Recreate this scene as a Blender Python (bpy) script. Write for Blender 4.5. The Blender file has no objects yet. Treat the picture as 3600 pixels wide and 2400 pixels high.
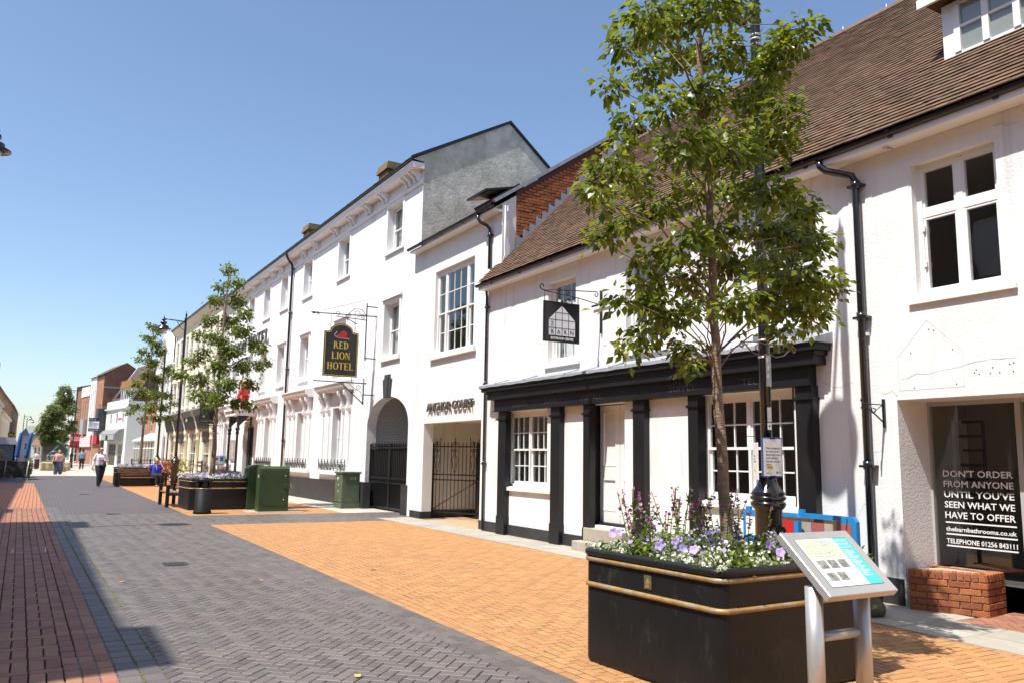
import bpy, math, random
import numpy as np
from mathutils import Vector, Matrix, Euler
random.seed(7)
R = math.radians
S = bpy.context.scene
COL = S.collection

# ------------------------------------------------------------------ camera, sky, sun, exposure
cam_d = bpy.data.cameras.new('camera')
cam_d.sensor_width = 36.0
cam_d.lens = 28.53
cam_d.clip_start = 0.05
cam_d.clip_end = 3000
cam = bpy.data.objects.new('camera', cam_d)
COL.objects.link(cam)
cam.matrix_world = Matrix(((0.8651, -0.0860, -0.4941, 0.0),
                           (-0.5012, -0.1152, -0.8576, 0.0),
                           (0.0169, 0.9896, -0.1428, 1.6),
                           (0, 0, 0, 1)))
S.camera = cam
SUN_DIR = Vector((1.0, 0.2, -1.85)).normalized()       # the way the light travels
sun_d = bpy.data.lights.new('sun', 'SUN')
sun_d.energy = 5.0
sun_d.angle = R(0.53)
sun_d.color = (1.0, 0.968, 0.915)
sun = bpy.data.objects.new('sun', sun_d)
COL.objects.link(sun)
sun.location = (-20, 0, 40)
sun.rotation_euler = SUN_DIR.to_track_quat('-Z', 'Y').to_euler()
world = bpy.data.worlds.new('World')
S.world = world
world.use_nodes = True
wn = world.node_tree
sky = wn.nodes.new('ShaderNodeTexSky')
sky.sky_type = 'NISHITA'
sky.sun_disc = False
sky.sun_elevation = math.asin(-SUN_DIR.z)
sky.sun_rotation = math.atan2(-SUN_DIR.x, -SUN_DIR.y) % (2 * math.pi)
sky.altitude = 0
sky.air_density = 1.0
sky.dust_density = 0.8
sky.ozone_density = 2.6
wn.links.new(sky.outputs[0], wn.nodes['Background'].inputs[0])
wn.nodes['Background'].inputs[1].default_value = 0.135
vs = S.view_settings
vs.view_transform = 'Standard'
vs.look = 'None'
vs.exposure = 0.5
vs.gamma = 1.0
vs.use_curve_mapping = False
S.render.engine = 'CYCLES'
S.cycles.max_bounces = 8
S.cycles.transparent_max_bounces = 16
S.cycles.diffuse_bounces = 4
S.cycles.glossy_bounces = 4
S.cycles.caustics_reflective = False
S.cycles.caustics_refractive = False

# ------------------------------------------------------------------ helpers
class MB:
    """collects quads, boxes, tubes; builds ONE mesh"""
    def __init__(s):
        s.v = []; s.f = []; s.m = []; s.sm = []
    def add(s, vs_, fs_, m=0, smooth=False):
        o = len(s.v)
        s.v.extend(tuple(p) for p in vs_)
        for f in fs_:
            s.f.append(tuple(i + o for i in f)); s.m.append(m); s.sm.append(smooth)
        return s
    def quad(s, a, b, c, d, m=0):
        return s.add([a, b, c, d], [(0, 1, 2, 3)], m)
    def poly(s, pts, m=0):
        return s.add(pts, [tuple(range(len(pts)))], m)
    def box(s, x0, x1, y0, y1, z0, z1, m=0):
        v = [(x, y, z) for z in (z0, z1) for y in (y0, y1) for x in (x0, x1)]
        return s.add(v, [(0, 2, 3, 1), (4, 5, 7, 6), (0, 1, 5, 4), (2, 6, 7, 3), (0, 4, 6, 2), (1, 3, 7, 5)], m)
    def bbox(s, x0, x1, y0, y1, z0, z1, b=.01, m=0):
        """box with bevelled edges"""
        v = []; q = []
        c = [(x0, x1), (y0, y1), (z0, z1)]
        idx = {}
        for ix in (0, 1):
            for iy in (0, 1):
                for iz in (0, 1):
                    for ax in range(3):
                        p = [c[0][ix], c[1][iy], c[2][iz]]
                        for k in range(3):
                            if k != ax:
                                p[k] += b * (1 if (ix, iy, iz)[k] == 0 else -1)
                        idx[(ix, iy, iz, ax)] = len(v); v.append(p)
        for ax in range(3):
            o = [k for k in range(3) if k != ax]
            for side in (0, 1):
                r = []
                for a, d in ((0, 0), (1, 0), (1, 1), (0, 1)):
                    t = [0, 0, 0]; t[ax] = side; t[o[0]] = a; t[o[1]] = d
                    r.append(idx[(*t, ax)])
                q.append(tuple(r))
        for ax in range(3):                       # edges along ax
            o = [k for k in range(3) if k != ax]
            for a in (0, 1):
                for d in (0, 1):
                    t0 = [0, 0, 0]; t0[o[0]] = a; t0[o[1]] = d
                    t1 = list(t0); t1[ax] = 1
                    q.append((idx[(*t0, o[0])], idx[(*t1, o[0])], idx[(*t1, o[1])], idx[(*t0, o[1])]))
        for ix in (0, 1):
            for iy in (0, 1):
                for iz in (0, 1):
                    q.append(tuple(idx[(ix, iy, iz, k)] for k in range(3)))
        return s.add(v, q, m)
    def prism(s, poly, ax, a, b, m=0):
        """polygon swept along an axis; poly coordinates are the two other axes in order"""
        n = len(poly)
        def P(p, t):
            return {'x': (t, p[0], p[1]), 'y': (p[0], t, p[1]), 'z': (p[0], p[1], t)}[ax]
        v = [P(p, a) for p in poly] + [P(p, b) for p in poly]
        f = [tuple(range(n)), tuple(range(n, 2 * n))[::-1]] + [(i, (i + 1) % n, n + (i + 1) % n, n + i) for i in range(n)]
        return s.add(v, f, m)
    def tube(s, pts, r, n=8, m=0, cap=True):
        pts = [Vector(p) for p in pts]
        k = len(pts)
        rs = r if isinstance(r, (list, tuple)) else [r] * k
        v = []; f = []
        up = None
        for i, p in enumerate(pts):
            d = (pts[min(i + 1, k - 1)] - pts[max(i - 1, 0)])
            if d.length < 1e-9: d = Vector((0, 0, 1))
            d.normalize()
            if up is None:
                up = Vector((0, 0, 1)) if abs(d.z) < .9 else Vector((1, 0, 0))
            a = d.cross(up)
            if a.length < 1e-6: a = d.cross(Vector((0, 1, 0)))
            a.normalize(); b = a.cross(d).normalized(); up = b
            for j in range(n):
                t = 2 * math.pi * (j + .5) / n
                v.append(p + (a * math.cos(t) + b * math.sin(t)) * rs[i])
        for i in range(k - 1):
            for j in range(n):
                f.append((i * n + j, i * n + (j + 1) % n, (i + 1) * n + (j + 1) % n, (i + 1) * n + j))
        if cap:
            f.append(tuple(range(n))[::-1]); f.append(tuple((k - 1) * n + j for j in range(n)))
        return s.add(v, f, m, n > 4)
    def lathe(s, prof, c=(0, 0, 0), n=20, m=0, flat=False):
        v = []; f = []
        for r, z in prof:
            for j in range(n):
                t = 2 * math.pi * j / n
                v.append((c[0] + r * math.cos(t), c[1] + r * math.sin(t), c[2] + z))
        for i in range(len(prof) - 1):
            for j in range(n):
                f.append((i * n + j, i * n + (j + 1) % n, (i + 1) * n + (j + 1) % n, (i + 1) * n + j))
        f.append(tuple(range(n))[::-1]); f.append(tuple((len(prof) - 1) * n + j for j in range(n)))
        return s.add(v, f, m, not flat)
    def wall(s, x, y0, y1, z0, z1, holes=(), m=0, rm=None):
        """wall face in the plane x with holes (ya, yb, za, zb, depth); reveals go to +x"""
        rm = m if rm is None else rm
        ys = sorted({y0, y1, *[h[0] for h in holes], *[h[1] for h in holes]})
        zs = sorted({z0, z1, *[h[2] for h in holes], *[h[3] for h in holes]})
        for a, b in zip(ys, ys[1:]):
            for c, d in zip(zs, zs[1:]):
                cy, cz = (a + b) / 2, (c + d) / 2
                if cy < y0 or cy > y1 or cz < z0 or cz > z1: continue
                if any(h[0] < cy < h[1] and h[2] < cz < h[3] for h in holes): continue
                s.quad((x, a, c), (x, b, c), (x, b, d), (x, a, d), m)
        for a, b, c, d, e in [h for h in holes if h[4]]:
            X = x + e
            s.quad((x, a, c), (X, a, c), (X, a, d), (x, a, d), rm)
            s.quad((x, b, c), (X, b, c), (X, b, d), (x, b, d), rm)
            s.quad((x, a, d), (X, a, d), (X, b, d), (x, b, d), rm)
            if c > .02: s.quad((x, a, c), (X, a, c), (X, b, c), (x, b, c), rm)
        return s
    def sphere(s, c, r, n=10, k=6, m=0):
        rx, ry, rz = r if isinstance(r, (list, tuple)) else (r, r, r)
        v = [(c[0], c[1], c[2] - rz)]
        for i in range(1, k):
            a = math.pi * i / k - math.pi / 2
            for j in range(n):
                t = 2 * math.pi * j / n
                v.append((c[0] + rx * math.cos(a) * math.cos(t), c[1] + ry * math.cos(a) * math.sin(t), c[2] + rz * math.sin(a)))
        v.append((c[0], c[1], c[2] + rz))
        f = [(0, 1 + (j + 1) % n, 1 + j) for j in range(n)]
        for i in range(k - 2):
            for j in range(n):
                f.append((1 + i * n + j, 1 + i * n + (j + 1) % n, 1 + (i + 1) * n + (j + 1) % n, 1 + (i + 1) * n + j))
        l = len(v) - 1
        f += [(l, l - n + j, l - n + (j + 1) % n) for j in range(n)]
        return s.add(v, f, m, True)
    def mesh(s, name):
        me = bpy.data.meshes.new(name)
        me.from_pydata(s.v, [], s.f)
        me.polygons.foreach_set('material_index', s.m)
        me.polygons.foreach_set('use_smooth', s.sm)
        me.update()
        return me
    def build(s, name, mats, parent=None, world=False, loc=None, rot=0):
        o = bpy.data.objects.new(name, s.mesh(name))
        for mt in (mats if isinstance(mats, (list, tuple)) else [mats]):
            o.data.materials.append(mt)
        COL.objects.link(o)
        if loc is not None: o.location = loc
        if rot: o.rotation_euler.z = rot
        if parent is not None:
            o.parent = parent
            if world: o.matrix_parent_inverse = parent.matrix_basis.inverted() if parent.parent is None else (parent.parent.matrix_basis @ parent.matrix_parent_inverse @ parent.matrix_basis).inverted()
        return o

def tag(o, label, cat, group=None):
    o['label'] = label; o['category'] = cat
    if group: o['group'] = group
    return o
def struct(o, label=None):
    o['kind'] = 'structure'
    if label: o['label'] = label
    return o
def stuff(o, label=None):
    o['kind'] = 'stuff'
    if label: o['label'] = label
    return o
def thing(name, label, cat, loc=(0, 0, 0), rot=0, group=None):
    o = bpy.data.objects.new(name, None)
    o.empty_display_size = .2
    o.location = loc; o.rotation_euler.z = rot
    COL.objects.link(o)
    return tag(o, label, cat, group)
def copy_tree(o, parent=None):
    c = o.copy(); COL.objects.link(c)
    c.parent = parent
    for ch in list(o.children): copy_tree(ch, c)
    return c
def place(proto, loc, rot=0, label=None, group=None):
    c = copy_tree(proto)
    c.location = loc; c.rotation_euler.z = rot
    if label: c['label'] = label
    if group: c['group'] = group
    return c
FX = Matrix(((0, 0, -1, 0), (-1, 0, 0, 0), (0, 1, 0, 0), (0, 0, 0, 1)))    # text that faces -x and reads towards -y
FY = Matrix(((1, 0, 0, 0), (0, 0, -1, 0), (0, 1, 0, 0), (0, 0, 0, 1)))     # text that faces -y and reads towards +x
def text(name, body, size, mat_, M, parent=None, ext=.002, align='LEFT', sx=1.0, space=1.0, world=False, bold=0.0, line=1.0, fit=None):
    cu = bpy.data.curves.new(name, 'FONT')
    cu.body = body; cu.size = size; cu.extrude = ext; cu.align_x = align
    cu.space_character = space; cu.space_line = line; cu.offset = bold
    cu.resolution_u = 2
    t = bpy.data.objects.new(name, cu)
    COL.objects.link(t)
    bpy.context.view_layer.update()
    me = bpy.data.meshes.new_from_object(t.evaluated_get(bpy.context.evaluated_depsgraph_get()))
    bpy.data.objects.remove(t); bpy.data.curves.remove(cu)
    if fit:
        xs = [v.co.x for v in me.vertices]; sx = fit / (max(xs) - min(xs))
        me.transform(T(-min(xs), 0, 0))
    me.transform(M @ Matrix.Diagonal((sx, 1, 1, 1)))
    me.materials.clear(); me.materials.append(mat_)
    o = bpy.data.objects.new(name, me)
    COL.objects.link(o)
    if parent is not None:
        o.parent = parent
        if world: o.matrix_parent_inverse = parent.matrix_basis.inverted()
    return o
def T(x, y, z): return Matrix.Translation((x, y, z))

# ------------------------------------------------------------------ materials
def nd(t, k, **kw):
    n = t.nodes.new(k)
    for a, b in kw.items(): setattr(n, a, b)
    return n
def mat(name, col, rough=.7, var=.0, vscale=3.0, bump=0.0, bscale=40.0, metal=0.0, spec=.5, stain=None, samt=.0, sscale=.8,
        rand=0.0, hue=0.0, stretch=None, coat=0.0, sharp=(.45, .7), streak=None):
    """principled: base colour with noise variation, stains, per-piece variation and fine bump"""
    m = bpy.data.materials.new(name); m.use_nodes = True
    t = m.node_tree; L = t.links
    b = t.nodes['Principled BSDF']
    b.inputs['Roughness'].default_value = rough
    b.inputs['Metallic'].default_value = metal
    b.inputs['Specular IOR Level'].default_value = spec
    if coat: b.inputs['Coat Weight'].default_value = coat; b.inputs['Coat Roughness'].default_value = .08
    geo = nd(t, 'ShaderNodeNewGeometry')
    vec = geo.outputs['Position']
    if stretch:
        mp = nd(t, 'ShaderNodeMapping'); mp.inputs['Scale'].default_value = stretch
        L.new(vec, mp.inputs[0]); vec = mp.outputs[0]
    rgb = nd(t, 'ShaderNodeRGB'); rgb.outputs[0].default_value = (*col, 1)
    cur = rgb.outputs[0]
    if var:
        n = nd(t, 'ShaderNodeTexNoise'); n.inputs['Scale'].default_value = vscale; n.inputs['Detail'].default_value = 6
        n.inputs['Roughness'].default_value = .65
        L.new(vec, n.inputs['Vector'])
        h = nd(t, 'ShaderNodeHueSaturation')
        mr = nd(t, 'ShaderNodeMapRange'); mr.inputs[1].default_value = .25; mr.inputs[2].default_value = .75
        mr.inputs[3].default_value = 1 - var; mr.inputs[4].default_value = 1 + var
        L.new(n.outputs[0], mr.inputs[0]); L.new(mr.outputs[0], h.inputs['Value']); L.new(cur, h.inputs['Color'])
        cur = h.outputs[0]
    if rand or hue:
        oi = nd(t, 'ShaderNodeObjectInfo')
        ad = nd(t, 'ShaderNodeMath', operation='ADD'); L.new(oi.outputs['Random'], ad.inputs[0]); L.new(geo.outputs['Random Per Island'], ad.inputs[1])
        fr = nd(t, 'ShaderNodeMath', operation='FRACT'); L.new(ad.outputs[0], fr.inputs[0])
        h = nd(t, 'ShaderNodeHueSaturation')
        mr = nd(t, 'ShaderNodeMapRange'); mr.inputs[3].default_value = 1 - rand; mr.inputs[4].default_value = 1 + rand
        L.new(fr.outputs[0], mr.inputs[0]); L.new(mr.outputs[0], h.inputs['Value'])
        m2 = nd(t, 'ShaderNodeMath', operation='MULTIPLY'); m2.inputs[1].default_value = 7.31; L.new(fr.outputs[0], m2.inputs[0])
        f2 = nd(t, 'ShaderNodeMath', operation='FRACT'); L.new(m2.outputs[0], f2.inputs[0])
        mh = nd(t, 'ShaderNodeMapRange'); mh.inputs[3].default_value = .5 - hue; mh.inputs[4].default_value = .5 + hue
        L.new(f2.outputs[0], mh.inputs[0]); L.new(mh.outputs[0], h.inputs['Hue'])
        L.new(cur, h.inputs['Color']); cur = h.outputs[0]
    if stain:
        n = nd(t, 'ShaderNodeTexNoise'); n.inputs['Scale'].default_value = sscale; n.inputs['Detail'].default_value = 8
        n.inputs['Roughness'].default_value = .7
        L.new(vec, n.inputs['Vector'])
        cr = nd(t, 'ShaderNodeValToRGB'); cr.color_ramp.elements[0].position = sharp[0]; cr.color_ramp.elements[1].position = sharp[1]
        L.new(n.outputs[0], cr.inputs[0])
        ml = nd(t, 'ShaderNodeMath', operation='MULTIPLY'); ml.inputs[1].default_value = samt; L.new(cr.outputs[0], ml.inputs[0])
        mx = nd(t, 'ShaderNodeMixRGB'); mx.inputs[2].default_value = (*stain, 1)
        L.new(ml.outputs[0], mx.inputs[0]); L.new(cur, mx.inputs[1]); cur = mx.outputs[0]
    if streak:
        mp = nd(t, 'ShaderNodeMapping'); mp.inputs['Scale'].default_value = (3.2, 3.2, .16); L.new(geo.outputs['Position'], mp.inputs[0])
        n = nd(t, 'ShaderNodeTexNoise'); n.inputs['Scale'].default_value = 2.2; n.inputs['Detail'].default_value = 7; n.inputs['Roughness'].default_value = .6; L.new(mp.outputs[0], n.inputs['Vector'])
        cr = nd(t, 'ShaderNodeValToRGB'); cr.color_ramp.elements[0].position = .5; cr.color_ramp.elements[1].position = .78; L.new(n.outputs[0], cr.inputs[0])
        n2 = nd(t, 'ShaderNodeTexNoise'); n2.inputs['Scale'].default_value = .9; L.new(geo.outputs['Position'], n2.inputs['Vector'])
        c2 = nd(t, 'ShaderNodeValToRGB'); c2.color_ramp.elements[0].position = .42; c2.color_ramp.elements[1].position = .62; L.new(n2.outputs[0], c2.inputs[0])
        ml = nd(t, 'ShaderNodeMath', operation='MULTIPLY'); L.new(cr.outputs[0], ml.inputs[0]); L.new(c2.outputs[0], ml.inputs[1])
        m2 = nd(t, 'ShaderNodeMath', operation='MULTIPLY'); m2.inputs[1].default_value = streak[1]; L.new(ml.outputs[0], m2.inputs[0])
        mx = nd(t, 'ShaderNodeMixRGB'); mx.inputs[2].default_value = (*streak[0], 1); L.new(m2.outputs[0], mx.inputs[0]); L.new(cur, mx.inputs[1]); cur = mx.outputs[0]
    L.new(cur, b.inputs['Base Color'])
    if bump:
        n = nd(t, 'ShaderNodeTexNoise'); n.inputs['Scale'].default_value = bscale; n.inputs['Detail'].default_value = 4
        L.new(vec, n.inputs['Vector'])
        bp = nd(t, 'ShaderNodeBump'); bp.inputs['Strength'].default_value = min(1, bump); bp.inputs['Distance'].default_value = .01 * max(1, bump)
        L.new(n.outputs[0], bp.inputs['Height']); L.new(bp.outputs[0], b.inputs['Normal'])
    return m
def brickmat(name, col, col2, mortar, bw=.215, bh=.075, scale=1.0, axes='yz', rough=.85, ms=.012, off=.5, var=.25):
    """courses too far away to be built: a brick texture laid on two world axes"""
    m = bpy.data.materials.new(name); m.use_nodes = True
    t = m.node_tree; L = t.links
    b = t.nodes['Principled BSDF']; b.inputs['Roughness'].default_value = rough
    geo = nd(t, 'ShaderNodeNewGeometry')
    sp = nd(t, 'ShaderNodeSeparateXYZ'); L.new(geo.outputs['Position'], sp.inputs[0])
    cb = nd(t, 'ShaderNodeCombineXYZ')
    L.new(sp.outputs['xyz'.index(axes[0])], cb.inputs[0]); L.new(sp.outputs['xyz'.index(axes[1])], cb.inputs[1])
    br = nd(t, 'ShaderNodeTexBrick'); br.offset = off
    br.inputs['Color1'].default_value = (*col, 1); br.inputs['Color2'].default_value = (*col2, 1); br.inputs['Mortar'].default_value = (*mortar, 1)
    br.inputs['Scale'].default_value = scale; br.inputs['Mortar Size'].default_value = ms
    br.inputs['Brick Width'].default_value = bw; br.inputs['Row Height'].default_value = bh
    L.new(cb.outputs[0], br.inputs['Vector'])
    n = nd(t, 'ShaderNodeTexNoise'); n.inputs['Scale'].default_value = 1.3; n.inputs['Detail'].default_value = 6
    L.new(geo.outputs['Position'], n.inputs['Vector'])
    mr = nd(t, 'ShaderNodeMapRange'); mr.inputs[1].default_value = .25; mr.inputs[2].default_value = .75; mr.inputs[3].default_value = 1 - var; mr.inputs[4].default_value = 1 + var
    L.new(n.outputs[0], mr.inputs[0])
    h = nd(t, 'ShaderNodeHueSaturation'); L.new(mr.outputs[0], h.inputs['Value']); L.new(br.outputs[0], h.inputs['Color'])
    L.new(h.outputs[0], b.inputs['Base Color'])
    bp = nd(t, 'ShaderNodeBump'); bp.inputs['Strength'].default_value = .6; bp.inputs['Distance'].default_value = .006; bp.invert = True
    L.new(br.outputs['Fac'], bp.inputs['Height']); L.new(bp.outputs[0], b.inputs['Normal'])
    return m
def glassmat(name, tint=(.9, .95, .93), refl=1.0, rough=.0):
    m = bpy.data.materials.new(name); m.use_nodes = True
    t = m.node_tree; L = t.links
    for n in list(t.nodes): t.nodes.remove(n)
    out = nd(t, 'ShaderNodeOutputMaterial'); tr = nd(t, 'ShaderNodeBsdfTransparent'); tr.inputs[0].default_value = (*tint, 1)
    gl = nd(t, 'ShaderNodeBsdfGlossy'); gl.inputs['Roughness'].default_value = rough; gl.inputs[0].default_value = (refl, refl, refl, 1)
    geo = nd(t, 'ShaderNodeNewGeometry')
    dp = nd(t, 'ShaderNodeVectorMath', operation='DOT_PRODUCT'); L.new(geo.outputs['Normal'], dp.inputs[0]); L.new(geo.outputs['Incoming'], dp.inputs[1])
    ab = nd(t, 'ShaderNodeMath', operation='ABSOLUTE'); L.new(dp.outputs['Value'], ab.inputs[0])
    iv = nd(t, 'ShaderNodeMath', operation='SUBTRACT'); iv.inputs[0].default_value = 1; L.new(ab.outputs[0], iv.inputs[1])
    pw = nd(t, 'ShaderNodeMath', operation='POWER'); pw.inputs[1].default_value = 4.0; L.new(iv.outputs[0], pw.inputs[0])
    fr = nd(t, 'ShaderNodeMath', operation='MULTIPLY_ADD'); fr.inputs[1].default_value = .9; fr.inputs[2].default_value = .09; fr.use_clamp = True; L.new(pw.outputs[0], fr.inputs[0])
    n = nd(t, 'ShaderNodeTexNoise'); n.inputs['Scale'].default_value = 1.1
    L.new(geo.outputs['Position'], n.inputs['Vector'])
    bp = nd(t, 'ShaderNodeBump'); bp.inputs['Strength'].default_value = .12; bp.inputs['Distance'].default_value = .02
    L.new(n.outputs[0], bp.inputs['Height']); L.new(bp.outputs[0], gl.inputs['Normal'])
    mx = nd(t, 'ShaderNodeMixShader'); L.new(fr.outputs[0], mx.inputs[0]); L.new(tr.outputs[0], mx.inputs[1]); L.new(gl.outputs[0], mx.inputs[2])
    L.new(mx.outputs[0], out.inputs[0])
    return m
def leafmat(name, col, var=.35, trans=.35, rough=.38, hue=.02):
    m = bpy.data.materials.new(name); m.use_nodes = True
    t = m.node_tree; L = t.links
    b = t.nodes['Principled BSDF']; b.inputs['Roughness'].default_value = rough; b.inputs['Specular IOR Level'].default_value = .55
    out = t.nodes['Material Output']
    geo = nd(t, 'ShaderNodeNewGeometry'); oi = nd(t, 'ShaderNodeObjectInfo')
    ad = nd(t, 'ShaderNodeMath', operation='ADD'); L.new(oi.outputs['Random'], ad.inputs[0]); L.new(geo.outputs['Random Per Island'], ad.inputs[1])
    fr = nd(t, 'ShaderNodeMath', operation='FRACT'); L.new(ad.outputs[0], fr.inputs[0])
    h = nd(t, 'ShaderNodeHueSaturation'); h.inputs['Color'].default_value = (*col, 1)
    mr = nd(t, 'ShaderNodeMapRange'); mr.inputs[3].default_value = 1 - var; mr.inputs[4].default_value = 1 + var
    L.new(fr.outputs[0], mr.inputs[0]); L.new(mr.outputs[0], h.inputs['Value'])
    mh = nd(t, 'ShaderNodeMapRange'); mh.inputs[3].default_value = .5 + hue; mh.inputs[4].default_value = .5 - hue
    L.new(fr.outputs[0], mh.inputs[0]); L.new(mh.outputs[0], h.inputs['Hue'])
    L.new(h.outputs[0], b.inputs['Base Color'])
    tl = nd(t, 'ShaderNodeBsdfTranslucent')
    h2 = nd(t, 'ShaderNodeHueSaturation'); h2.inputs['Value'].default_value = 1.7; h2.inputs['Hue'].default_value = .485; L.new(h.outputs[0], h2.inputs['Color'])
    L.new(h2.outputs[0], tl.inputs[0])
    mx = nd(t, 'ShaderNodeMixShader'); mx.inputs[0].default_value = trans
    L.new(b.outputs[0], mx.inputs[1]); L.new(tl.outputs[0], mx.inputs[2]); L.new(mx.outputs[0], out.inputs[0])
    return m

M = dict(
    render=mat('white_render', (.80, .795, .775), .85, .03, 1.5, .5, 38, stain=(.60, .57, .51), samt=.5, sscale=1.2, sharp=(.52, .85), streak=((.42, .39, .34), .55)),
    anchor=mat('cream_white_render', (.82, .805, .77), .85, .03, 1.5, .3, 50, stain=(.62, .59, .53), samt=.4, sscale=1.0, sharp=(.52, .85), streak=((.48, .44, .36), .5)),
    hotel=mat('pinkish_white_stucco', (.83, .815, .805), .8, .03, 1.0, .2, 30, stain=(.66, .60, .57), samt=.3, sscale=.7, sharp=(.5, .85), streak=((.52, .48, .45), .5)),
    wpaint=mat('white_gloss_paint', (.82, .81, .79), .4, .03, 5, .1, 60, stain=(.62, .60, .55), samt=.25, sscale=5, sharp=(.55, .8)),
    wflaky=mat('flaking_white_paint', (.80, .79, .77), .5, .03, 6, .2, 60, stain=(.30, .27, .23), samt=.7, sscale=14, sharp=(.63, .68)),
    reveal=mat('pale_stone_paint', (.72, .67, .60), .85, .05, 2, .5, 50, stain=(.5, .46, .42), samt=.35, sscale=2),
    black=mat('black_gloss_paint', (.011, .011, .012), .42, .15, 2, .06, 30, spec=.4, stain=(.035, .032, .03), samt=.3, sscale=2.2, sharp=(.5, .8)),
    plinth=mat('charcoal_plinth_paint', (.028, .028, .03), .55, .2, 2, .2, 30, stain=(.10, .095, .085), samt=.5, sscale=1.6, sharp=(.5, .85)),
    iron=mat('black_iron', (.014, .014, .015), .35, .1, 5),
    pole=mat('black_enamel', (.012, .012, .014), .22, .1, 5, coat=.4, stain=(.10, .08, .06), samt=.4, sscale=9, sharp=(.6, .75)),
    lead=mat('weathered_lead', (.36, .38, .41), .5, .15, 4, .2, 20, metal=.3, stain=(.62, .63, .64), samt=.5, sscale=6),
    tile=mat('clay_roof_tile', (.140, .080, .045), .85, .25, 9, .5, 60, rand=.32, hue=.012, stain=(.24, .19, .12), samt=.45, sscale=2.2, sharp=(.5, .8)),
    rbrick=mat('red_orange_brick', (.34, .115, .045), .9, .18, 9, .7, 45, rand=.28, hue=.007, stain=(.10, .055, .04), samt=.45, sscale=7, sharp=(.52, .75)),
    mortar=mat('pale_mortar', (.50, .36, .27), .95, .1, 20, .4, 80),
    dmortar=mat('dark_mortar', (.12, .06, .04), .95, .1, 20, .4, 80),
    gable=mat('grey_green_cement', (.46, .485, .42), .95, .25, 2.4, .8, 14, stain=(.74, .76, .70), samt=.8, sscale=1.1, sharp=(.46, .66), spec=.2),
    crackm=mat('pale_repair_mortar', (.56, .57, .52), .95, .15, 5),
    dpave=mat('dark_clay_paver', (.125, .104, .092), .55, .16, 6, .25, 90, rand=.22, hue=.02, stain=(.17, .15, .14), samt=.5, sscale=.7, sharp=(.4, .8)),
    opave=mat('buff_orange_paver', (.44, .222, .085), .72, .14, 6, .25, 90, rand=.11, hue=.007, stain=(.42, .19, .065), samt=.45, sscale=.55, sharp=(.4, .8)),
    lpave=mat('terracotta_paver', (.31, .14, .085), .7, .14, 6, .25, 90, rand=.22, hue=.016, stain=(.30, .13, .08), samt=.5, sscale=.8),
    joint=mat('dark_joint_sand', (.045, .040, .034), .95, .3, 20, stain=(.09, .10, .03), samt=.7, sscale=3, sharp=(.55, .7)),
    ojoint=mat('brown_joint_sand', (.10, .072, .045), .95, .3, 20, stain=(.09, .08, .04), samt=.6, sscale=3),
    slab=mat('pale_concrete_slab', (.40, .365, .30), .85, .12, 3, .3, 60, rand=.1, stain=(.33, .30, .25), samt=.5, sscale=1.7),
    conc=mat('stained_concrete', (.40, .36, .29), .9, .15, 3, .4, 50, stain=(.28, .24, .18), samt=.6, sscale=2.5),
    glass=glassmat('window_glass'),
    dark=mat('dark_interior', (.022, .022, .023), .9),
    dimwall=mat('dim_interior_wall', (.34, .325, .29), .9, .1, 2),
    curtain=mat('pale_curtain', (.52, .52, .47), .9, .12, 5, stretch=(1, 14, .15)),
    blind=mat('grey_net_curtain', (.30, .31, .30), .9, .12, 5, stretch=(1, 16, .1)),
    steel=mat('brushed_aluminium', (.50, .49, .475), .38, .04, 8, metal=.55),
    gold=mat('gold_paint', (.40, .25, .09), .42, .3, 14, metal=.3, stain=(.42, .38, .31), samt=.7, sscale=8, sharp=(.5, .62)),
    yellow=mat('yellow_gold_lettering', (.80, .56, .07), .5),
    white=mat('white_print', (.82, .82, .80), .6),
    palewhite=mat('frosted_lettering', (.78, .79, .78), .6),
    signblack=mat('gloss_sign_black', (.014, .014, .015), .18, .1, 4),
    signgrey=mat('sign_pale_grey', (.80, .80, .81), .5),
    lettering=mat('dark_bronze_letter', (.10, .09, .075), .5),
    red=mat('red_paint', (.50, .022, .025), .45),
    blue=mat('blue_plastic', (.015, .22, .52), .45, .08, 4),
    bgreen=mat('dark_green_cabinet', (.028, .062, .020), .42, .12, 3, stain=(.06, .09, .035), samt=.5, sscale=2),
    ggreen=mat('grey_green_cabinet', (.085, .125, .070), .5, .15, 4, stain=(.15, .18, .12), samt=.5, sscale=4),
    bark=mat('pear_bark', (.24, .165, .11), .95, .25, 5, 1.5, 22, stretch=(1, 1, 2.6), stain=(.33, .28, .22), samt=.5, sscale=5, sharp=(.5, .7)),
    leaf=leafmat('glossy_pear_leaf', (.135, .178, .014), .5, .42, .34, .025),
    leaf2=leafmat('street_tree_leaf', (.125, .175, .018), .45, .4),
    farleaf=leafmat('far_tree_leaf', (.145, .185, .045), .45, .35, .6),
    plant=leafmat('bedding_leaf', (.13, .20, .022), .4, .4, .5),
    soil=mat('dark_soil', (.03, .022, .015), .95, .3, 30),
    fwhite=leafmat('white_flower', (.80, .78, .68), .12, .25, .7, .0),
    fpurple=leafmat('lilac_flower', (.50, .36, .72), .3, .3, .6, .015),
    fmag=leafmat('magenta_flower', (.42, .02, .20), .4, .3, .6, .02),
    fpink=leafmat('pale_pink_flower', (.62, .30, .50), .3, .3, .6, .01),
    skin=mat('skin', (.52, .30, .21), .55),
)

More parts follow.
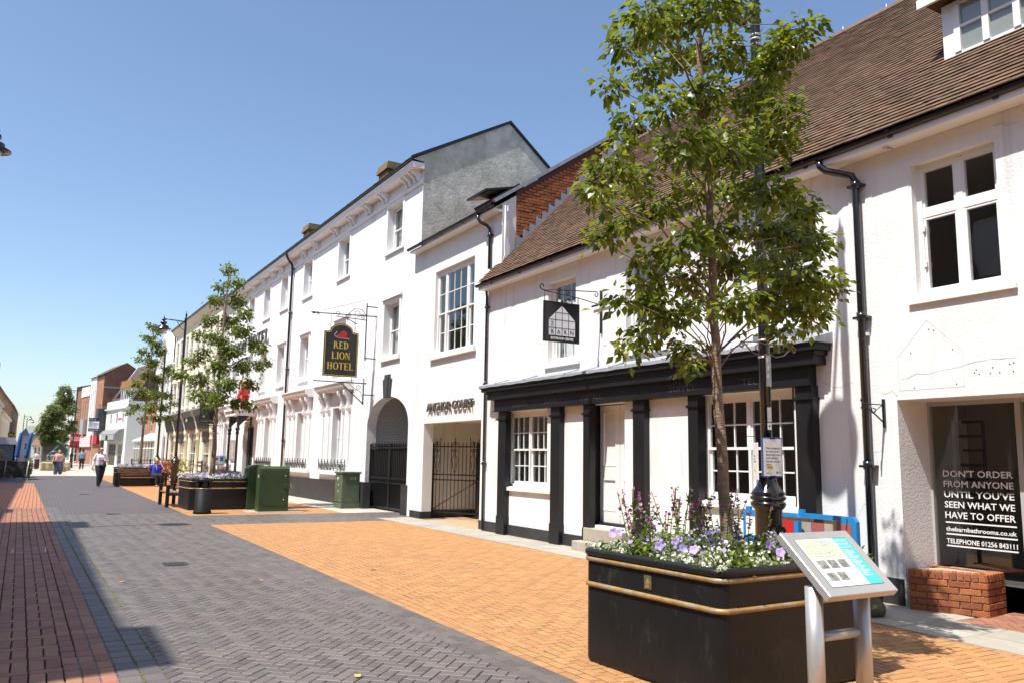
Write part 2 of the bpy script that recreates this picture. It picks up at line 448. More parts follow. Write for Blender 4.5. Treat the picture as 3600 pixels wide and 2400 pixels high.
# ------------------------------------------------------------------ ground and paving
def sheet(name, pts, z, m, label=None):
    b = MB(); b.poly([(x, y, z) for x, y in pts])
    return struct(b.build(name, m), label)
sheet('ground', [(-900, -900), (900, -900), (900, 900), (-900, 900)], -.05, mat('grey_asphalt', (.09, .088, .085), .9, .2, .8))
DF = brickmat('dark_paver_courses', (.105, .088, .086), (.125, .10, .096), (.055, .05, .045), .2, .1, axes='yx', rough=.6, ms=.006, var=.15)
OF = brickmat('orange_paver_courses', (.46, .215, .075), (.52, .26, .10), (.17, .10, .05), .2, .1, axes='yx', rough=.75, ms=.006, var=.15)
LF = brickmat('terracotta_paver_courses', (.40, .165, .085), (.47, .20, .10), (.10, .06, .04), .2, .11, axes='yx', rough=.75, ms=.008, var=.15)
PF = brickmat('pale_flag_courses', (.50, .455, .375), (.46, .42, .35), (.30, .27, .22), .9, .6, axes='xy', rough=.8, ms=.01, var=.12)
def bl(y): return .75 - .0165 * y                    # the left strips run a little off the line of the shop fronts

def clip(poly, area):
    x0, x1, y0, y1 = area
    for ax, lim, sg in ((0, x0, 1), (0, x1, -1), (1, y0, 1), (1, y1, -1)):
        out = []
        for i in range(len(poly)):
            p, q = poly[i], poly[(i + 1) % len(poly)]
            a, b = (p[ax] - lim) * sg, (q[ax] - lim) * sg
            if a >= 0: out.append(p)
            if a * b < 0:
                t = a / (a - b); out.append((p[0] + (q[0] - p[0]) * t, p[1] + (q[1] - p[1]) * t))
        poly = out
        if len(poly) < 3: return []
    return poly
def poly_area(p): return abs(sum(p[i][0] * p[(i + 1) % len(p)][1] - p[(i + 1) % len(p)][0] * p[i][1] for i in range(len(p)))) / 2
def herring(area, w, ang):
    x0, x1, y0, y1 = area; cx, cy = (x0 + x1) / 2, (y0 + y1) / 2
    rad = math.hypot(x1 - x0, y1 - y0) / 2 / w + 4
    n = int(rad) + 2; c, s = math.cos(ang), math.sin(ang); out = []
    for i in range(-2 * n, 2 * n + 1):
        for j in range(-n, n + 1):
            ox, oy = i + 2 * j, i - 2 * j
            if abs(ox) > n + 2 or abs(oy) > n + 2: continue
            for dx, dy, lx, ly in ((0, 0, 2, 1), (0, 1, 1, 2)):
                mx, my = (ox + dx + lx / 2) * w, (oy + dy + ly / 2) * w
                X, Y = cx + mx * c - my * s, cy + mx * s + my * c
                if x0 - w < X < x1 + w and y0 - w < Y < y1 + w:
                    out.append((X, Y, 2 * w, w, ang + (0 if lx == 2 else math.pi / 2)))
    return out
def rows(x0, n, w, y0, y1, ln, bond=.5, slope=0.0):
    out = []
    for k in range(n):
        y = y0 - (ln * bond if k % 2 else 0)
        while y < y1:
            yc = y + ln / 2
            out.append((x0 + (k + .5) * w + slope * yc, yc, ln, w, math.pi / 2)); y += ln
    return out
def in_view(x, y, z=0, mx=.03):
    c = cam.matrix_world.inverted() @ Vector((x, y, z))
    if c.z > -.2: return False
    u, v = c.x / -c.z * 28.53 / 36, c.y / -c.z * 28.53 / 36
    return abs(u) < .5 + mx and abs(v) < .334 + mx
def paving(name, label, pavers, area, m, bedm, gap=.006, zbed=-.014, objs=300, jit=.0016, up=0.0):
    b = MB(); b.poly([(x, y, zbed) for x, y in ((area[0], area[2]), (area[1], area[2]), (area[1], area[3]), (area[0], area[3]))])
    root = struct(b.build(name, bedm), label)
    rng = random.Random(len(pavers))
    full = []; rest = []
    for X, Y, l, w, a in pavers:
        c, s = math.cos(a), math.sin(a); hl, hw = (l - gap) / 2, (w - gap) / 2
        P = [(X + dx * c - dy * s, Y + dx * s + dy * c) for dx, dy in ((-hl, -hw), (hl, -hw), (hl, hw), (-hl, hw))]
        Q = clip(P, area)
        if not Q or poly_area(Q) < .25 * l * w * .25: continue
        (full if poly_area(Q) > .985 * poly_area(P) else rest).append((X, Y, l, w, a, Q))
    full.sort(key=lambda p: (not in_view(p[0], p[1]), p[0] ** 2 + p[1] ** 2))
    meshes = {}
    for X, Y, l, w, a, Q in full[:objs]:
        key = (round(l, 3), round(w, 3))
        if key not in meshes:
            hl, hw = (l - gap) / 2, (w - gap) / 2; e = .004
            q = MB()
            v = [(sx * (hl - d), sy * (hw - d), z) for d, z in ((e, 0), (0, -e), (0, -.03)) for sx, sy in ((-1, -1), (1, -1), (1, 1), (-1, 1))]
            q.add(v, [(0, 1, 2, 3)] + [(r * 4 + i, (r + 1) * 4 + i, (r + 1) * 4 + (i + 1) % 4, r * 4 + (i + 1) % 4) for r in (0, 1) for i in range(4)])
            meshes[key] = q.mesh('paver'); meshes[key].materials.append(m)
        o = bpy.data.objects.new('paver', meshes[key]); COL.objects.link(o)
        o.location = (X, Y, up + rng.uniform(-jit, jit)); o.rotation_euler = (rng.uniform(-.006, .006), rng.uniform(-.006, .006), a + rng.uniform(-.006, .006))
        o.parent = root
    V = []; F = []
    for X, Y, l, w, a, Q in full[objs:] + rest:
        z = up + rng.uniform(-jit, jit); n = len(Q); o = len(V)
        mx = sum(p[0] for p in Q) / n; my = sum(p[1] for p in Q) / n
        tx, ty = rng.uniform(-.006, .006), rng.uniform(-.006, .006)
        for d, dz in ((.004, 0), (0, -.004), (0, -.03)):
            for px, py in Q:
                L_ = math.hypot(px - mx, py - my) or 1; k = 1 - d * 1.4 / L_
                V.append((mx + (px - mx) * k, my + (py - my) * k, z + dz + tx * (px - mx) + ty * (py - my)))
        F.append(tuple(range(o, o + n)))
        for r in (0, 1):
            for i in range(n): F.append((o + r * n + i, o + (r + 1) * n + i, o + (r + 1) * n + (i + 1) % n, o + r * n + (i + 1) % n))
    if V:
        me = bpy.data.meshes.new('paver_field'); me.from_pydata(V, [], F); me.materials.append(m)
        o = bpy.data.objects.new('paver_field', me); COL.objects.link(o); o.parent = root; stuff(o)
    return root
A = (.40, 3.25, 3.2, 24.0)
paving('dark_paving', 'dark purple grey herringbone paving down the middle of the street', herring(A, .1, R(47)), A, M['dpave'], M['joint'], gap=.008)
A = (3.25, 3.55, 3.2, 24.0)
paving('dark_border_paving', 'three rows of dark pavers bordering the orange paving', rows(3.25, 3, .1, 3.2, 24, .2), A, M['dpave'], M['joint'], gap=.005)
A = (3.55, 3.85, 3.2, 19.8)
paving('orange_border_paving', 'three rows of orange pavers beside the dark border', rows(3.55, 3, .1, 3.2, 19.8, .2), A, M['opave'], M['ojoint'], gap=.012, zbed=-.0035)
A = (3.85, 7.85, 3.2, 19.8)
paving('orange_paving', 'buff orange herringbone paving in front of the shops', herring(A, .1, R(-2)), A, M['opave'], M['ojoint'], gap=.013, zbed=-.0035)
A = (3.55, 9.6, 19.8, 22.8)
paving('cross_band_paving', 'dark herringbone band crossing to the arched gateway', herring(A, .1, R(45)), A, M['dpave'], M['joint'], objs=60)
A = (3.55, 7.7, 22.8, 30.0)
paving('far_orange_paving', 'orange paving under the second planter', herring(A, .1, R(-2)), A, M['opave'], M['ojoint'], gap=.013, zbed=-.0035, objs=60)
A = (-2.2, 1.2, 5.0, 27.0)
lp = []
y = 5.0; k = 0
while y < 27:                                         # a course of long pavers, then a thin one, as in the photo
    for i in range(-26, -2):
        lp.append((bl(y) - .335 + .112 * (i + 2.5), y + .16, .32, .112, math.pi / 2))
    for i in range(-13, -1):
        lp.append((bl(y) - .335 + .224 * (i + 1.5), y + .375, .224, .11, 0))
    y += .43
lp = [(x - .0, yy, l, w, a) for x, yy, l, w, a in lp if x < bl(yy) - .36]
lp += rows(.75 - .335, 3, .1117, 5, 27, .224, 0, -.0165)
A2 = (-2.2, 1.2, 5.0, 27.0)
paving('terracotta_paving', 'terracotta pavers of the left footway', lp, A2, M['lpave'], M['joint'], gap=.012, zbed=-.015, up=.006)
paving('dark_edge_paving', 'two rows of dark pavers along the left footway', rows(.75, 2, .15, 5, 27, .21, 0, -.0165), A2, M['dpave'], M['joint'], gap=.012, zbed=-.016, objs=220, up=.006)
moss = MB(); rg = random.Random(3)
for k in range(2600):                                 # green growth in the two long joints
    y = rg.uniform(5, 24) ** 1.0; w_ = rg.choice((.15, .30)); x = .75 + w_ - .0165 * y + rg.gauss(0, .006); r_ = rg.uniform(.002, .006)
    if rg.random() < .5 and math.sin(y * 2.3 + w_ * 30) < -.2: continue
    moss.add([(x - r_, y - r_ * 2, .005), (x + r_, y - r_ * 2, .005), (x + r_, y + r_ * 2, .0085), (x - r_, y + r_ * 2, .007)], [(0, 1, 2, 3)])
stuff(moss.build('moss', mat('joint_moss', (.11, .12, .02), .95, .4, 30)), 'green moss growing in the long paving joints')
# sheets where the courses can no longer be told apart, and outside the frame
sheet('far_dark_paving', [(.35, 24), (3.55, 24), (3.45, 62), (-.3, 62), (-.02, 47)], -.002, DF)
sheet('near_dark_paving', [(-8, -20), (3.55, -20), (3.55, 3.2), (-8, 3.2)], -.002, DF)
sheet('near_orange_paving', [(3.55, -20), (8.8, -20), (8.8, 3.2), (3.55, 3.2)], -.002, OF)
sheet('left_paving', [(-8, 3.2), (.9, 3.2), (.9, 5.0), (-2.2, 5.0), (-2.2, 27), (-8, 27)], -.003, LF)
sheet('far_left_paving', [(-8, 27), (.32, 27), (-.02, 47.5), (-8, 47.5)], -.003, LF)
sheet('left_side_paving', [(-8, 47.5), (-.02, 47.5), (-.3, 62), (-8, 62)], -.003, DF)
sheet('distant_orange_paving', [(3.45, 30), (7.7, 30), (7.7, 60), (3.2, 60), (3.2, 58)], -.003, OF)
sheet('pale_paving', [(-40, 62), (3.3, 62), (7.7, 67), (40, 67), (40, 320), (-40, 320)], -.004, PF)
sheet('orange_gap_paving', [(3.3, 60), (7.7, 60), (7.7, 67), (3.3, 62)], -.005, OF)
sheet('hotel_footway', [(7.7, 22.8), (9.6, 22.8), (9.6, 67), (7.7, 67)], -.001, PF)
sheet('court_floor', [(8.45, 16.3), (13, 16.3), (13, 20.8), (8.45, 20.8)], -.002, mat('worn_sand_floor', (.46, .32, .19), .9, .2, 2, .3, 40))
rng = random.Random(11)
sl = struct(MB().poly([(7.5, 3.2, -.012), (8.84, 3.2, -.012), (8.84, 20.6, -.012), (7.5, 20.6, -.012)]).build('slab_footway', M['joint']), 'strip of pale slabs along the shop fronts')
def xl(y): return min(7.86, 7.44 + max(0, y - 3.5) * .055)
y = 3.25
while y < 20.5:
    ln = rng.choice((.6, .75, .9)); y1 = min(y + ln, 20.6)
    for fa, fb, row in ((0, .5, 0), (.5, 1, 1)):
        sh = .3 * row
        X = lambda t, yy: xl(yy) + (8.46 - xl(yy)) * t
        a, b_ = y + .004 + sh * 0, y1 - .004
        q = MB(); z = rng.uniform(.006, .010)
        p = [(X(fa, a) + .004, a), (X(fb, a) - .004, a), (X(fb, b_) - .004, b_), (X(fa, b_) + .004, b_)]
        q.prism(p, 'z', -.01, z)
        q.build('slab', M['slab'], sl)
    y = y1
cs = MB(); cs.box(8.464, 8.83, 5.3, 20.7, -.01, .004); struct(cs.build('concrete_strip', M['conc']), 'stained concrete strip at the foot of the walls')
A = (8.40, 10.2, 2.0, 5.3)
paving('doorstep_paving', 'red brown pavers in the shop entrance', herring(A, .105, R(45)), A, M['lpave'], M['ojoint'], gap=.01, objs=120)
ps = MB(); ps.box(5.2, 6.75, 23.42, 24.4, -.01, .012); struct(ps.build('cabinet_base_slab', M['slab']), 'pale slab under the green cabinet')
def drain(x, y, label):
    t = thing('drain_grate', label, 'drain grate', (x, y, 0), 0, 'iron drain grates along the street')
    f = MB()
    f.box(-.17, .17, -.21, .21, -.01, .004)
    f.build('frame', mat('rusty_iron', (.05, .036, .03), .6, .3, 20) if 'rusty_iron' not in bpy.data.materials else bpy.data.materials['rusty_iron'], t)
    for i in range(4):
        g = MB(); g.box(-.13 + i * .067, -.085 + i * .067, -.18, .18, .004, .009); g.build('bar', M['iron'], t)
drain(1.88, 12.98, 'rusty drain grate in the dark herringbone, nearest of the three')
drain(1.85, 23.95, 'small drain grate in the dark paving, level with the waste bin')
drain(1.66, 35.2, 'drain grate farthest up the street, before the walking man')
mh = thing('inspection_cover', 'steel edged inspection cover filled with pavers in the left footway', 'manhole cover', (.02, 15.7, 0), R(-1))
f = MB()
for a, b_, c, d in ((-.24, .24, -.40, -.385), (-.24, .24, .385, .40), (-.24, -.225, -.4, .4), (.225, .24, -.4, .4), (-.24, .24, -.007, .007)): f.box(a, b_, c, d, -.01, .006)
f.build('rim', M['steel'], mh)
for k, (x, y, a) in enumerate(((1.04, 11.44, .4), (2.17, 5.95, 1.2), (4.28, 11.27, .2), (2.62, 10.87, 2.), (5.99, 11.39, .7))):
    t = MB()
    t.add([(-.045, 0, .012), (-.02, -.022, .006), (.03, -.025, .014), (.05, 0, .008), (.03, .024, .016), (-.02, .02, .010)], [(0, 1, 2, 3), (0, 3, 4, 5)])
    o = t.build('fallen_leaf', mat('dry_leaf_%s' % 'abcde'[k], ((.50, .24, .05), (.55, .42, .10), (.30, .10, .04), (.55, .30, .08), (.55, .48, .05))[k], .7), loc=(x, y, 0), rot=a)
    tag(o, ['orange dead leaf on the dark paving near the left border', 'yellow dead leaf on the dark paving at the bottom edge', 'brown curled leaf lying on the orange paving', 'small tan leaf on the dark paving close to the orange border', 'yellow leaf on the orange paving before the black shopfront'][k], 'leaf', 'dead leaves scattered on the paving')

# ------------------------------------------------------------------ windows and doors
def sash_light(win, x, ya, yb, z0, z1, cols, rws, pm=None, gm=None, zm=None, bar=.02):
    """one vertically sliding light: two sashes with glazing bars and single panes"""
    pm = pm or M['wpaint']; gm = gm or M['glass']
    zm = (z0 + z1) / 2 if zm is None else zm
    for k, (a, b_, dx) in enumerate(((zm - .02, z1, 0), (z0, zm + .02, .035))):
        s = MB(); X = x + dx; w = .035; bw = .06 if k else .035
        s.box(X, X + .035, ya, ya + w, a, b_); s.box(X, X + .035, yb - w, yb, a, b_)
        s.box(X + .001, X + .034, ya + w, yb - w, b_ - .035, b_); s.box(X + .001, X + .034, ya + w, yb - w, a, a + bw)
        iy0, iy1, iz0, iz1 = ya + w, yb - w, a + bw, b_ - .035
        for i in range(1, cols):
            yy = iy0 + (iy1 - iy0) * i / cols; s.box(X + .004, X + .03, yy - bar / 2, yy + bar / 2, iz0, iz1)
        for j in range(1, rws):
            zz = iz0 + (iz1 - iz0) * j / rws; s.box(X + .006, X + .028, iy0, iy1, zz - bar / 2, zz + bar / 2)
        so = s.build('sash', pm, win)
        for i in range(cols):
            for j in range(rws):
                p = MB()
                p.quad((X + .018, iy0 + (iy1 - iy0) * i / cols, iz0 + (iz1 - iz0) * j / rws), (X + .018, iy0 + (iy1 - iy0) * (i + 1) / cols, iz0 + (iz1 - iz0) * j / rws),
                       (X + .018, iy0 + (iy1 - iy0) * (i + 1) / cols, iz0 + (iz1 - iz0) * (j + 1) / rws), (X + .018, iy0 + (iy1 - iy0) * i / cols, iz0 + (iz1 - iz0) * (j + 1) / rws))
                p.build('pane', gm, win)
def window(parent, x, ya, yb, z0, z1, lights, cols, rws, sill=.06, sillm=None, world=True, fw=.05, pm=None, curtain=None, zm=None, gm=None, head=.06, sz=.07, bar=.02):
    """frame set in an opening of the wall plane; lights are (fraction a, fraction b)"""
    pm = pm or M['wpaint']
    f = MB()
    f.box(x, x + .09, ya, ya + fw, z0, z1); f.box(x, x + .09, yb - fw, yb, z0, z1)
    f.box(x + .001, x + .089, ya + fw, yb - fw, z1 - head, z1); f.box(x + .001, x + .089, ya + fw, yb - fw, z0, z0 + .05)
    iy0, iy1 = ya + fw, yb - fw
    for (a, b_), (c, d) in zip(lights, lights[1:]):
        f.box(x - .004, x + .09, iy0 + (iy1 - iy0) * b_, iy0 + (iy1 - iy0) * c, z0 + .05, z1 - head)
    win = f.build('window', pm, parent, world)
    for i, (a, b_) in enumerate(lights):
        cc = cols[i] if isinstance(cols, (list, tuple)) else cols
        sash_light(win, x + .012, iy0 + (iy1 - iy0) * a, iy0 + (iy1 - iy0) * b_, z0 + .05, z1 - head, cc, rws, pm, gm, zm, bar)
    if curtain:
        c = MB()
        for a, b_ in curtain[1]:
            n = 10
            for i in range(n):
                y0 = ya + (yb - ya) * (a + (b_ - a) * i / n); y1 = ya + (yb - ya) * (a + (b_ - a) * (i + 1) / n)
                d0 = .02 * math.sin(i * 2.1); d1 = .02 * math.sin((i + 1) * 2.1)
                c.quad((x + .17 + d0, y0, z0 + .02), (x + .17 + d1, y1, z0 + .02), (x + .17 + d1, y1, z1 - .03), (x + .17 + d0, y0, z1 - .03))
        c.build('curtain', curtain[0], win)
    return win
def sillpart(parent, x0, x1, ya, yb, z0, z1, m, world=True):
    s = MB(); s.prism([(x0, z0), (x1, z0), (x1, z1 + .012), (x0, z1 - .004)], 'y', ya, yb)
    return s.build('sill', m, parent, world)

# ------------------------------------------------------------------ the bathroom shop with the black shopfront
barn = thing('bathroom_shop', 'long white rendered shop with brown tiled roof and black painted timber shopfront', 'shop', (8.8, 9, 0))
XB = 8.8
holes = [(12.82, 13.81, 3.50, 5.17, .14), (10.20, 11.25, 3.50, 5.15, .14), (7.14, 8.2, 3.48, 5.15, .14), (4.74, 5.74, 3.55, 5.17, .13),
         (13.80, 15.46, 1.02, 2.62, .12), (7.62, 9.41, 1.04, 2.62, .12), (11.30, 12.36, .45, 2.62, .25), (2.6, 6.07, 0, 2.37, .6)]
b = MB()
b.wall(XB, -2, 16.42, 0, 5.52, holes)
b.quad((XB, -2, 0), (XB + 7, -2, 0), (XB + 7, -2, 5.5), (XB, -2, 5.5)); b.quad((XB + 7, -2, 0), (XB + 7, 16.42, 0), (XB + 7, 16.42, 5.5), (XB + 7, -2, 5.5))
b.build('wall', M['render'], barn, True)
for y in (16.36, -2):                                 # the end gables under the roof
    MB().poly([(8.5, y, 5.54), (12.3, y, 9.46), (16.1, y, 5.54)]).build('gable_end', M['render'], barn, True)
b = MB()
b.quad((XB + 2.6, -2, .3), (XB + 2.6, 16.3, .3), (XB + 2.6, 16.3, 5.5), (XB + 2.6, -2, 5.5)); b.quad((XB + .3, -2, 3.0), (XB + 2.6, -2, 3.0), (XB + 2.6, 16.3, 3.0), (XB + .3, 16.3, 3.0))
b.quad((XB + .14, -2, 5.45), (XB + 2.6, -2, 5.45), (XB + 2.6, 16.3, 5.45), (XB + .14, 16.3, 5.45)); b.quad((XB + .1, 6.2, .3), (XB + 2.6, 6.2, .3), (XB + 2.6, 16.3, .3), (XB + .1, 16.3, .3))
b.quad((XB + .16, 6.6, 3.0), (XB + 2.6, 6.6, 3.0), (XB + 2.6, 6.6, 5.45), (XB + .16, 6.6, 5.45)); b.quad((XB + .16, 9.3, 3.0), (XB + 2.6, 9.3, 3.0), (XB + 2.6, 9.3, 5.45), (XB + .16, 9.3, 5.45))
b.build('interior', M['dimwall'], barn, True)
# plinth, eaves
def pieces(name, m, parent, boxes, world=True):
    for a in boxes: MB().box(*a).build(name, m, parent, world)
pieces('plinth', M['plinth'], barn, [(8.765, 8.80, 12.55, 16.42, -.02, .22), (8.765, 8.80, 9.4, 11.2, -.02, .30), (8.765, 8.8, 6.09, 7.2, -.02, .30), (8.77, 8.8, -2, 2.58, -.02, .3)])
b = MB(); b.box(8.56, 8.795, -2, 16.44, 5.44, 5.50); b.box(8.545, 8.56, -2, 16.44, 5.44, 5.58); b.build('eaves_board', M['wpaint'], barn, True)
def gutter(parent, x, z, ya, yb, world=True, r=.055, m=None):
    g = MB(); v = []; n = 7
    for yy in (ya, yb):
        for j in range(n + 1):
            t = math.pi * j / n; v.append((x - math.cos(t) * r, yy, z - math.sin(t) * r))
    g.add(v, [(i, i + 1, n + 2 + i, n + 1 + i) for i in range(n)], 0, True)
    v2 = [(p[0], p[1], p[2]) for p in v]
    g.poly(v[:n + 1]); g.poly(v[n + 1:])
    y = ya + .3
    while y < yb:
        g.box(x - r - .012, x + r + .02, y - .02, y + .02, z - .012, z + .008); g.box(x - .012, x + .012, y - .03, y + .03, z - r - .02, z - r + .002); y += 1.25
    return g.build('gutter', m or M['iron'], parent, world)
gutter(barn, 8.53, 5.565, -2, 16.5)
def pipe(parent, pts, r, collars, world=True, m=None):
    p = MB(); p.tube(pts, r, 10)
    for c in collars:
        x, y, z = c; p.tube([(x, y, z - .05), (x, y, z + .05)], r * 1.3, 10); p.box(x - r, x + r * 2.2, y - r * 2.1, y + r * 2.1, z - .03, z + .0)
    return p.build('drainpipe', m or M['pole'], parent, world)
pipe(barn, [(8.53, 6.84, 5.54), (8.53, 6.82, 5.44), (8.56, 6.76, 5.37), (8.66, 6.6, 5.30), (8.72, 6.49, 5.25), (8.73, 6.45, 5.15), (8.73, 6.45, .04)], .046, [(8.73, 6.45, 5.12), (8.73, 6.45, 3.42), (8.73, 6.45, 1.60), (8.73, 6.45, .1)])
pipe(barn, [(8.72, 16.38, 5.5), (8.745, 16.38, 5.3), (8.745, 16.38, .02)], .03, [(8.745, 16.38, 5.08), (8.745, 16.38, 3.3), (8.745, 16.38, 1.5)])
# upper windows
lt2 = [(0, .485), (.515, 1)]
window(barn, XB + .12, 12.82, 13.81, 3.52, 5.17, [(0, 1)], 3, 2, curtain=(M['blind'], [(.75, 1)]))
window(barn, XB + .12, 10.20, 11.25, 3.52, 5.15, [(0, 1)], 3, 2, curtain=(M['blind'], [(.6, 1)]))
window(barn, XB + .12, 7.14, 8.2, 3.50, 5.15, [(0, 1)], 3, 2)
w4 = window(barn, XB + .10, 4.74, 5.74, 3.57, 5.17, [], 1, 1, fw=.06, pm=M['wflaky'])
s = MB()
s.box(8.91, 8.98, 5.19, 5.27, 3.62, 5.11); s.box(8.915, 8.975, 4.80, 5.19, 4.52, 4.60); s.box(8.915, 8.975, 5.27, 5.68, 4.52, 4.60)
for a, b_ in ((5.27, 5.68), (4.80, 5.19)):
    for c, d in ((3.62, 4.52), (4.60, 5.11)):
        s.box(8.92, 8.97, a, a + .028, c, d); s.box(8.92, 8.97, b_ - .028, b_, c, d); s.box(8.922, 8.968, a + .028, b_ - .028, c, c + .04); s.box(8.922, 8.968, a + .028, b_ - .028, d - .03, d)
s.build('casement', M['wflaky'], w4)
for a, b_ in ((5.27, 5.68), (4.80, 5.19)):
    for c, d in ((3.62, 4.52), (4.60, 5.11)):
        p = MB(); p.quad((8.945, a + .02, c + .03), (8.945, b_ - .02, c + .03), (8.945, b_ - .02, d - .02), (8.945, a + .02, d - .02)); p.build('pane', M['glass'], w4)
for z in (3.95, 4.38): MB().box(8.885, 8.91, 5.655, 5.69, z - .03, z + .03).build('hinge', M['wpaint'], w4)
sillpart(barn, 8.755, 8.9, 4.60, 5.84, 3.47, 3.53, M['render'])
sillpart(barn, 8.75, 8.9, 12.66, 13.9, 3.42, 3.49, M['render']); sillpart(barn, 8.75, 8.9, 10.1, 11.34, 3.41, 3.48, M['render']); sillpart(barn, 8.75, 8.9, 7.07, 8.3, 3.41, 3.47, M['render'])
# shopfront
sf = MB()
sf.box(8.65, 8.80, 7.22, 15.76, 2.62, 2.88); sf.box(8.635, 8.65, 7.20, 15.78, 2.62, 2.645)
sf.box(8.56, 8.80, 7.06, 15.92, 2.88, 3.0); sf.box(8.545, 8.80, 7.03, 15.95, 3.0, 3.06)
sf.box(8.495, 8.80, 6.98, 16.10, 3.06, 3.13); sf.box(8.475, 8.80, 6.96, 16.14, 3.13, 3.195)
sf.build('fascia', M['black'], barn, True)
ld = MB(); rg = random.Random(5); n = 60
for i in range(n):
    ya = 6.94 + (16.16 - 6.94) * i / n; yb = 6.94 + (16.16 - 6.94) * (i + 1) / n
    w0 = .012 * math.sin(i * 1.7) + .008 * math.sin(i * .6); w1 = .012 * math.sin((i + 1) * 1.7) + .008 * math.sin((i + 1) * .6)
    ld.quad((8.465, ya, 3.205), (8.465, yb, 3.205), (8.795, yb, 3.30 + w1 * .6), (8.795, ya, 3.30 + w0 * .6))
    ld.quad((8.462, ya, 3.150 + w0 * .4), (8.462, yb, 3.150 + w1 * .4), (8.465, yb, 3.205), (8.465, ya, 3.205))
for y in (6.94, 16.16): ld.poly([(8.462, y, 3.15), (8.465, y, 3.205), (8.795, y, 3.30), (8.795, y, 3.15)])
for y in (8.4, 9.9, 11.3, 12.7, 14.2, 15.4): ld.tube([(8.46, y, 3.212), (8.79, y, 3.305)], .018, 6)
ld.build('lead_capping', M['lead'], barn, True)
ghost = mat('ghost_lettering', (.055, .055, .056), .6, .5, 30)
for wd, y, z, wid in (('DESIGN', 14.96, 2.685, .62), ('SUPPLY', 13.68, 2.685, .62), ('INSTALL', 12.42, 2.685, .66), ('SUPPLY', 9.95, 2.685, .6), ('TEL', 8.4, 2.685, .3)):
    text('ghost_word', wd, .14, ghost, T(8.6335 + .0145, y, z + .01) @ FX, barn, .0012, fit=wid, world=True)
def pilaster(ya, yb, retl=None):
    p = MB(); p.box(8.685, 8.80, ya, yb, .38, 2.62); p.box(8.672, 8.80, ya - .012, yb + .012, .0, .38)
    p.prism([(8.685, .38), (8.672, .38), (8.685, .41)], 'y', ya, yb)
    p.box(8.655, 8.80, ya - .025, yb + .025, 2.44, 2.462); p.box(8.668, 8.80, ya - .014, yb + .014, 2.425, 2.44); p.box(8.67, 8.80, ya - .012, yb + .012, 2.462, 2.475)
    p.build('pilaster', M['black'], barn, True)
for a, b_ in ((15.29, 15.62), (13.18, 13.50), (12.17, 12.39), (10.63, 10.93), (9.35, 9.57), (7.20, 7.48)): pilaster(a, b_)
pieces('reveal_lining', M['black'], barn, [(8.79, 8.915, 15.455, 15.47, 1.0, 2.62), (8.79, 9.05, 12.355, 12.37, .42, 2.62), (8.79, 8.915, 9.405, 9.42, 1.0, 2.62), (8.79, 8.92, 7.605, 7.62, 1.0, 2.62)])
window(barn, XB + .10, 13.80, 15.455, 1.03, 2.62, lt2, 3, 2, head=.10, curtain=(M['curtain'], [(.0, .1), (.9, 1)]))
window(barn, XB + .10, 7.62, 9.405, 1.05, 2.62, lt2, 3, 2, head=.10)
sillpart(barn, 8.735, 8.9, 13.51, 15.44, .935, 1.01, M['render']); sillpart(barn, 8.735, 8.9, 7.5, 9.36, .95, 1.03, M['render'])
d = MB(); d.box(9.05, 9.09, 11.30, 12.355, .5, 2.60); door = d.build('door', M['wpaint'], barn, True)
for a, b_ in ((11.74, 12.32), (11.33, 11.72)):
    p = MB()
    p.box(9.03, 9.05, a, a + .10 if a > 11.5 else a + .03, .5, 2.6); p.box(9.03, 9.05, b_ - .09, b_, .5, 2.6)
    ia, ib = (a + .10 if a > 11.5 else a + .03), b_ - .09
    for c, e in ((.5, .70), (1.27, 1.50), (2.49, 2.6)): p.box(9.0305, 9.05, ia, ib, c, e)
    for c, e in ((.70, 1.27), (1.50, 2.49)):
        for (u0, u1, v0, v1) in ((ia, ia + .02, c, e), (ib - .02, ib, c, e), (ia + .02, ib - .02, c, c + .02), (ia + .02, ib - .02, e - .02, e)): p.box(9.024, 9.05, u0, u1, v0, v1)
    p.build('panel', M['wpaint'], door)
st = MB(); st.bbox(8.46, 8.80, 11.10, 12.42, -.01, .17, .012); st.build('step', M['conc'], barn, True)
st = MB(); st.bbox(8.66, 9.05, 11.22, 12.35, .17, .40, .012); st.box(8.9, 9.06, 11.3, 12.35, .40, .50, 1); st.build('step', [M['conc'], M['black']], barn, True)
# large window opening on the right: glass, low brick walls, radiator
g = MB(); g.quad((9.40, 5.03, .44), (9.40, 6.045, .44), (9.40, 6.045, 2.32), (9.40, 5.03, 2.32)); sg = g.build('shop_window', M['glass'], barn, True)
f = MB(); f.box(9.37, 9.43, 6.045, 6.07, .44, 2.37); f.box(9.37, 9.43, 2.6, 6.045, 2.32, 2.37); f.box(9.36, 9.44, 4.97, 5.03, .3, 2.37); f.build('frame', mat('grey_window_frame', (.42, .42, .40), .5), sg)
g = MB(); g.quad((9.4, 2.6, .02), (9.4, 4.97, .02), (9.4, 4.97, 2.32), (9.4, 2.6, 2.32)); g.build('pane', M['glass'], sg)
ln = [("DON'T ORDER", 1.48, .105), ('FROM ANYONE', 1.36, .105), ("UNTIL YOU'VE", 1.24, .105), ('SEEN WHAT WE', 1.12, .105), ('HAVE TO OFFER', 1.0, .105), ('thebarnbathrooms.co.uk', .85, .07), ('TELEPHONE 01256 843111', .71, .075)]
for s_, z, sz in ln: text('window_lettering', s_, sz, M['palewhite'], T(9.388, 5.92, z) @ FX, sg, .001, fit=.81, bold=.0012)
r_ = MB()
for z in (.95, .815, .68): r_.box(9.387, 9.389, 5.105, 5.92, z - .008, z + .008)
r_.build('lettering_rule', M['palewhite'], sg)
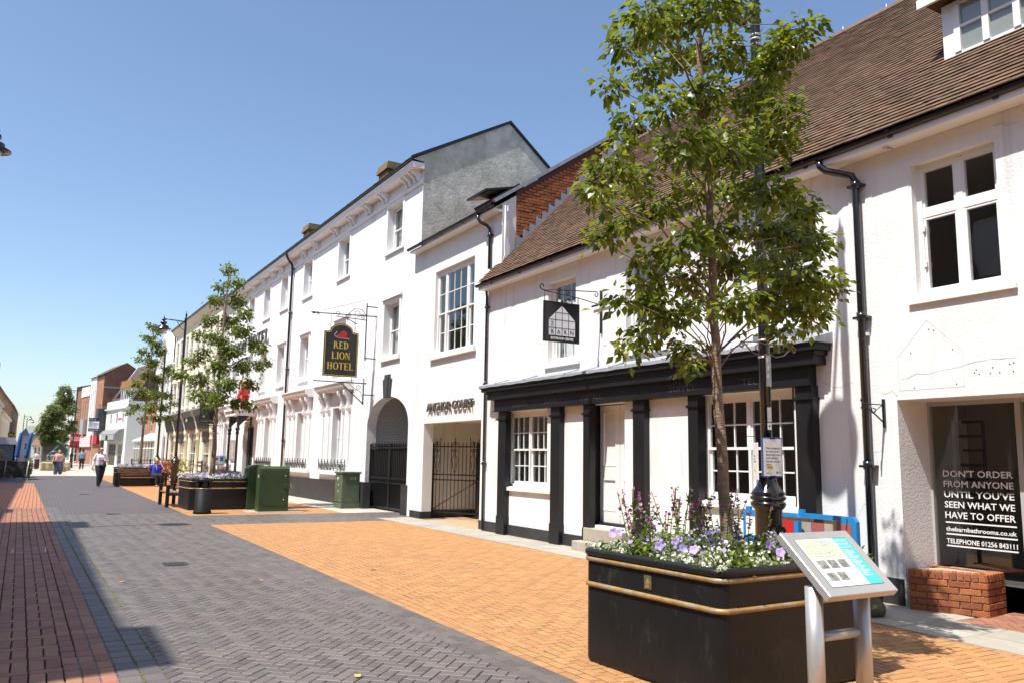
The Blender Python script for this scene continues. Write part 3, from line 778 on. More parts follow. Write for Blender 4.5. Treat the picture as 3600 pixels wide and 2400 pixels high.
b = MB(); b.quad((9.42, 2.4, .3), (11.6, 2.4, .3), (11.6, 7.5, .3), (9.42, 7.5, .3), 1); b.quad((11.3, 2.4, .3), (11.3, 7.5, .3), (11.3, 7.5, 3), (11.3, 2.4, 3)); b.quad((9.45, 6.75, .3), (11.3, 6.75, .3), (11.3, 6.75, 3), (9.45, 6.75, 3)); b.quad((9.42, 2.4, 2.9), (11.6, 2.4, 2.9), (11.6, 7.5, 2.9), (9.42, 7.5, 2.9))
b.build('showroom', [mat('showroom_wall', (.30, .30, .27), .9), mat('showroom_floor', (.12, .11, .10), .5)], barn, True)
tr = thing('towel_radiator', 'black ladder towel radiator behind the shop window lettering', 'radiator', (10.35, 6.1, .6))
t = MB()
for y in (6.30, 5.96): t.box(10.33, 10.36, y - .015, y + .015, .62, 2.19)
t.build('rail', M['iron'], tr, True)
for i, z in enumerate((2.17, 1.99, 1.81, 1.62, 1.44, 1.26, 1.08, .9, .72)):
    q = MB(); a = .0 if i % 2 else .03; q.box(10.335, 10.355, 5.975, 6.29 - a * 2, z - .018, z + .018); q.build('rung', M['iron'], tr, True)
dc = MB(); dc.box(10.42, 10.6, 6.32, 6.42, .35, 2.2); tag(dc.build('display_panel', mat('display_white', (.55, .55, .52), .6)), 'pale upright panel inside the showroom beside the towel radiator', 'panel')
# the low brick walls under the window
bw = thing('brick_stall_riser', 'low red brick wall angled across the shop window foot, header course on top', 'wall', (8.75, 5.6, 0))
core = MB(); core.prism([(8.66, 5.93), (8.985, 5.26), (9.43, 5.33), (9.43, 5.9)], 'z', -.01, .435); core.build('mortar_core', M['mortar'], bw, True)
def brickrow(a, b_, z, h, ln, off, depth=.10, parent=None, rng=random.Random(2), out=1, m='rbrick', gap=.010):
    a = Vector((*a, 0)); b_ = Vector((*b_, 0)); d = (b_ - a); L_ = d.length; d.normalize(); nrm = Vector((d.y, -d.x, 0)) * out
    t = -off
    while t < L_ - .02:
        t0 = max(t, 0); t1 = min(t + ln - gap, L_)
        if t1 - t0 > .02:
            q = MB(); q.bbox(0, t1 - t0, -depth, .006 + rng.uniform(-.002, .003), 0, h - gap, .004)
            o = q.build('brick', M[m], parent)
            o.matrix_parent_inverse = parent.matrix_basis.inverted()
            o.matrix_basis = Matrix(((d.x, nrm.x, 0, a.x + d.x * t0), (d.y, nrm.y, 0, a.y + d.y * t0), (0, 0, 1, z), (0, 0, 0, 1)))
        t += ln
P0, P1, P2 = (8.64, 5.93), (8.975, 5.235), (9.44, 5.31)
for r in range(5):
    brickrow(P0, P1, r * .073, .073, .215, .1075 * (r % 2) + .03, parent=bw, out=1)
    brickrow(P1, P2, r * .073, .073, .215 if r % 2 else .1075, .05 * (r % 2), parent=bw, out=1)
brickrow(P0, P1, .365, .09, .07, 0, .16, parent=bw, out=1); brickrow(P1, P2, .365, .09, .068, 0, .14, parent=bw, out=1)
brickrow((9.36, 6.06), (9.36, 5.30), .37, .07, .215, .1, .08, parent=bw, out=-1); brickrow((9.36, 6.06), (9.36, 5.30), .30, .07, .215, 0, .08, parent=bw, out=-1)
brickrow((9.30, 6.06), (9.30, 5.30), .44, .012, .11, 0, .1, parent=bw, out=-1)
# small things on the wall
bk = thing('sign_bracket', 'empty wrought iron bracket on the white wall right of the drainpipe', 'bracket', (8.78, 6.24, 2.2))
k = MB(); k.box(8.77, 8.80, 6.225, 6.255, 2.05, 2.39); k.build('wall_bar', M['iron'], bk, True)
k = MB(); k.tube([(8.78, 6.24, 2.32), (8.38, 6.24, 2.32)], .007, 6); k.tube([(8.78, 6.24, 2.10), (8.62, 6.24, 2.20), (8.38, 6.24, 2.315)], .010, 6)
def scroll(c, r, plane, a0=0, turns=1.2, n=16, flip=1):
    out = []
    for i in range(n + 1):
        t = i / n; a = a0 + flip * turns * 2 * math.pi * t; rr = r * (1 - .72 * t)
        u, v = rr * math.cos(a), rr * math.sin(a)
        out.append((c[0] + u, c[1], c[2] + v) if plane == 'xz' else (c[0], c[1] + u, c[2] + v))
    return out
k.tube(scroll((8.385, 6.24, 2.355), .035, 'xz', -1.5, 1.1), .008, 6); k.tube(scroll((8.39, 6.24, 2.275), .035, 'xz', 1.5, 1.1, flip=-1), .008, 6)
k.tube(scroll((8.60, 6.24, 2.255), .045, 'xz', 2.5, 1.0), .007, 6); k.tube([(8.60, 6.24, 2.23), (8.78, 6.24, 2.33)], .006, 6)
k.build('arm', M['iron'], bk, True)
g2 = MB(); rs = mat('old_sign_outline', (.70, .665, .61), .85)
def outline(pts, x, w=.008):
    for p, q in zip(pts, pts[1:] + pts[:1]):
        d = Vector((0, q[0] - p[0], q[1] - p[1])).normalized(); n_ = Vector((0, -d.z, d.y)) * w / 2
        P, Q = Vector((x, *p)), Vector((x, *q)); g2.quad(P - n_, Q - n_, Q + n_, P + n_)
g2 = MB(); outline([(5.64, 3.27), (6.03, 2.88), (6.03, 2.48), (5.24, 2.48), (5.24, 2.88)], 8.798); g2.build('old_sign_outline', rs, barn, True); g2 = MB(); outline([(15.12, 5.08), (15.72, 4.49), (15.73, 3.73), (14.53, 3.73), (14.52, 4.49)], 8.798)
g2.build('old_sign_outline', rs, barn, True)
g3 = MB(); rg = random.Random(4)
for y, z in ((5.62, 3.16), (5.56, 3.14), (5.35, 2.9), (5.86, 2.91), (5.33, 2.51), (5.84, 2.5), (5.12, 2.62), (5.07, 2.6), (5.1, 2.65), (4.95, 2.6), (4.92, 2.66), (4.85, 2.6), (4.74, 2.68), (4.7, 2.69), (4.71, 2.6)): g3.sphere((8.8, y, z), .008, 6, 4)
g3.build('rusty_screw', mat('rust', (.16, .045, .015), .9), barn, True)
h = MB(); h.box(8.74, 8.8, 6.39, 6.42, 3.18, 3.22); h.build('cable_clip', M['wpaint'], barn, True)
h = MB(); h.tube([(8.80, 5.93, 5.46), (8.58, 5.93, 5.40)], .014, 8); h.build('overflow_pipe', M['steel'], barn, True)

rg = random.Random(14)
def wallcrack(pts, name='hairline_crack'):
    q = MB(); P = []
    for p, r_ in zip(pts, pts[1:]):
        for t in range(5): P.append((p[0] + (r_[0] - p[0]) * t / 5 + rg.gauss(0, .012), p[1] + (r_[1] - p[1]) * t / 5 + rg.gauss(0, .012)))
    for p, r_ in zip(P, P[1:]):
        d = Vector((0, r_[0] - p[0], r_[1] - p[1])).normalized(); n_ = Vector((0, -d.z, d.y)) * rg.uniform(.001, .0022); A_, B_ = Vector((8.7975, *p)), Vector((8.7975, *r_)); q.quad(A_ - n_, B_ - n_, B_ + n_, A_ + n_)
    q.build(name, bpy.data.materials.get('crack_grey') or mat('crack_grey', (.34, .31, .27), .95), barn, True)  # hairline cracks are thin flat strips, darker than the render
for pts in ([(6.9, .7), (6.7, .95), (6.5, 1.2)], [(6.35, 1.3), (6.38, 1.75), (6.25, 1.8)], [(7.15, 2.66), (6.9, 2.58), (6.62, 2.62)], [(6.28, 2.45), (6.12, 2.47), (6.05, 2.38)], [(6.0, 2.62), (5.5, 2.66), (5.0, 2.74), (4.6, 2.76)], [(4.72, 5.3), (4.4, 5.25)], [(12.2, 3.3), (12.0, 3.6), (12.1, 3.9)], [(14.3, 3.5), (14.2, 4.2)], [(9.9, 1.8), (9.8, 1.3)], [(5.8, .62), (5.78, .3)]): wallcrack(pts)
# roof of single clay tiles
def tiles(parent, x0, z0, ux, uz, length, ya, yb, expo, tw, m, objs=300, world=True, skip=None, near=(0, 0, 1.6), sag=.006, seed=1):
    rng = random.Random(seed); nx, nz = -uz, ux
    n = int(length / expo); cnt = int((yb - ya) / tw)
    tl = expo * 2.2; th = .015
    pos = []
    for r in range(n):
        for c_ in range(cnt):
            y = ya + (c_ + (.5 if r % 2 else 0)) * tw
            if skip and skip(y + tw / 2, r * expo): continue
            pos.append((r, y))
    def shape(q, w_, h0):
        # butt end proud of the course below
        v = []
        for s_, lift in ((-.012, .043 + h0), (tl, .004)):
            for dy in (.0015, w_ - .0015):
                for t in (0, th): v.append((s_, dy, lift - th + t))
        q.add(v, [(0, 1, 3, 2), (1, 5, 7, 3), (0, 4, 5, 1), (2, 3, 7, 6)])
    proto = MB(); shape(proto, tw, 0); me = proto.mesh('tile'); me.materials.append(m)
    def dist(p):
        r, y = p; X, Z = x0 + ux * r * expo, z0 + uz * r * expo
        return (not in_view(X, y, Z), X * X + y * y + (Z - 1.6) ** 2)
    pos.sort(key=dist)
    V = []; F = []
    Rm = Matrix(((ux, 0, nx), (0, 1, 0), (uz, 0, nz)))
    for i, (r, y) in enumerate(pos):
        t = r * expo + rng.gauss(0, .003); lift = sag * math.sin(y * 1.1 + r * .09) + rng.gauss(0, .0016)
        P = Vector((x0 + ux * t + nx * lift, y + rng.gauss(0, .002), z0 + uz * t + nz * lift))
        Q = Rm @ Euler((rng.gauss(0, .006), 0, rng.gauss(0, .008))).to_matrix()
        if i < objs:
            o = bpy.data.objects.new('tile', me); COL.objects.link(o); o.parent = parent
            if world: o.matrix_parent_inverse = parent.matrix_basis.inverted()
            o.matrix_basis = Matrix.Translation(P) @ Q.to_4x4()
        else:
            k0 = len(V)
            for v in proto.v: V.append(P + Q @ Vector(v))
            F.extend(tuple(a + k0 for a in f_) for f_ in proto.f)
    fm = bpy.data.meshes.new('tile_courses'); fm.from_pydata([tuple(v) for v in V], [], F); fm.materials.append(m)
    o = bpy.data.objects.new('tile_courses', fm); COL.objects.link(o); o.parent = parent
    if world: o.matrix_parent_inverse = parent.matrix_basis.inverted()
    stuff(o)
rp = math.hypot(3.8, 3.93); UX, UZ = 3.8 / rp, 3.93 / rp
rf = MB(); rf.quad((8.5, -2, 5.55), (8.5, 16.42, 5.55), (12.3, 16.42, 9.48), (12.3, -2, 9.48)); rf.quad((12.3, -2, 9.48), (12.3, 16.42, 9.48), (16.1, 16.42, 5.55), (16.1, -2, 5.55))
roof = rf.build('roof', mat('roof_underlay', (.03, .022, .018), .95), barn, True)
def on_dormer(y, t):
    X = 8.5 + UX * t; return 3.2 < y < 5.66 and X > 9.50
tiles(roof, 8.475, 5.575, UX, UZ, rp, 1.0, 16.42, .102, .168, M['tile'], world=False, skip=on_dormer)
rd = MB(); y = 1.0
while y < 16.4:
    v = []; n = 6
    for yy in (y, y + .445):
        for j in range(n + 1):
            t = math.pi * j / n; v.append((12.3 - math.cos(t) * .13, yy, 9.47 + math.sin(t) * .11))
    rd.add(v, [(i, i + 1, n + 2 + i, n + 1 + i) for i in range(n)], 0, True); y += .45
rd.build('ridge_tiles', M['tile'], roof)
mo = MB(); rg = random.Random(8)
for i in range(500):
    y = rg.uniform(6, 13.5); X = 12.3 - abs(rg.gauss(.12, .16)); Z = 9.48 - (12.3 - X) * UZ / UX + .045; r_ = rg.uniform(.015, .05)
    mo.sphere((X, y, Z), (r_, r_ * 1.6, r_ * .5), 5, 3)
stuff(mo.build('roof_moss', mat('orange_lichen', (.30, .15, .03), .95, .5, 12), roof))
sp = MB()
for y in (7.4, 8.3, 9.2, 10.1, 11.): sp.tube([(12.3, y, 9.5), (12.3, y, 9.66)], .012, 5)
sp.build('ridge_spike', M['lead'], roof)
# dormer
dm = MB(); dm.poly([(9.5, 3.2, 6.58), (9.5, 5.63, 6.58), (9.5, 5.63, 7.42), (9.5, 3.2, 7.42)]); dm.poly([(9.5, 5.63, 6.58), (10.33, 5.63, 7.42), (9.5, 5.63, 7.42)]); dm.poly([(9.5, 3.2, 6.58), (10.33, 3.2, 7.42), (9.5, 3.2, 7.42)])
dorm = dm.build('dormer', M['tile'], barn, True)
f = MB()
f.box(9.46, 9.50, 5.48, 5.63, 6.60, 7.36); f.box(9.455, 9.5, 3.2, 5.48, 6.60, 6.68); f.box(9.455, 9.5, 3.2, 5.48, 7.30, 7.36)
for i, y in enumerate((5.44, 5.09, 4.73, 4.37, 4.01, 3.65)): f.box(9.44, 9.5, y - .04, y + .04, 6.68, 7.30)
for y in (5.245, 4.91, 4.55, 4.19, 3.83): f.box(9.45, 9.5, y - .145 if y < 5.2 else y - .115, y + .145 if y < 5.2 else y + .155, 6.985, 7.02)
f.build('dormer_window', M['wflaky'], dorm)
for y in (5.265, 4.91, 4.55, 4.19, 3.83):
    for z0, z1 in ((6.68, 6.985), (7.02, 7.30)):
        p = MB(); p.quad((9.475, y - .15, z0), (9.475, y + .15, z0), (9.475, y + .15, z1), (9.475, y - .15, z1)); p.build('pane', M['glass'], dorm)
f = MB(); f.box(9.49, 9.494, 3.3, 5.4, 6.6, 7.4); f.build('dormer_interior', M['dimwall'], dorm)
f = MB(); f.box(9.28, 10.6, 3.0, 5.78, 7.42, 7.47); f.prism([(9.26, 7.47), (10.8, 7.47), (10.9, 8.0)], 'y', 3.0, 5.80); f.build('dormer_roof', M['tile'], dorm)
f = MB(); f.box(9.24, 9.28, 3.0, 5.82, 7.36, 7.48); f.build('dormer_fascia', M['wpaint'], dorm)
f = MB(); f.quad((9.36, 3.1, 6.50), (9.36, 5.72, 6.50), (9.49, 5.70, 6.63), (9.49, 3.1, 6.63)); f.build('lead_apron', M['lead'], dorm)

# ------------------------------------------------------------------ hanging sign of the bathroom shop
sg = thing('hanging_sign', 'black square hanging sign with pale barn outline on a white wall bracket', 'sign', (8.76, 11.96, 4.3))
k = MB(); k.box(8.755, 8.80, 11.945, 11.975, 3.90, 4.70); k.box(8.745, 8.757, 11.70, 12.22, 4.42, 4.455); k.build('wall_bar', M['iron'], sg, True)
k = MB(); k.tube([(8.76, 11.96, 4.43), (8.28, 11.96, 4.50), (7.53, 11.96, 4.56)], .009, 6)
k.tube([(7.53, 11.96, 4.57), (8.2, 11.96, 4.63), (8.66, 11.96, 4.665)] + scroll((8.66, 11.96, 4.61), .055, 'xz', 1.57, .95, flip=-1), .009, 6)
k.tube([(7.60, 11.96, 4.56), (7.50, 11.96, 4.57)] + scroll((7.49, 11.96, 4.635), .06, 'xz', -1.57, .85, flip=-1), .011, 6)
k.tube(scroll((8.02, 11.96, 4.575), .05, 'xz', -1.2, 1.1), .009, 6)
k.build('arm', M['iron'], sg, True)
for x in (7.545, 8.26):
    k = MB(); k.tube([(x, 11.96, 4.37), (x, 11.96, 4.50 if x > 8 else 4.55)], .008, 6); k.build('hanger', M['iron'], sg, True)
k = MB(); k.bbox(7.53, 8.275, 11.945, 11.975, 3.665, 4.375, .006); bd = k.build('board', M['signblack'], sg, True)
fr = MB()
for a in ((7.525, 7.55, 3.66, 4.38), (8.255, 8.28, 3.66, 4.38)): fr.box(a[0], a[1], 11.94, 11.98, a[2], a[3])
for a in ((3.66, 3.685), (4.355, 4.38)): fr.box(7.55, 8.255, 11.941, 11.979, *a)
fr.build('rim', M['black'], bd)
hp = MB(); X0, X1 = 7.625, 8.185; ys = 11.9425
hp.poly([(X0, ys, 3.775), (X1, ys, 3.775), (X1, ys, 4.06), (7.905, ys, 4.315), (X0, ys, 4.06)]); hp.build('barn_emblem', M['signgrey'], bd)
hl = MB()
for x in (7.765, 7.905, 8.045): hl.box(x - .005, x + .005, 11.9405, 11.9418, 3.775, 4.06 + (4.315 - 4.06) * (1 - abs(x - 7.905) / .28))
for z in (3.91, 4.055, 4.185):
    e = 0 if z < 4.06 else (z - 4.06) / (.255) * .28
    hl.box(X0 + e, X1 - e, 11.9403, 11.9416, z - .005, z + .005)
hl.build('emblem_grid', M['signblack'], bd)
for i, ch in enumerate('BARN'): text('letter', ch, .105, M['signblack'], T(7.695 + i * .14, 11.940, 3.805) @ FY, bd, .0008, 'CENTER')
text('letter', 'THE', .058, M['signblack'], T(7.715, 11.940, 3.93) @ FY @ Matrix.Rotation(R(90), 4, 'Z'), bd, .0008, fit=.10)
text('letter', 'BATHROOM CENTRE', .06, M['white'], T(7.67, 11.942, 3.705) @ FY, bd, .001, fit=.48, bold=.002)

# ------------------------------------------------------------------ the white building with the gated passage
ac = thing('anchor_court_building', 'narrow white two storey building between hotel and shop, gated passage below a triple window', 'building', (8.93, 18.7, 0))
XA = 8.93
b = MB(); b.wall(XA, 16.42, 21.15, 0, 7.40, [(17.40, 19.69, 4.25, 6.55, .12), (16.88, 20.17, 0, 2.5, .28)])
b.build('wall', M['anchor'], ac, True)
b = MB(); b.quad((9.2, 20.40, 0), (13, 20.40, 0), (13, 20.40, 2.6), (9.2, 20.40, 2.6)); b.quad((9.2, 16.6, 0), (13, 16.6, 0), (13, 16.6, 2.6), (9.2, 16.6, 2.6)); b.quad((9.21, 16.6, 2.56), (13, 16.6, 2.56), (13, 20.4, 2.56), (9.21, 20.4, 2.56)); b.quad((13, 16.6, 0), (13, 20.4, 0), (13, 20.4, 2.6), (13, 16.6, 2.6))
b.quad((9.21, 20.17, 0), (9.21, 20.40, 0), (9.21, 20.40, 2.56), (9.21, 20.17, 2.56)); b.quad((9.21, 16.6, 0), (9.21, 16.88, 0), (9.21, 16.88, 2.56), (9.21, 16.6, 2.56))
b.build('passage', M['anchor'], ac, True)
pieces('plinth', M['plinth'], ac, [(8.9, 8.93, 20.19, 20.9, -.02, .18), (9.22, 10.8, 20.36, 20.40, -.02, .20), (8.92, 9.21, 20.165, 20.20, -.02, .18), (8.9, 8.93, 16.44, 16.86, -.02, .2)])
b = MB(); b.quad((10.6, 16.5, 2.7), (10.6, 21, 2.7), (10.6, 21, 7.3), (10.6, 16.5, 7.3)); b.quad((9.0, 16.5, 4.2), (10.6, 16.5, 4.2), (10.6, 21, 4.2), (9, 21, 4.2)); b.quad((9.0, 16.5, 6.9), (10.6, 16.5, 6.9), (10.6, 21, 6.9), (9, 21, 6.9)); b.quad((9.06, 16.5, 4.2), (10.6, 16.5, 4.2), (10.6, 16.5, 7), (9.06, 16.5, 7)); b.quad((9.06, 21, 4.2), (10.6, 21, 4.2), (10.6, 21, 7), (9.06, 21, 7))
b.build('interior', M['dimwall'], ac, True)
window(ac, XA + .09, 17.40, 19.69, 4.27, 6.55, [(0, .195), (.235, .765), (.805, 1)], [1, 3, 1], 2, head=.10, curtain=(M['curtain'], [(.02, .17), (.27, .36), (.83, .98)]))
sillpart(ac, 8.84, 9.03, 17.22, 19.85, 4.16, 4.28, M['anchor'])
MB().box(8.68, 8.925, 16.05, 20.95, 7.30, 7.36).build('eaves_board', M['wpaint'], ac, True)
gutter(ac, 8.64, 7.42, 16.0, 21.0)
pipe(ac, [(8.64, 16.75, 7.38), (8.64, 16.72, 7.26), (8.68, 16.68, 7.17), (8.80, 16.57, 7.08), (8.86, 16.53, 7.0), (8.87, 16.53, 6.9), (8.87, 16.53, 6.02)], .04, [(8.87, 16.53, 6.85)])
MB().quad((8.58, 16.02, 7.44), (8.58, 21.14, 7.44), (12.95, 21.14, 10.45), (12.95, 16.02, 10.45)).quad((12.95, 16.02, 10.45), (12.95, 21.14, 10.45), (16, 21.14, 8.4), (16, 16.02, 8.4)).build('roof', M['tile'], ac, True)
vg_ = MB().box(0, 4.9, -.06, .03, -.02, .06).build('verge', M['lead'], ac, True)
vg_.matrix_basis = Matrix.Translation((8.7, 16.06, 7.5)) @ Matrix.Rotation(-math.atan(.69), 4, 'Y')
f = MB(); f.poly([(8.93, 16.05, 5.6), (9.30, 16.05, 5.6), (9.30, 16.05, 7.76), (8.93, 16.05, 7.5)]); f.poly([(8.93, 16.05, 5.6), (8.93, 16.42, 5.6), (8.93, 16.42, 7.4), (8.93, 16.05, 7.5)])
f.build('side_wall', M['anchor'], ac, True)
gb = MB().poly([(9.30, 16.06, 6.2), (12.95, 16.06, 9.9), (12.95, 16.06, 10.40), (9.30, 16.06, 7.86)]).build('brick_gable', M['dmortar'], ac, True)
rg = random.Random(21); z = 6.30; row = 0
bm_ = {}
while z < 10.2:
    x = 9.31 + (.11 if row % 2 else 0) - .11
    while x < 12.9:
        x0, x1 = max(x, 9.305), x + .205
        lo = 5.60 + UZ / UX * (x1 - 8.5) + .05; hi = 7.62 + .69 * (x0 - 9.03)
        if x1 - x0 > .05 and z + .062 > lo and z + .062 < hi:
            key = round(x1 - x0, 3)
            if key not in bm_:
                q = MB(); q.bbox(0, key, -.028, 0, 0, .062, .004); bm_[key] = q.mesh('brick'); bm_[key].materials.append(M['rbrick'])
            o = bpy.data.objects.new('brick', bm_[key]); COL.objects.link(o); o.parent = gb
            o.location = (x0, 16.058 + rg.uniform(-.004, .003), z); o.rotation_euler = (0, rg.gauss(0, .01), 0)
        x += .217
    z += .074; row += 1
f = MB(); n = 17                                      # stepped lead flashing along the roof joint
for i in range(n):
    t0, t1 = i / n, (i + 1) / n
    xa, xb = 9.28 + (12.3 - 9.28) * t0, 9.28 + (12.3 - 9.28) * t1
    za, zb = 5.6 + UZ / UX * (xa - 8.5), 5.6 + UZ / UX * (xb - 8.5)
    f.poly([(xa, 16.005, za + .02), (xb, 16.005, zb + .02), (xb, 16.005, zb + .15), (xa + .015, 16.005, zb + .17 + .03 * (i % 2)), (xa, 16.005, za + .15)])
    f.quad((xa, 16.005, za + .02), (xb, 16.005, zb + .02), (xb + .04, 15.93, zb + .06), (xa + .04, 15.93, za + .06))
f.build('lead_flashing', M['lead'], ac, True)
f = MB(); f.box(12.15, 12.75, 15.9, 16.3, 9.45, 9.98); f.build('lead_box', M['lead'], ac, True)
f = MB(); f.tube([(8.98, 16.0, 7.45), (8.98, 16.0, 6.5), (8.98, 15.98, 6.25), (8.90, 15.98, 6.05)], .018, 6); f.tube([(9.06, 16.03, 7.5), (9.06, 16.03, 6.7)], .012, 6); f.build('cable', M['wpaint'], ac, True)
sl_ = MB(); sl_.box(-.55, .55, -.5, .5, 0, .05); sk = sl_.build('skylight', M['iron'], ac, True)
sk.matrix_basis = Matrix.Translation((9.35, 17.2, 8.12)) @ Matrix.Rotation(R(-14), 4, 'Y')
gq = MB(); gq.quad((-.45, -.42, -.004), (.45, -.42, -.004), (.45, .42, -.004), (-.45, .42, -.004)); gq.build('pane', mat('skylight_glass', (.25, .33, .31), .1), sk)
kb_ = MB().box(9.0, 9.9, 16.7, 17.7, 7.78, 8.0).build('skylight_kerb', M['iron'], ac, True)
kb_.matrix_basis = Matrix.Translation((9.4, 17.2, 7.98)) @ Matrix.Rotation(-math.atan(.69), 4, 'Y') @ Matrix.Translation((-9.4, -17.2, -7.9))
text('lettering', 'ANCHOR COURT', .30, M['lettering'], T(8.88, 19.90, 2.81) @ FX, ac, .022, fit=2.68, world=True, bold=.004)
f = MB()
for y in (19.5, 18.9, 18.2, 17.6): f.box(8.89, 8.93, y - .01, y + .01, 2.88, 2.9)
f.build('letter_pin', M['iron'], ac, True)
lg = MB(); lg.sphere((9.35, 17.05, 2.18), (.06, .06, .08), 8, 6); lg.box(9.3, 9.4, 16.9, 17.0, 2.2, 2.34); lg.build('security_light', M['wpaint'], ac, True)

def gate_leaf(name, label, p, q, h0, h1, group):
    """ornamental leaf: posts, bars, rails, brace and scrolls as parts"""
    P, Q = Vector((*p, 0)), Vector((*q, 0)); L_ = (Q - P).length; ang = math.atan2(Q.y - P.y, Q.x - P.x)
    t = thing(name, label, 'gate', (P.x, P.y, 0), ang, group)
    for x in (0, L_): MB().box(x - .025, x + .025, -.025, .025, h0 - .02, h1 + (.10 if x else .06)).build('post', M['iron'], t)
    for z in (h0 + .03, 1.02, 1.16, h1 - .02): MB().box(.025, L_ - .025, -.012, .012, z - .015, z + .015).build('rail', M['iron'], t)
    n = int(L_ / .125); me = None
    for i in range(1, n):
        x = L_ * i / n; tp = h1 + (.22 if i % 4 == 2 else .10)
        k = MB(); k.tube([(x, 0, h0), (x, 0, tp - .07)], .010, 6); k.tube([(x, 0, tp - .07), (x, 0, tp - .05), (x, 0, tp)], [.008, .018, .001], 6); k.build('bar', M['iron'], t)
    k = MB(); k.tube([(.03, 0, h0 + .1), (L_ - .03, 0, 1.0)], .013, 6); k.build('brace', M['iron'], t)
    for cx in (.16, L_ - .14, L_ / 2):
        k = MB()
        for s_, z in ((1, h1 + .06), (-1, h1 - .12)):
            for e in (1, -1):
                pts = scroll((cx + e * .045, -.02, z), .06, 'xz', math.pi / 2 if s_ > 0 else -math.pi / 2, 1.15, flip=e * s_)
                k.tube(pts, .009, 5)
        for e in (1, -1): k.tube([(cx, -.02, h1 - .2), (cx + e * .05, -.02, h1 - .28), (cx + e * .10, -.02, h1 - .36), (cx + e * .06, -.02, h1 - .48), (cx + e * .06, -.02, h1 - .6)], .009, 5)
        k.tube(scroll((cx, -.02, 1.24), .05, 'xz', 0, 1.2), .008, 5)
        k.build('scrollwork', M['iron'], t)
    return t
gate_leaf('ornamental_gate', 'left leaf of the scrolled black iron gate, swung back against the passage wall', (9.30, 20.32), (9.95, 18.95), .14, 1.92, 'gates of the passage')
gate_leaf('ornamental_gate', 'right leaf of the scrolled black iron gate, next to the drainpipe', (9.85, 18.80), (9.22, 16.95), .10, 1.88, 'gates of the passage')
# ------------------------------------------------------------------ the hotel (local frame: x = 0 is its front, y runs along the street)
HT = math.atan(.0145)
ho = thing('hotel', 'long three storey white hotel with bracketed cornice, hooded windows and arched gateway', 'hotel', (9.1, 21.15, 0), HT)
HL = 27.8
cols_y = [(1.40, 2.6), (6.15, 7.3), (10.5, 11.6), (14.0, 15.05), (17.0, 18.1), (20.0, 21.1), (23.0, 24.1), (25.9, 26.9)]
gw = [(6.75 - .43, 6.75 + .43), (11.15 - .43, 11.15 + .43), (16.25 - .43, 16.25 + .43), (25.0 - .43, 25.0 + .43)]
holes = [(a, b_, 7.95, 9.43, .22) for a, b_ in cols_y] + [(a, b_, 4.62, 6.32, .22) for a, b_ in cols_y] + [(a, b_, 1.10, 3.28, .25) for a, b_ in gw] + [(.45, 3.80, 0, 3.45, 0), (19.4, 20.7, 0, 3.2, .35)]
b = MB(); b.wall(0, 0, HL, 0, 9.95, holes)
ay, az = 2.12, 2.45; arc = []
for i in range(25):
    t = math.pi * i / 24; arc.append((ay + 1.63 * math.cos(t), az + .96 * abs(math.sin(t)) ** .85))
arc = [(3.75, 0)] + arc + [(.49, 0)]
top = [(3.80, 0)] + [(min(max(p[0], .45), 3.80) if 0 < i < 26 else p[0], 3.45) for i, p in enumerate(arc)][1:-1] + [(.45, 0)]
top[1] = (3.80, 3.45); top[-2] = (.45, 3.45)
for i in range(len(arc) - 1):
    b.add([(0, *arc[i]), (0, *arc[i + 1]), (0, *top[i + 1]), (0, *top[i])], [(0, 1, 2, 3)])
b.build('wall', M['hotel'], ho)
b = MB()
for i in range(len(arc) - 1): b.quad((0, *arc[i]), (0, *arc[i + 1]), (.32, *arc[i + 1]), (.32, *arc[i]))
b.build('arch_reveal', mat('rough_white_reveal', (.72, .69, .66), .9, .08, 3, 1.0, 9), ho)
b = MB(); b.quad((0, HL, 0), (10, HL, 0), (10, HL, 10), (0, HL, 10)); b.quad((10, 4, 0), (10, HL, 0), (10, HL, 10), (10, 4, 10)); b.quad((10, 0, 4), (10, 4, 4), (10, 4, 10), (10, 0, 10)); b.build('rear_wall', M['hotel'], ho)
b = MB()
for z in (.02, 3.5, 7.0, 9.9): b.quad((.3, 4.0, z), (2.2, 4.0, z), (2.2, HL, z), (.3, HL, z)) if z < 3 else b.quad((.3, 0, z), (2.2, 0, z), (2.2, HL, z), (.3, HL, z))
b.quad((2.2, 4.0, 0), (2.2, HL, 0), (2.2, HL, 3.5), (2.2, 4.0, 3.5)); b.quad((2.2, 0, 3.5), (2.2, HL, 3.5), (2.2, HL, 9.9), (2.2, 0, 9.9)); b.quad((.33, 4.0, 0), (2.2, 4.0, 0), (2.2, 4.0, 3.5), (.33, 4.0, 3.5))
b.build('interior', M['dimwall'], ho)
# carriage arch behind
wb = brickmat('painted_white_brick', (.74, .72, .69), (.70, .68, .65), (.56, .54, .51), .22, .075, axes='yz', var=.1)
wbx = brickmat('painted_white_brick_side', (.74, .72, .69), (.70, .68, .65), (.56, .54, .51), .22, .075, axes='xz', var=.1)
b = MB(); b.quad((.33, 3.95, 0), (10, 3.95, 0), (10, 3.95, 4.0), (.33, 3.95, 4.0)); b.build('carriage_wall', wbx, ho)
b = MB(); b.quad((.33, .3, 0), (10, .3, 0), (10, .3, 4), (.33, .3, 4)); b.quad((.33, .3, 3.95), (10, .3, 3.95), (10, 4, 3.95), (.33, 4, 3.95)); b.quad((.33, .3, .01), (10, .3, .01), (10, 4, .01), (.33, 4, .01)); b.build('carriage_passage', M['hotel'], ho)
pieces('beam', M['iron'], ho, [(2.2, 2.36, 3.90, 3.949, 1.9, 3.9), (2.36, 4.4, 3.91, 3.949, 2.4, 2.52), (.5, 5, 3.90, 3.948, 0, 1.95)], False)
f = MB()
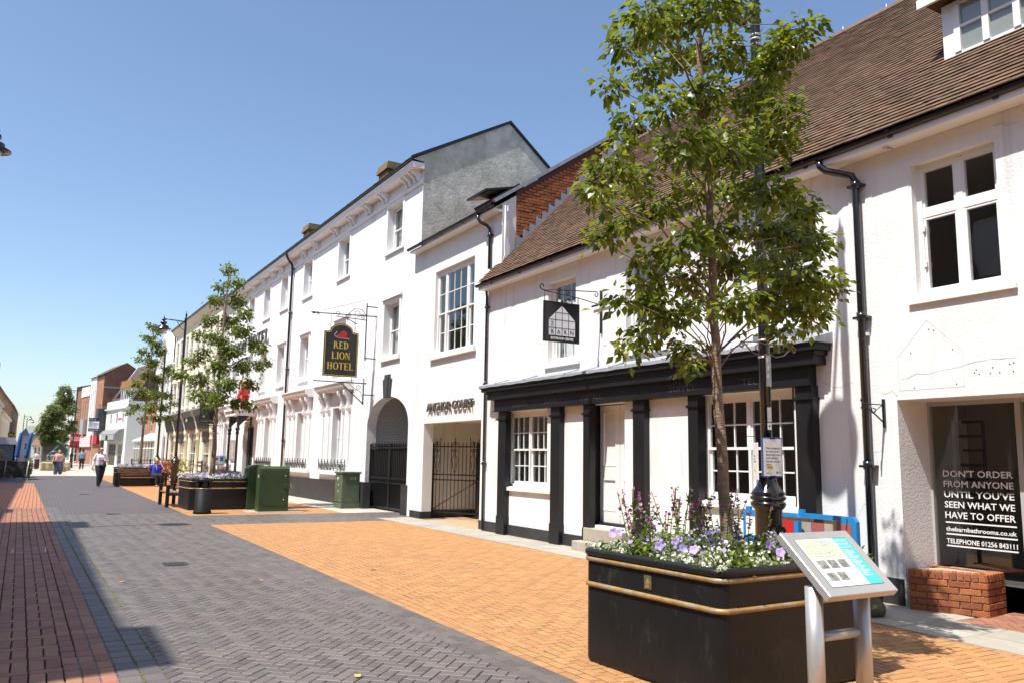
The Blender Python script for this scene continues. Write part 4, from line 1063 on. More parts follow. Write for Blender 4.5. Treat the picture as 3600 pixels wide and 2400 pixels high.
f.prism([(2.12 - .33, 3.94), (2.12 + .33, 3.94), (2.12 + .24, 3.38), (2.12 - .24, 3.38)], 'x', -.05, .06); f.prism([(2.12 - .2, 4.08), (2.12 + .2, 4.08), (2.12 + .2, 3.94), (2.12 - .2, 3.94)], 'x', -.05, .05); f.prism([(2.12 - .16, 4.0), (2.12 + .16, 4.0), (2.12 + .12, 3.37), (2.12 - .12, 3.37)], 'x', -.075, -.05)
f.build('keystone', mat('dark_grey_paint', (.055, .058, .06), .5, .1, 4), ho)
pieces('plinth', M['plinth'], ho, [(-.05, .0, 4.35, 19.3, -.02, .76), (-.05, 0, 20.8, HL, -.02, .76), (-.22, .02, 3.30, 4.35, -.02, .80), (-.16, .02, -.02, .5, -.02, .82)], False)
# windows
for i, (a, b_) in enumerate(cols_y):
    window(ho, .20, a, b_, 7.97, 9.43, [(0, 1)], 1, 1, world=False, curtain=(M['curtain'], [(.0, .32), (.68, 1)]) if i != 5 else None)
    window(ho, .20, a, b_, 4.64, 6.32, [(0, 1)], 1, 1, world=False, curtain=(M['curtain'], [(.0, .32), (.68, 1)]))
    s = MB(); s.prism([(-.07, 7.87), (.2, 7.87), (.2, 7.97), (-.07, 7.94)], 'y', a - .14, b_ + .14); s.build('sill', M['hotel'], ho)
    s = MB(); s.prism([(-.08, 4.50), (.2, 4.50), (.2, 4.64), (-.08, 4.60)], 'y', a - .14, b_ + .14); s.build('sill', M['hotel'], ho)
    for z0, z1 in ((7.97, 9.43), (4.64, 6.32)):
        s = MB()
        for u0, u1, v0, v1 in ((a - .12, a - .0, z0, z1 + .10), (b_, b_ + .12, z0, z1 + .10), (a, b_, z1, z1 + .10)): s.box(-.03, .0, u0, u1, v0, v1)
        if z0 < 6: s.box(-.09, 0, a - .17, b_ + .17, z1 + .10, z1 + .17)
        s.build('architrave', M['hotel'], ho)
for k, (a, b_) in enumerate(gw):
    window(ho, .22, a, b_, 1.14, 3.28, [(0, 1)], 1, 1, world=False, curtain=(M['curtain'], [(.0, .35), (.65, 1)]), zm=2.25)
    c = (a + b_) / 2
    s = MB()                                          # hood
    s.prism([(0, 3.83), (-.22, 3.83), (-.26, 3.90), (-.34, 3.95), (-.36, 4.05), (-.40, 4.07), (-.40, 4.11), (0, 4.18)], 'y', c - 1.62, c + 1.62)
    s.build('window_hood', M['hotel'], ho)
    s = MB()
    for u0, u1 in ((c - 1.30, c - .92), (c + .92, c + 1.30), (c - .60, c + .60)):
        for a0, a1, v0, v1 in ((u0, u1, 3.40, 3.43), (u0, u1, 3.72, 3.75), (u0, u0 + .03, 3.43, 3.72), (u1 - .03, u1, 3.43, 3.72)): s.box(-.02, 0, a0, a1, v0, v1)
    s.build('frieze_moulding', M['hotel'], ho)
    for dy in (-1.38, -.76, .76, 1.38):
        s = MB(); y = c + dy                           # scrolled console
        prof = [(0, 3.83), (-.26, 3.83), (-.28, 3.76), (-.26, 3.67), (-.20, 3.60), (-.15, 3.48), (-.12, 3.36), (-.16, 3.28), (-.16, 3.19), (-.11, 3.13), (-.05, 3.10), (-.03, 2.98), (0, 2.96)]
        s.prism(prof, 'y', y - .07, y + .07)
        for e in (-.085, .085):
            s.tube(scroll((-.13, y + e, 3.70), .11, 'xz', 0, 1.4, 18), .014, 5); s.tube(scroll((-.08, y + e, 3.20), .06, 'xz', 0, 1.2, 12), .012, 5)
        s.build('console', M['hotel'], ho)
        s = MB(); s.box(-.06, 0, y - .075, y + .075, 1.12, 3.0); s.box(-.075, 0, y - .09, y + .09, 1.12, 1.3); s.build('pilaster_strip', M['hotel'], ho)
    s = MB(); s.prism([(-.14, .96), (.2, .96), (.2, 1.14), (-.14, 1.10)], 'y', c - 1.62, c + 1.62); s.build('sill', M['hotel'], ho)
    rt = thing('window_guard', ['low black cast iron guard under the hooded hotel window beside the sign', 'low cast iron window guard under the second hooded hotel window from the arch', 'low cast iron window guard under the third hooded window, behind the green cabinet', 'low cast iron window guard beyond the hotel porch'][k], 'window guard', Matrix.Translation((9.1, 21.15, 0)) @ Matrix.Rotation(HT, 4, 'Z') @ Vector((-.13, c, 1.10)), HT, 'guards of the hotel windows')
    s = MB(); s.box(-.008, .008, -1.42, 1.42, .02, .035); s.box(-.008, .008, -1.42, 1.42, .28, .295); s.build('rail', M['iron'], rt)
    for i in range(9):
        y = -1.40 + i * .35
        s = MB(); s.box(-.012, .012, y - .014, y + .014, 0, .34); s.tube([(0, y, .34), (0, y, .36), (0, y, .40)], [.012, .022, .002], 6); s.build('upright', M['iron'], rt)
    for i in range(8):
        y = -1.225 + i * .35; s = MB()
        s.tube([(0, y + .07 * math.cos(t), .155 + .09 * math.sin(t)) for t in [j * math.pi / 5 for j in range(11)]], .011, 4); s.tube(scroll((0, y, .155), .05, 'yz', 0, 1), .010, 4)
        s.tube([(0, y - .15, .04), (0, y - .06, .1)], .008, 4); s.tube([(0, y + .15, .27), (0, y + .06, .21)], .008, 4); s.build('roundel', M['iron'], rt)
# cornice
s = MB(); s.prism([(0, 9.95), (-.34, 9.95), (-.36, 10.02), (-.40, 10.08), (-.40, 10.12), (0, 10.12)], 'y', -.04, HL); s.build('cornice', M['hotel'], ho)
s = MB(); s.prism([(0, 9.52), (-.05, 9.52), (-.07, 9.58), (-.07, 9.61), (0, 9.64)], 'y', 0, HL); s.build('string_course', M['hotel'], ho)
bk_ = [(0.35), (0.95), 2.8, 4.25, 5.8, 7.55, 9.95, 11.6, 15.0, 16.4, 18.1, 20, 22, 24, 26]
for y in bk_:
    for e in (-.13, .13):
        s = MB(); s.prism([(0, 9.95), (-.28, 9.95), (-.29, 9.90), (-.24, 9.85), (-.14, 9.80), (-.10, 9.72), (-.10, 9.68), (-.05, 9.64), (0, 9.64)], 'y', y + e - .055, y + e + .055); s.build('bracket', M['hotel'], ho)
gutter(ho, -.42, 10.20, -.05, HL, False, r=.06)
pipe(ho, [(-.42, 13.0, 10.18), (-.42, 13.02, 10.02), (-.3, 13.1, 9.85), (-.12, 13.2, 9.7), (-.09, 13.2, 9.6), (-.09, 13.2, .02)], .05, [(-.09, 13.2, 9.55), (-.09, 13.2, 7.6), (-.09, 13.2, 5.2), (-.09, 13.2, 2.2)], False)
pipe(ho, [(-.09, 19.0, 3.6), (-.09, 19.0, .02)], .05, [(-.09, 19.0, 1.9)], False)
s = MB(); s.quad((-.4, -.05, 10.22), (-.4, HL, 10.22), (2.9, HL, 12.05), (2.9, -.05, 12.05)); s.quad((2.9, -.05, 12.05), (2.9, HL, 12.05), (6.3, HL, 9.4), (6.3, -.05, 9.4)); s.build('roof', mat('slate_roof', (.07, .065, .065), .7, .2, 6), ho)
s = MB(); s.poly([(.0, 0, 6.5), (.0, 0, 10.18), (-.36, 0, 10.2), (2.9, 0, 12.03), (4.35, 0, 10.85), (4.35, 0, 6.5)]); s.build('gable_wall', M['gable'], ho)
s = MB()
def crack(pts, w=.02):
    for p, q in zip(pts, pts[1:]):
        d = Vector((q[0] - p[0], 0, q[1] - p[1])).normalized(); n_ = Vector((-d.z, 0, d.x)) * w * .5
        P, Q = Vector((p[0], -.012, p[1])), Vector((q[0], -.012, q[1])); s.add([P - n_, Q - n_, Q + n_, P + n_], [(0, 1, 2, 3)])
rg = random.Random(3)
for base in ([(0, 9.9), (.6, 9.75), (1.3, 9.5), (2.2, 9.35), (2.9, 9.3)], [(2.5, 9.3), (2.55, 10.0), (2.45, 10.7), (2.7, 11.3)], [(.95, 9.6), (1.0, 8.9), (1.05, 8.2)], [(0.1, 8.4), (.8, 8.75), (.3, 9.1)], [(2.9, 9.3), (3.4, 9.6), (3.9, 9.4)], [(1.7, 9.5), (1.9, 10.4), (1.6, 11.1)]):
    pts = []
    for p, q in zip(base, base[1:]):
        for t in (0, .25, .5, .75): pts.append((p[0] + (q[0] - p[0]) * t + rg.gauss(0, .025), p[1] + (q[1] - p[1]) * t + rg.gauss(0, .025)))
    crack(pts + [base[-1]])
s.build('crack_repair', M['crackm'], ho)
s = MB(); s.prism([(-.42, 10.20), (2.9, 12.04), (4.4, 10.82), (4.4, 10.90), (2.9, 12.12), (-.42, 10.28)], 'y', -.07, .04); s.build('verge', M['iron'], ho)
for cy, cx in ((5.8, 1.3), (15.2, 1.3)):
    s = MB(); s.box(cx - .3, cx + .3, cy - .45, cy + .45, 10.4, 12.05); ch = s.build('chimney', brickmat('chimney_brick', (.20, .10, .05), (.14, .07, .04), (.10, .08, .06), axes='yz'), ho)
    s = MB(); s.box(cx - .38, cx + .38, cy - .53, cy + .53, 11.82, 11.95); s.box(cx - .34, cx + .34, cy - .49, cy + .49, 11.95, 12.1); s.build('corbel', mat('lichened_brick', (.22, .15, .07), .95, .4, 8), ch)
s = MB(); s.box(-.012, 0, -.015, .015, .8, 7.4); s.build('expansion_joint', mat('ochre_sealant', (.45, .36, .2), .9, .3, 9), ho)

# serif capitals for the hotel's lettering
def serif(ch, h):
    """list of polygons (x, y) for one capital of height h; returns polys, width"""
    th, tn = .17 * h, .06 * h; P = []; sf_ = .07 * h
    def rect(x0, x1, y0, y1): P.append([(x0, y0), (x1, y0), (x1, y1), (x0, y1)])
    def stem(x, w=th, top_=True, bot=True):
        rect(x, x + w, 0, h)
        if bot: rect(x - sf_, x + w + sf_, 0, tn * .7)
        if top_: rect(x - sf_, x + w + sf_, h - tn * .7, h)
    def ring(cx, cy, rx, ry, tx, ty, a0, a1, n=14):
        for i in range(n):
            t0, t1 = a0 + (a1 - a0) * i / n, a0 + (a1 - a0) * (i + 1) / n
            P.append([(cx + rx * math.cos(t0), cy + ry * math.sin(t0)), (cx + rx * math.cos(t1), cy + ry * math.sin(t1)), (cx + (rx - tx) * math.cos(t1), cy + (ry - ty) * math.sin(t1)), (cx + (rx - tx) * math.cos(t0), cy + (ry - ty) * math.sin(t0))])
    s0 = sf_
    if ch == 'R':
        stem(s0); ring(s0 + th, .745 * h, .36 * h, .255 * h, th * .9, tn, -math.pi / 2, math.pi / 2); P.append([(s0 + th + .1 * h, .5 * h), (s0 + th + .27 * h, .5 * h), (s0 + th + .58 * h, 0), (s0 + th + .40 * h, 0)]); rect(s0 + th + .36 * h, s0 + th + .62 * h, 0, tn * .7); return P, .86 * h
    if ch in 'EL':
        stem(s0); rect(s0 + th, s0 + th + .42 * h, 0, tn); P.append([(s0 + th + .35 * h, tn), (s0 + th + .42 * h, 0), (s0 + th + .45 * h, .25 * h)])
        if ch == 'E':
            rect(s0 + th, s0 + th + .40 * h, h - tn, h); P.append([(s0 + th + .34 * h, h - tn), (s0 + th + .40 * h, h), (s0 + th + .42 * h, .76 * h)]); rect(s0 + th, s0 + th + .26 * h, .5 * h - tn / 2, .5 * h + tn / 2); rect(s0 + th + .22 * h, s0 + th + .28 * h, .38 * h, .62 * h)
        return P, .74 * h
    if ch == 'D':
        stem(s0); ring(s0 + th, .5 * h, .52 * h, .5 * h, th, tn, -math.pi / 2, math.pi / 2, 18); return P, .86 * h
    if ch == 'O':
        ring(.43 * h, .5 * h, .43 * h, .52 * h, th, tn, 0, 2 * math.pi, 28); return P, .88 * h
    if ch == 'I':
        stem(s0); return P, th + 2 * s0 + .03 * h
    if ch == 'N':
        stem(s0, tn * 1.1); stem(s0 + .56 * h, tn * 1.1, True, False); P.append([(s0, h), (s0 + th * 1.1, h), (s0 + .56 * h + tn, 0), (s0 + .56 * h - .04 * h, 0)]); return P, .76 * h
    if ch == 'H':
        stem(s0); stem(s0 + .5 * h); rect(s0 + th, s0 + .5 * h, .5 * h - tn / 2, .5 * h + tn / 2); return P, .88 * h
    if ch == 'T':
        stem(.28 * h, th, False, True); rect(.02 * h, .72 * h, h - tn, h); P.append([(.02 * h, h), (.10 * h, h - tn), (0, .74 * h)]); P.append([(.72 * h, h), (.64 * h, h - tn), (.74 * h, .74 * h)]); return P, .76 * h
    return P, .45 * h
def serif_text(name, s_, h, m, Mx, parent, depth=.004, center=False, fit=None, tight=1.0):
    items = []; x = 0
    for ch in s_:
        if ch == ' ': x += .42 * h; continue
        P, w = serif(ch, h); items.append((x, P)); x += (w + .08 * h) * tight
    k = fit / x if fit else 1; off = -x * k / 2 if center else 0
    for x0, P in items:
        q = MB(); dz = 0
        for p in P:
            n = len(p); dz += .00003
            q.add([Mx @ Vector((off + (x0 + u) * k, v, dz)) for u, v in p] + [Mx @ Vector((off + (x0 + u) * k, v, -depth)) for u, v in p], [tuple(range(n))] + [(i, (i + 1) % n, n + (i + 1) % n, n + i) for i in range(n)])
        q.build(name, m, parent)
serif_text('letter', 'RED LION HOTEL', .66, M['lettering'], T(-.06, 27.0, 6.78) @ FX, ho, .04, fit=10.3)

# porch with the red lion
pc = thing('hotel_porch', 'narrow black columned porch over the hotel entrance', 'porch', Matrix.Translation((9.1, 21.15, 0)) @ Matrix.Rotation(HT, 4, 'Z') @ Vector((0, 18.8, 0)), HT)
for dy in (-.55, 1.15):
    s = MB(); s.lathe([(.10, 0), (.10, .25), (.06, .3), (.055, 2.5), (.09, 2.6), (.06, 2.66), (.10, 2.75), (.10, 2.85)], (-.85, dy, 0), 12); s.build('column', M['pole'], pc)
    s = MB(); s.tube([(-.85 + .0, dy, 2.8), (-.75, dy, 3.05), (-.55, dy, 3.2), (-.2, dy, 3.25)], .035, 6); s.prism([(-.9, 2.8), (-.35, 3.4), (-.9, 3.4)], 'y', dy - .03, dy + .03); s.build('spandrel', M['pole'], pc)
MB().box(-1.05, 0, -.8, 1.4, 3.4, 3.62).box(-1.12, 0, -.87, 1.47, 3.62, 3.72).build('canopy', M['hotel'], pc)
s = MB(); s.box(-.02, .02, -.1, 1.0, 0, 2.9); s.build('entrance', M['dark'], pc)
ln_ = thing('porch_lantern', 'black glazed lantern hanging beside the hotel porch', 'lantern', Matrix.Translation((9.1, 21.15, 0)) @ Matrix.Rotation(HT, 4, 'Z') @ Vector((-.62, 20.6, 3.2)), HT)
s = MB(); s.lathe([(.11, -.02), (.16, .28)], n=6, flat=True); s.build('glazing', mat('lantern_glass', (.45, .45, .42), .2), ln_)
s = MB(); s.lathe([(.18, .28), (.10, .42), (.03, .5), (.02, .56)], n=6, flat=True); s.lathe([(.04, -.1), (.12, -.02)], n=6, flat=True)
for j in range(6): t = j * math.pi / 3; s.tube([(.11 * math.cos(t), .11 * math.sin(t), -.02), (.16 * math.cos(t), .16 * math.sin(t), .28)], .012, 4)
s.build('frame', M['iron'], ln_)
s = MB(); s.tube([(0, 0, .56), (.1, 0, .66), (.62, 0, .66)], .018, 6); s.build('arm', M['iron'], ln_)
li = thing('lion_statue', 'red painted lion statue standing on the hotel porch roof', 'statue', Matrix.Translation((9.1, 21.15, 0)) @ Matrix.Rotation(HT, 4, 'Z') @ Vector((-.55, 19.0, 3.72)), HT)
s = MB()
s.tube([(0, .62, .62), (0, .3, .68), (0, -.1, .72), (0, -.42, .82), (0, -.55, 1.0)], [.14, .19, .2, .24, .18], 10); s.sphere((0, -.58, 1.06), (.24, .22, .28), 10, 8); s.sphere((-.06, -.76, 1.05), (.11, .14, .12), 8, 6)
for x, y in ((-.12, -.42), (.12, -.35), (-.12, .55), (.12, .5)): s.tube([(x, y, .65), (x, y - .04, .3), (x, y, .06), (x, y - .12, .04)], [.11, .07, .07, .06], 8)
s.tube([(0, .7, .7), (0, .9, .95), (0, .82, 1.25), (0, .7, 1.35)], [.04, .03, .03, .06], 6)
s.build('body', M['red'], li)
MB().box(-.22, .22, -.8, .8, 0, .05).build('base', M['red'], li)
po = thing('framed_poster', 'tall framed menu poster on the hotel wall by the porch', 'poster', Matrix.Translation((9.1, 21.15, 0)) @ Matrix.Rotation(HT, 4, 'Z') @ Vector((-.03, 22.9, 1.8)), HT)
MB().box(-.03, .03, -.45, .45, -.53, .53).build('frame', M['steel'], po); MB().box(-.036, -.031, -.37, .37, -.45, .45).build('print', mat('poster_print', (.50, .46, .34), .6, .5, 5, stain=(.10, .16, .05), samt=.8, sscale=4), po)
# arch gate, two leaves
for k, (ya, yb, lab) in enumerate(((2.12, 3.76, 'left leaf of the tall black barred gate in the hotel arch'), (.48, 2.10, 'right leaf of the tall black barred gate in the hotel arch'))):
    gt = thing('arch_gate', lab, 'gate', Matrix.Translation((9.1, 21.15, 0)) @ Matrix.Rotation(HT, 4, 'Z') @ Vector((.16, ya, 0)), HT, 'gates of the hotel arch')
    w_ = yb - ya
    for y in (.03, w_ - .03): MB().box(-.03, .03, y - .03, y + .03, .04, 2.0).build('post', M['iron'], gt)
    for z in (.08, .82, .96, 1.88): MB().box(-.02, .02, .06, w_ - .06, z - .025, z + .025).build('rail', M['iron'], gt)
    n = int(w_ / .125)
    for i in range(1, n):
        y = w_ * i / n; q = MB(); q.box(-.011, .011, y - .011, y + .011, .1, 1.94); q.tube([(0, y, 1.94), (0, y, 1.97), (0, y, 2.06)], [.01, .02, .001], 6); q.build('bar', M['iron'], gt)
        q = MB(); q.box(-.009, .009, y - w_ / n / 2 - .009, y - w_ / n / 2 + .009, .1, .82); q.tube(scroll((0, y - w_ / n / 2, .89), .045, 'yz', 0, 1), .009, 4); q.build('dog_bar', M['iron'], gt)
    MB().box(.03, .04, .06, w_ - .06, .1, 1.8).build('backing_sheet', mat('dark_mesh', (.02, .02, .02), .6) if k == 0 else bpy.data.materials['dark_mesh'], gt)
# hanging sign of the hotel
hs = thing('hotel_sign', 'black and gold arched hanging sign of the hotel with a red lion above its lettering', 'sign', (8.9, 24.4, 5))
ys = 24.4
k = MB()
k.tube([(8.69, ys, 3.2), (8.69, ys, 4.02)], .022, 6); k.tube([(8.70, ys, 4.6), (8.70, ys, 6.40), (8.70, ys, 6.44)], [.02, .02, .004], 6); k.tube([(7.08, ys, 3.87), (8.78, ys, 3.87)], .018, 6); k.tube([(7.95, ys, 3.86), (8.68, ys, 3.24)], .018, 6)
k.tube([(6.98, ys, 5.95), (9.04, ys, 6.02)], .018, 6); k.tube([(7.7, ys, 5.9), (8.69, ys, 5.87)], .013, 6); k.tube([(6.9, ys, 5.95), (7.0, ys, 5.95), (7.1, ys, 5.95)], [.004, .04, .004], 6)
for cx, cz, r_ in ((7.12, 5.94, .05), (7.75, 6.0, .08), (8.12, 5.98, .07), (8.38, 6.05, .12), (8.56, 5.98, .09)): k.tube(scroll((cx, ys, cz), r_, 'xz', -1.57, 1.3), .009, 5)
k.tube([(8.0, ys, 5.93), (8.3, ys, 6.2), (8.55, ys, 6.2), (8.68, ys, 6.02)], .010, 5); k.tube([(8.0, ys, 5.9), (8.38, ys, 5.72), (8.4, ys, 5.74)], .014, 5)
k.tube(scroll((8.52, ys, 3.72), .09, 'xz', 0, 1.3), .008, 5); k.tube(scroll((8.4, ys, 3.62), .07, 'xz', 2, 1.3), .008, 5); k.tube([(8.2, ys, 3.85), (8.4, ys, 3.7), (8.6, ys, 3.6), (8.66, ys, 3.45)], .008, 5)
k.box(8.70, 9.06, ys - .012, ys + .012, 4.65, 4.68); k.box(8.70, 9.06, ys - .012, ys + .012, 3.5, 3.53); k.box(8.70, 9.06, ys - .012, ys + .012, 6.3, 6.33)
k.build('bracket', M['iron'], hs, True)
for P, Q in (((7.05, ys, 5.97), (9.05, ys + 1.5, 6.75)), ((7.05, ys, 5.97), (9.05, ys - 1.3, 6.55)), ((9.0, ys, 6.0), (8.72, ys, 4.55)), ((8.3, ys, 5.75), (8.72, ys, 4.3))):
    MB().tube([P, Q], .006, 4).build('stay', M['steel'], hs, True)
for x in (7.55, 8.33):
    q = MB(); q.tube([(x, ys, 5.93), (x, ys, 5.40)], .008, 5); q.build('chain', M['iron'], hs, True)
    q = MB(); q.tube([(x - .04, ys, 3.88), (x - .04, ys, 4.08)], .010, 5); q.build('hanger', M['iron'], hs, True)
def signshape(x0, x1, z0, z1, zt, r):
    c = (x0 + x1) / 2; pts = [(x0, z0), (x1, z0), (x1, z1), (c + r + .06, z1)]
    for i in range(15):
        t = math.pi * i / 14; pts.append((c + r * math.cos(t), z1 + .03 + (zt - z1 - .03) * math.sin(t)))
    return pts + [(c - r - .06, z1), (x0, z1)]
bd = MB().prism(signshape(7.36, 8.45, 4.04, 5.42, 5.68, .36), 'y', ys - .03, ys + .03).build('board', M['signblack'], hs, True)
so = signshape(7.385, 8.425, 4.065, 5.395, 5.655, .345); si = signshape(7.40, 8.41, 4.08, 5.38, 5.64, .335); q = MB()
for i in range(len(so)):
    j = (i + 1) % len(so); q.quad((so[i][0], ys - .0315, so[i][1]), (so[j][0], ys - .0315, so[j][1]), (si[j][0], ys - .0315, si[j][1]), (si[i][0], ys - .0315, si[i][1]))
q.build('gold_line', M['yellow'], bd)
for wd, z, w_ in (('RED', 4.90, .50), ('LION', 4.575, .60), ('HOTEL', 4.25, .86)): serif_text('letter', wd, .215, M['yellow'], T(7.91, ys - .033, z) @ FY, bd, .001, True, fit=w_)
q = MB()
for p in ([(7.74, 5.24), (8.15, 5.22), (8.16, 5.25), (8.02, 5.28), (7.95, 5.33), (7.80, 5.35), (7.74, 5.31)], [(7.87, 5.30), (8.05, 5.28), (8.08, 5.36), (8.04, 5.44), (7.96, 5.47), (7.88, 5.43), (7.84, 5.37)], [(7.70, 5.40), (7.745, 5.43), (7.74, 5.385)]):
    q.poly([(x, ys - .0325 - .0004 * len(q.f), z) for x, z in p])
q.build('lion_emblem', M['red'], bd)
q = MB(); q.tube([(7.76, ys - .034, 5.26), (7.69, ys - .034, 5.27), (7.67, ys - .034, 5.33), (7.71, ys - .034, 5.37), (7.74, ys - .034, 5.39), (7.72, ys - .034, 5.42)], .008, 4); q.tube([(7.76, ys - .035, 5.225), (8.16, ys - .035, 5.21)], .005, 4); q.build('lion_tail', M['white'], bd)

# ------------------------------------------------------------------ planters, trees, street furniture
def leaf_proto(w, h=.12, d=.12):
    return [(0, 0, 0), (0, .5, 0), (-w, .42, h * w), (w, .42, h * w), (0, 1, -d)], [(0, 1, 2), (0, 3, 1), (1, 4, 2), (1, 3, 4)]
def scatter(points, lv, lf):
    """joins leaf copies (pos, matrix3, size) into vertex / face lists using numpy"""
    A = np.array(lv); V = []; F = []
    for i, (p, Q, s_) in enumerate(points):
        V.append((A * s_) @ np.array(Q).T + np.array(p))
    k = len(A)
    V = np.concatenate(V) if V else np.zeros((0, 3))
    F = [tuple(a + i * k for a in f_) for i in range(len(points)) for f_ in lf]
    return V, F
def mesh_vf(name, V, F, m):
    me = bpy.data.meshes.new(name); me.from_pydata([tuple(v) for v in V], [], F); me.materials.append(m); return me
def rot_to(d, roll):
    d = Vector(d).normalized(); q = d.to_track_quat('Y', 'Z').to_matrix()
    return q @ Matrix.Rotation(roll, 3, 'Y')
def tree(name, label, base, trunk, clumps, leafm, size, dens, radii, depth=.9, group=None, objs=300, seed=5, droop=.55, ray=True, lw=.30):
    rng = random.Random(seed)
    t = thing(name, label, 'tree', base, 0, group)
    B = Vector(base)
    tk = MB(); pts = []; rs = []
    for i in range(len(trunk) - 1):
        for k in range(4):
            f_ = k / 4; p = Vector(trunk[i]).lerp(Vector(trunk[i + 1]), f_); pts.append(p + Vector((rng.gauss(0, .008), rng.gauss(0, .008), 0)) - B); rs.append(radii[0] + (radii[1] - radii[0]) * ((i + f_) / (len(trunk) - 1)) ** .8)
    pts.append(Vector(trunk[-1]) - B); rs.append(radii[1])
    rs[0] *= 1.25
    tk.tube(pts, rs, 10); tk.build('trunk', M['bark'], t)
    def on_trunk(z):
        for p, q in zip(trunk, trunk[1:]):
            if p[2] <= z <= q[2]: return Vector(p).lerp(Vector(q), (z - p[2]) / (q[2] - p[2]))
        return Vector(trunk[-1] if z > trunk[-1][2] else trunk[0])
    L_ = []; zlow = min(c[2] for c in clumps) if len(clumps[0]) > 3 else min(c[1] for c in clumps)
    br = MB()
    for c in clumps:
        X, Z, r = c; ax = on_trunk(Z)
        reach = max(.15, depth - abs(X - ax.x) * .35)
        dy = rng.uniform(-reach, reach); Y0 = base[1]
        p = Vector((X, Y0, Z))
        if ray:
            C = cam.matrix_world.translation; k = (Y0 + dy) / Y0; p = C + (p - C) * k
        else: p.y += dy
        dist = (p - on_trunk(Z)).length
        z0 = max(zlow - .05, Z - .15 - dist * .35); s0 = on_trunk(z0); mid = s0.lerp(p, .5) + Vector((0, 0, .10 * dist + rng.uniform(-.05, .1)))
        rb = .003 + .0045 * dist * (radii[0] / .07)
        br.tube([s0 - B, s0.lerp(mid, .5) + Vector((rng.gauss(0, .03), rng.gauss(0, .03), .03)) - B, mid - B, mid.lerp(p, .6) + Vector((rng.gauss(0, .03), 0, rng.gauss(0, .03))) - B, p - B], [rb * 1.3, rb, rb * .8, rb * .55, rb * .3], 5)
        for q in range(5):
            e = p + Vector((rng.gauss(0, 1), rng.gauss(0, 1), rng.gauss(0, .7))) * r * .6
            br.tube([mid.lerp(p, .7) - B, (p + e) / 2 + Vector((0, 0, .03)) - B, e - B], [rb * .4, rb * .3, .003], 4)
        n = int(dens * (r / .22) ** 2.1)
        tw = [Vector((rng.gauss(0, 1), rng.gauss(0, 1), rng.gauss(0, .75))) for _ in range(max(4, n // 9))]
        for i in range(n):
            w_ = tw[i % len(tw)]; d = w_.normalized() * r * .8 * (rng.random() ** .5) + Vector((rng.gauss(0, 1), rng.gauss(0, 1), rng.gauss(0, 1))) * size * .6
            d.z *= .85
            o = d.normalized() if d.length > 1e-5 else Vector((0, 0, 1))
            dr = Vector((o.x + rng.gauss(0, .45), o.y + rng.gauss(0, .45), o.z * .35 - droop + rng.gauss(0, .4)))
            L_.append((p + d - B, rot_to(dr, rng.gauss(0, .55)), size * rng.uniform(.65, 1.25)))
    br.build('branches', M['bark'], t)
    lv, lf = leaf_proto(lw)
    cp = Vector((0, 0, 1.6))
    if objs:
        L_.sort(key=lambda a: (a[0] + B - cp).length)
        step = max(1, len(L_) // objs // 2)
        pick = set(range(0, min(len(L_), objs * step), step))
        me = mesh_vf('leaf', lv, lf, leafm)
        for i in sorted(pick)[:objs]:
            p, Q, s_ = L_[i]; o = bpy.data.objects.new('leaf', me); COL.objects.link(o); o.parent = t
            o.matrix_basis = Matrix.Translation(p) @ Q.to_4x4() @ Matrix.Scale(s_, 4)
        L_ = [a for i, a in enumerate(L_) if i not in pick]
    V, F = scatter(L_, lv, lf)
    o = bpy.data.objects.new('crown', mesh_vf('crown', V, F, leafm)); COL.objects.link(o); o.parent = t; stuff(o)
    return t

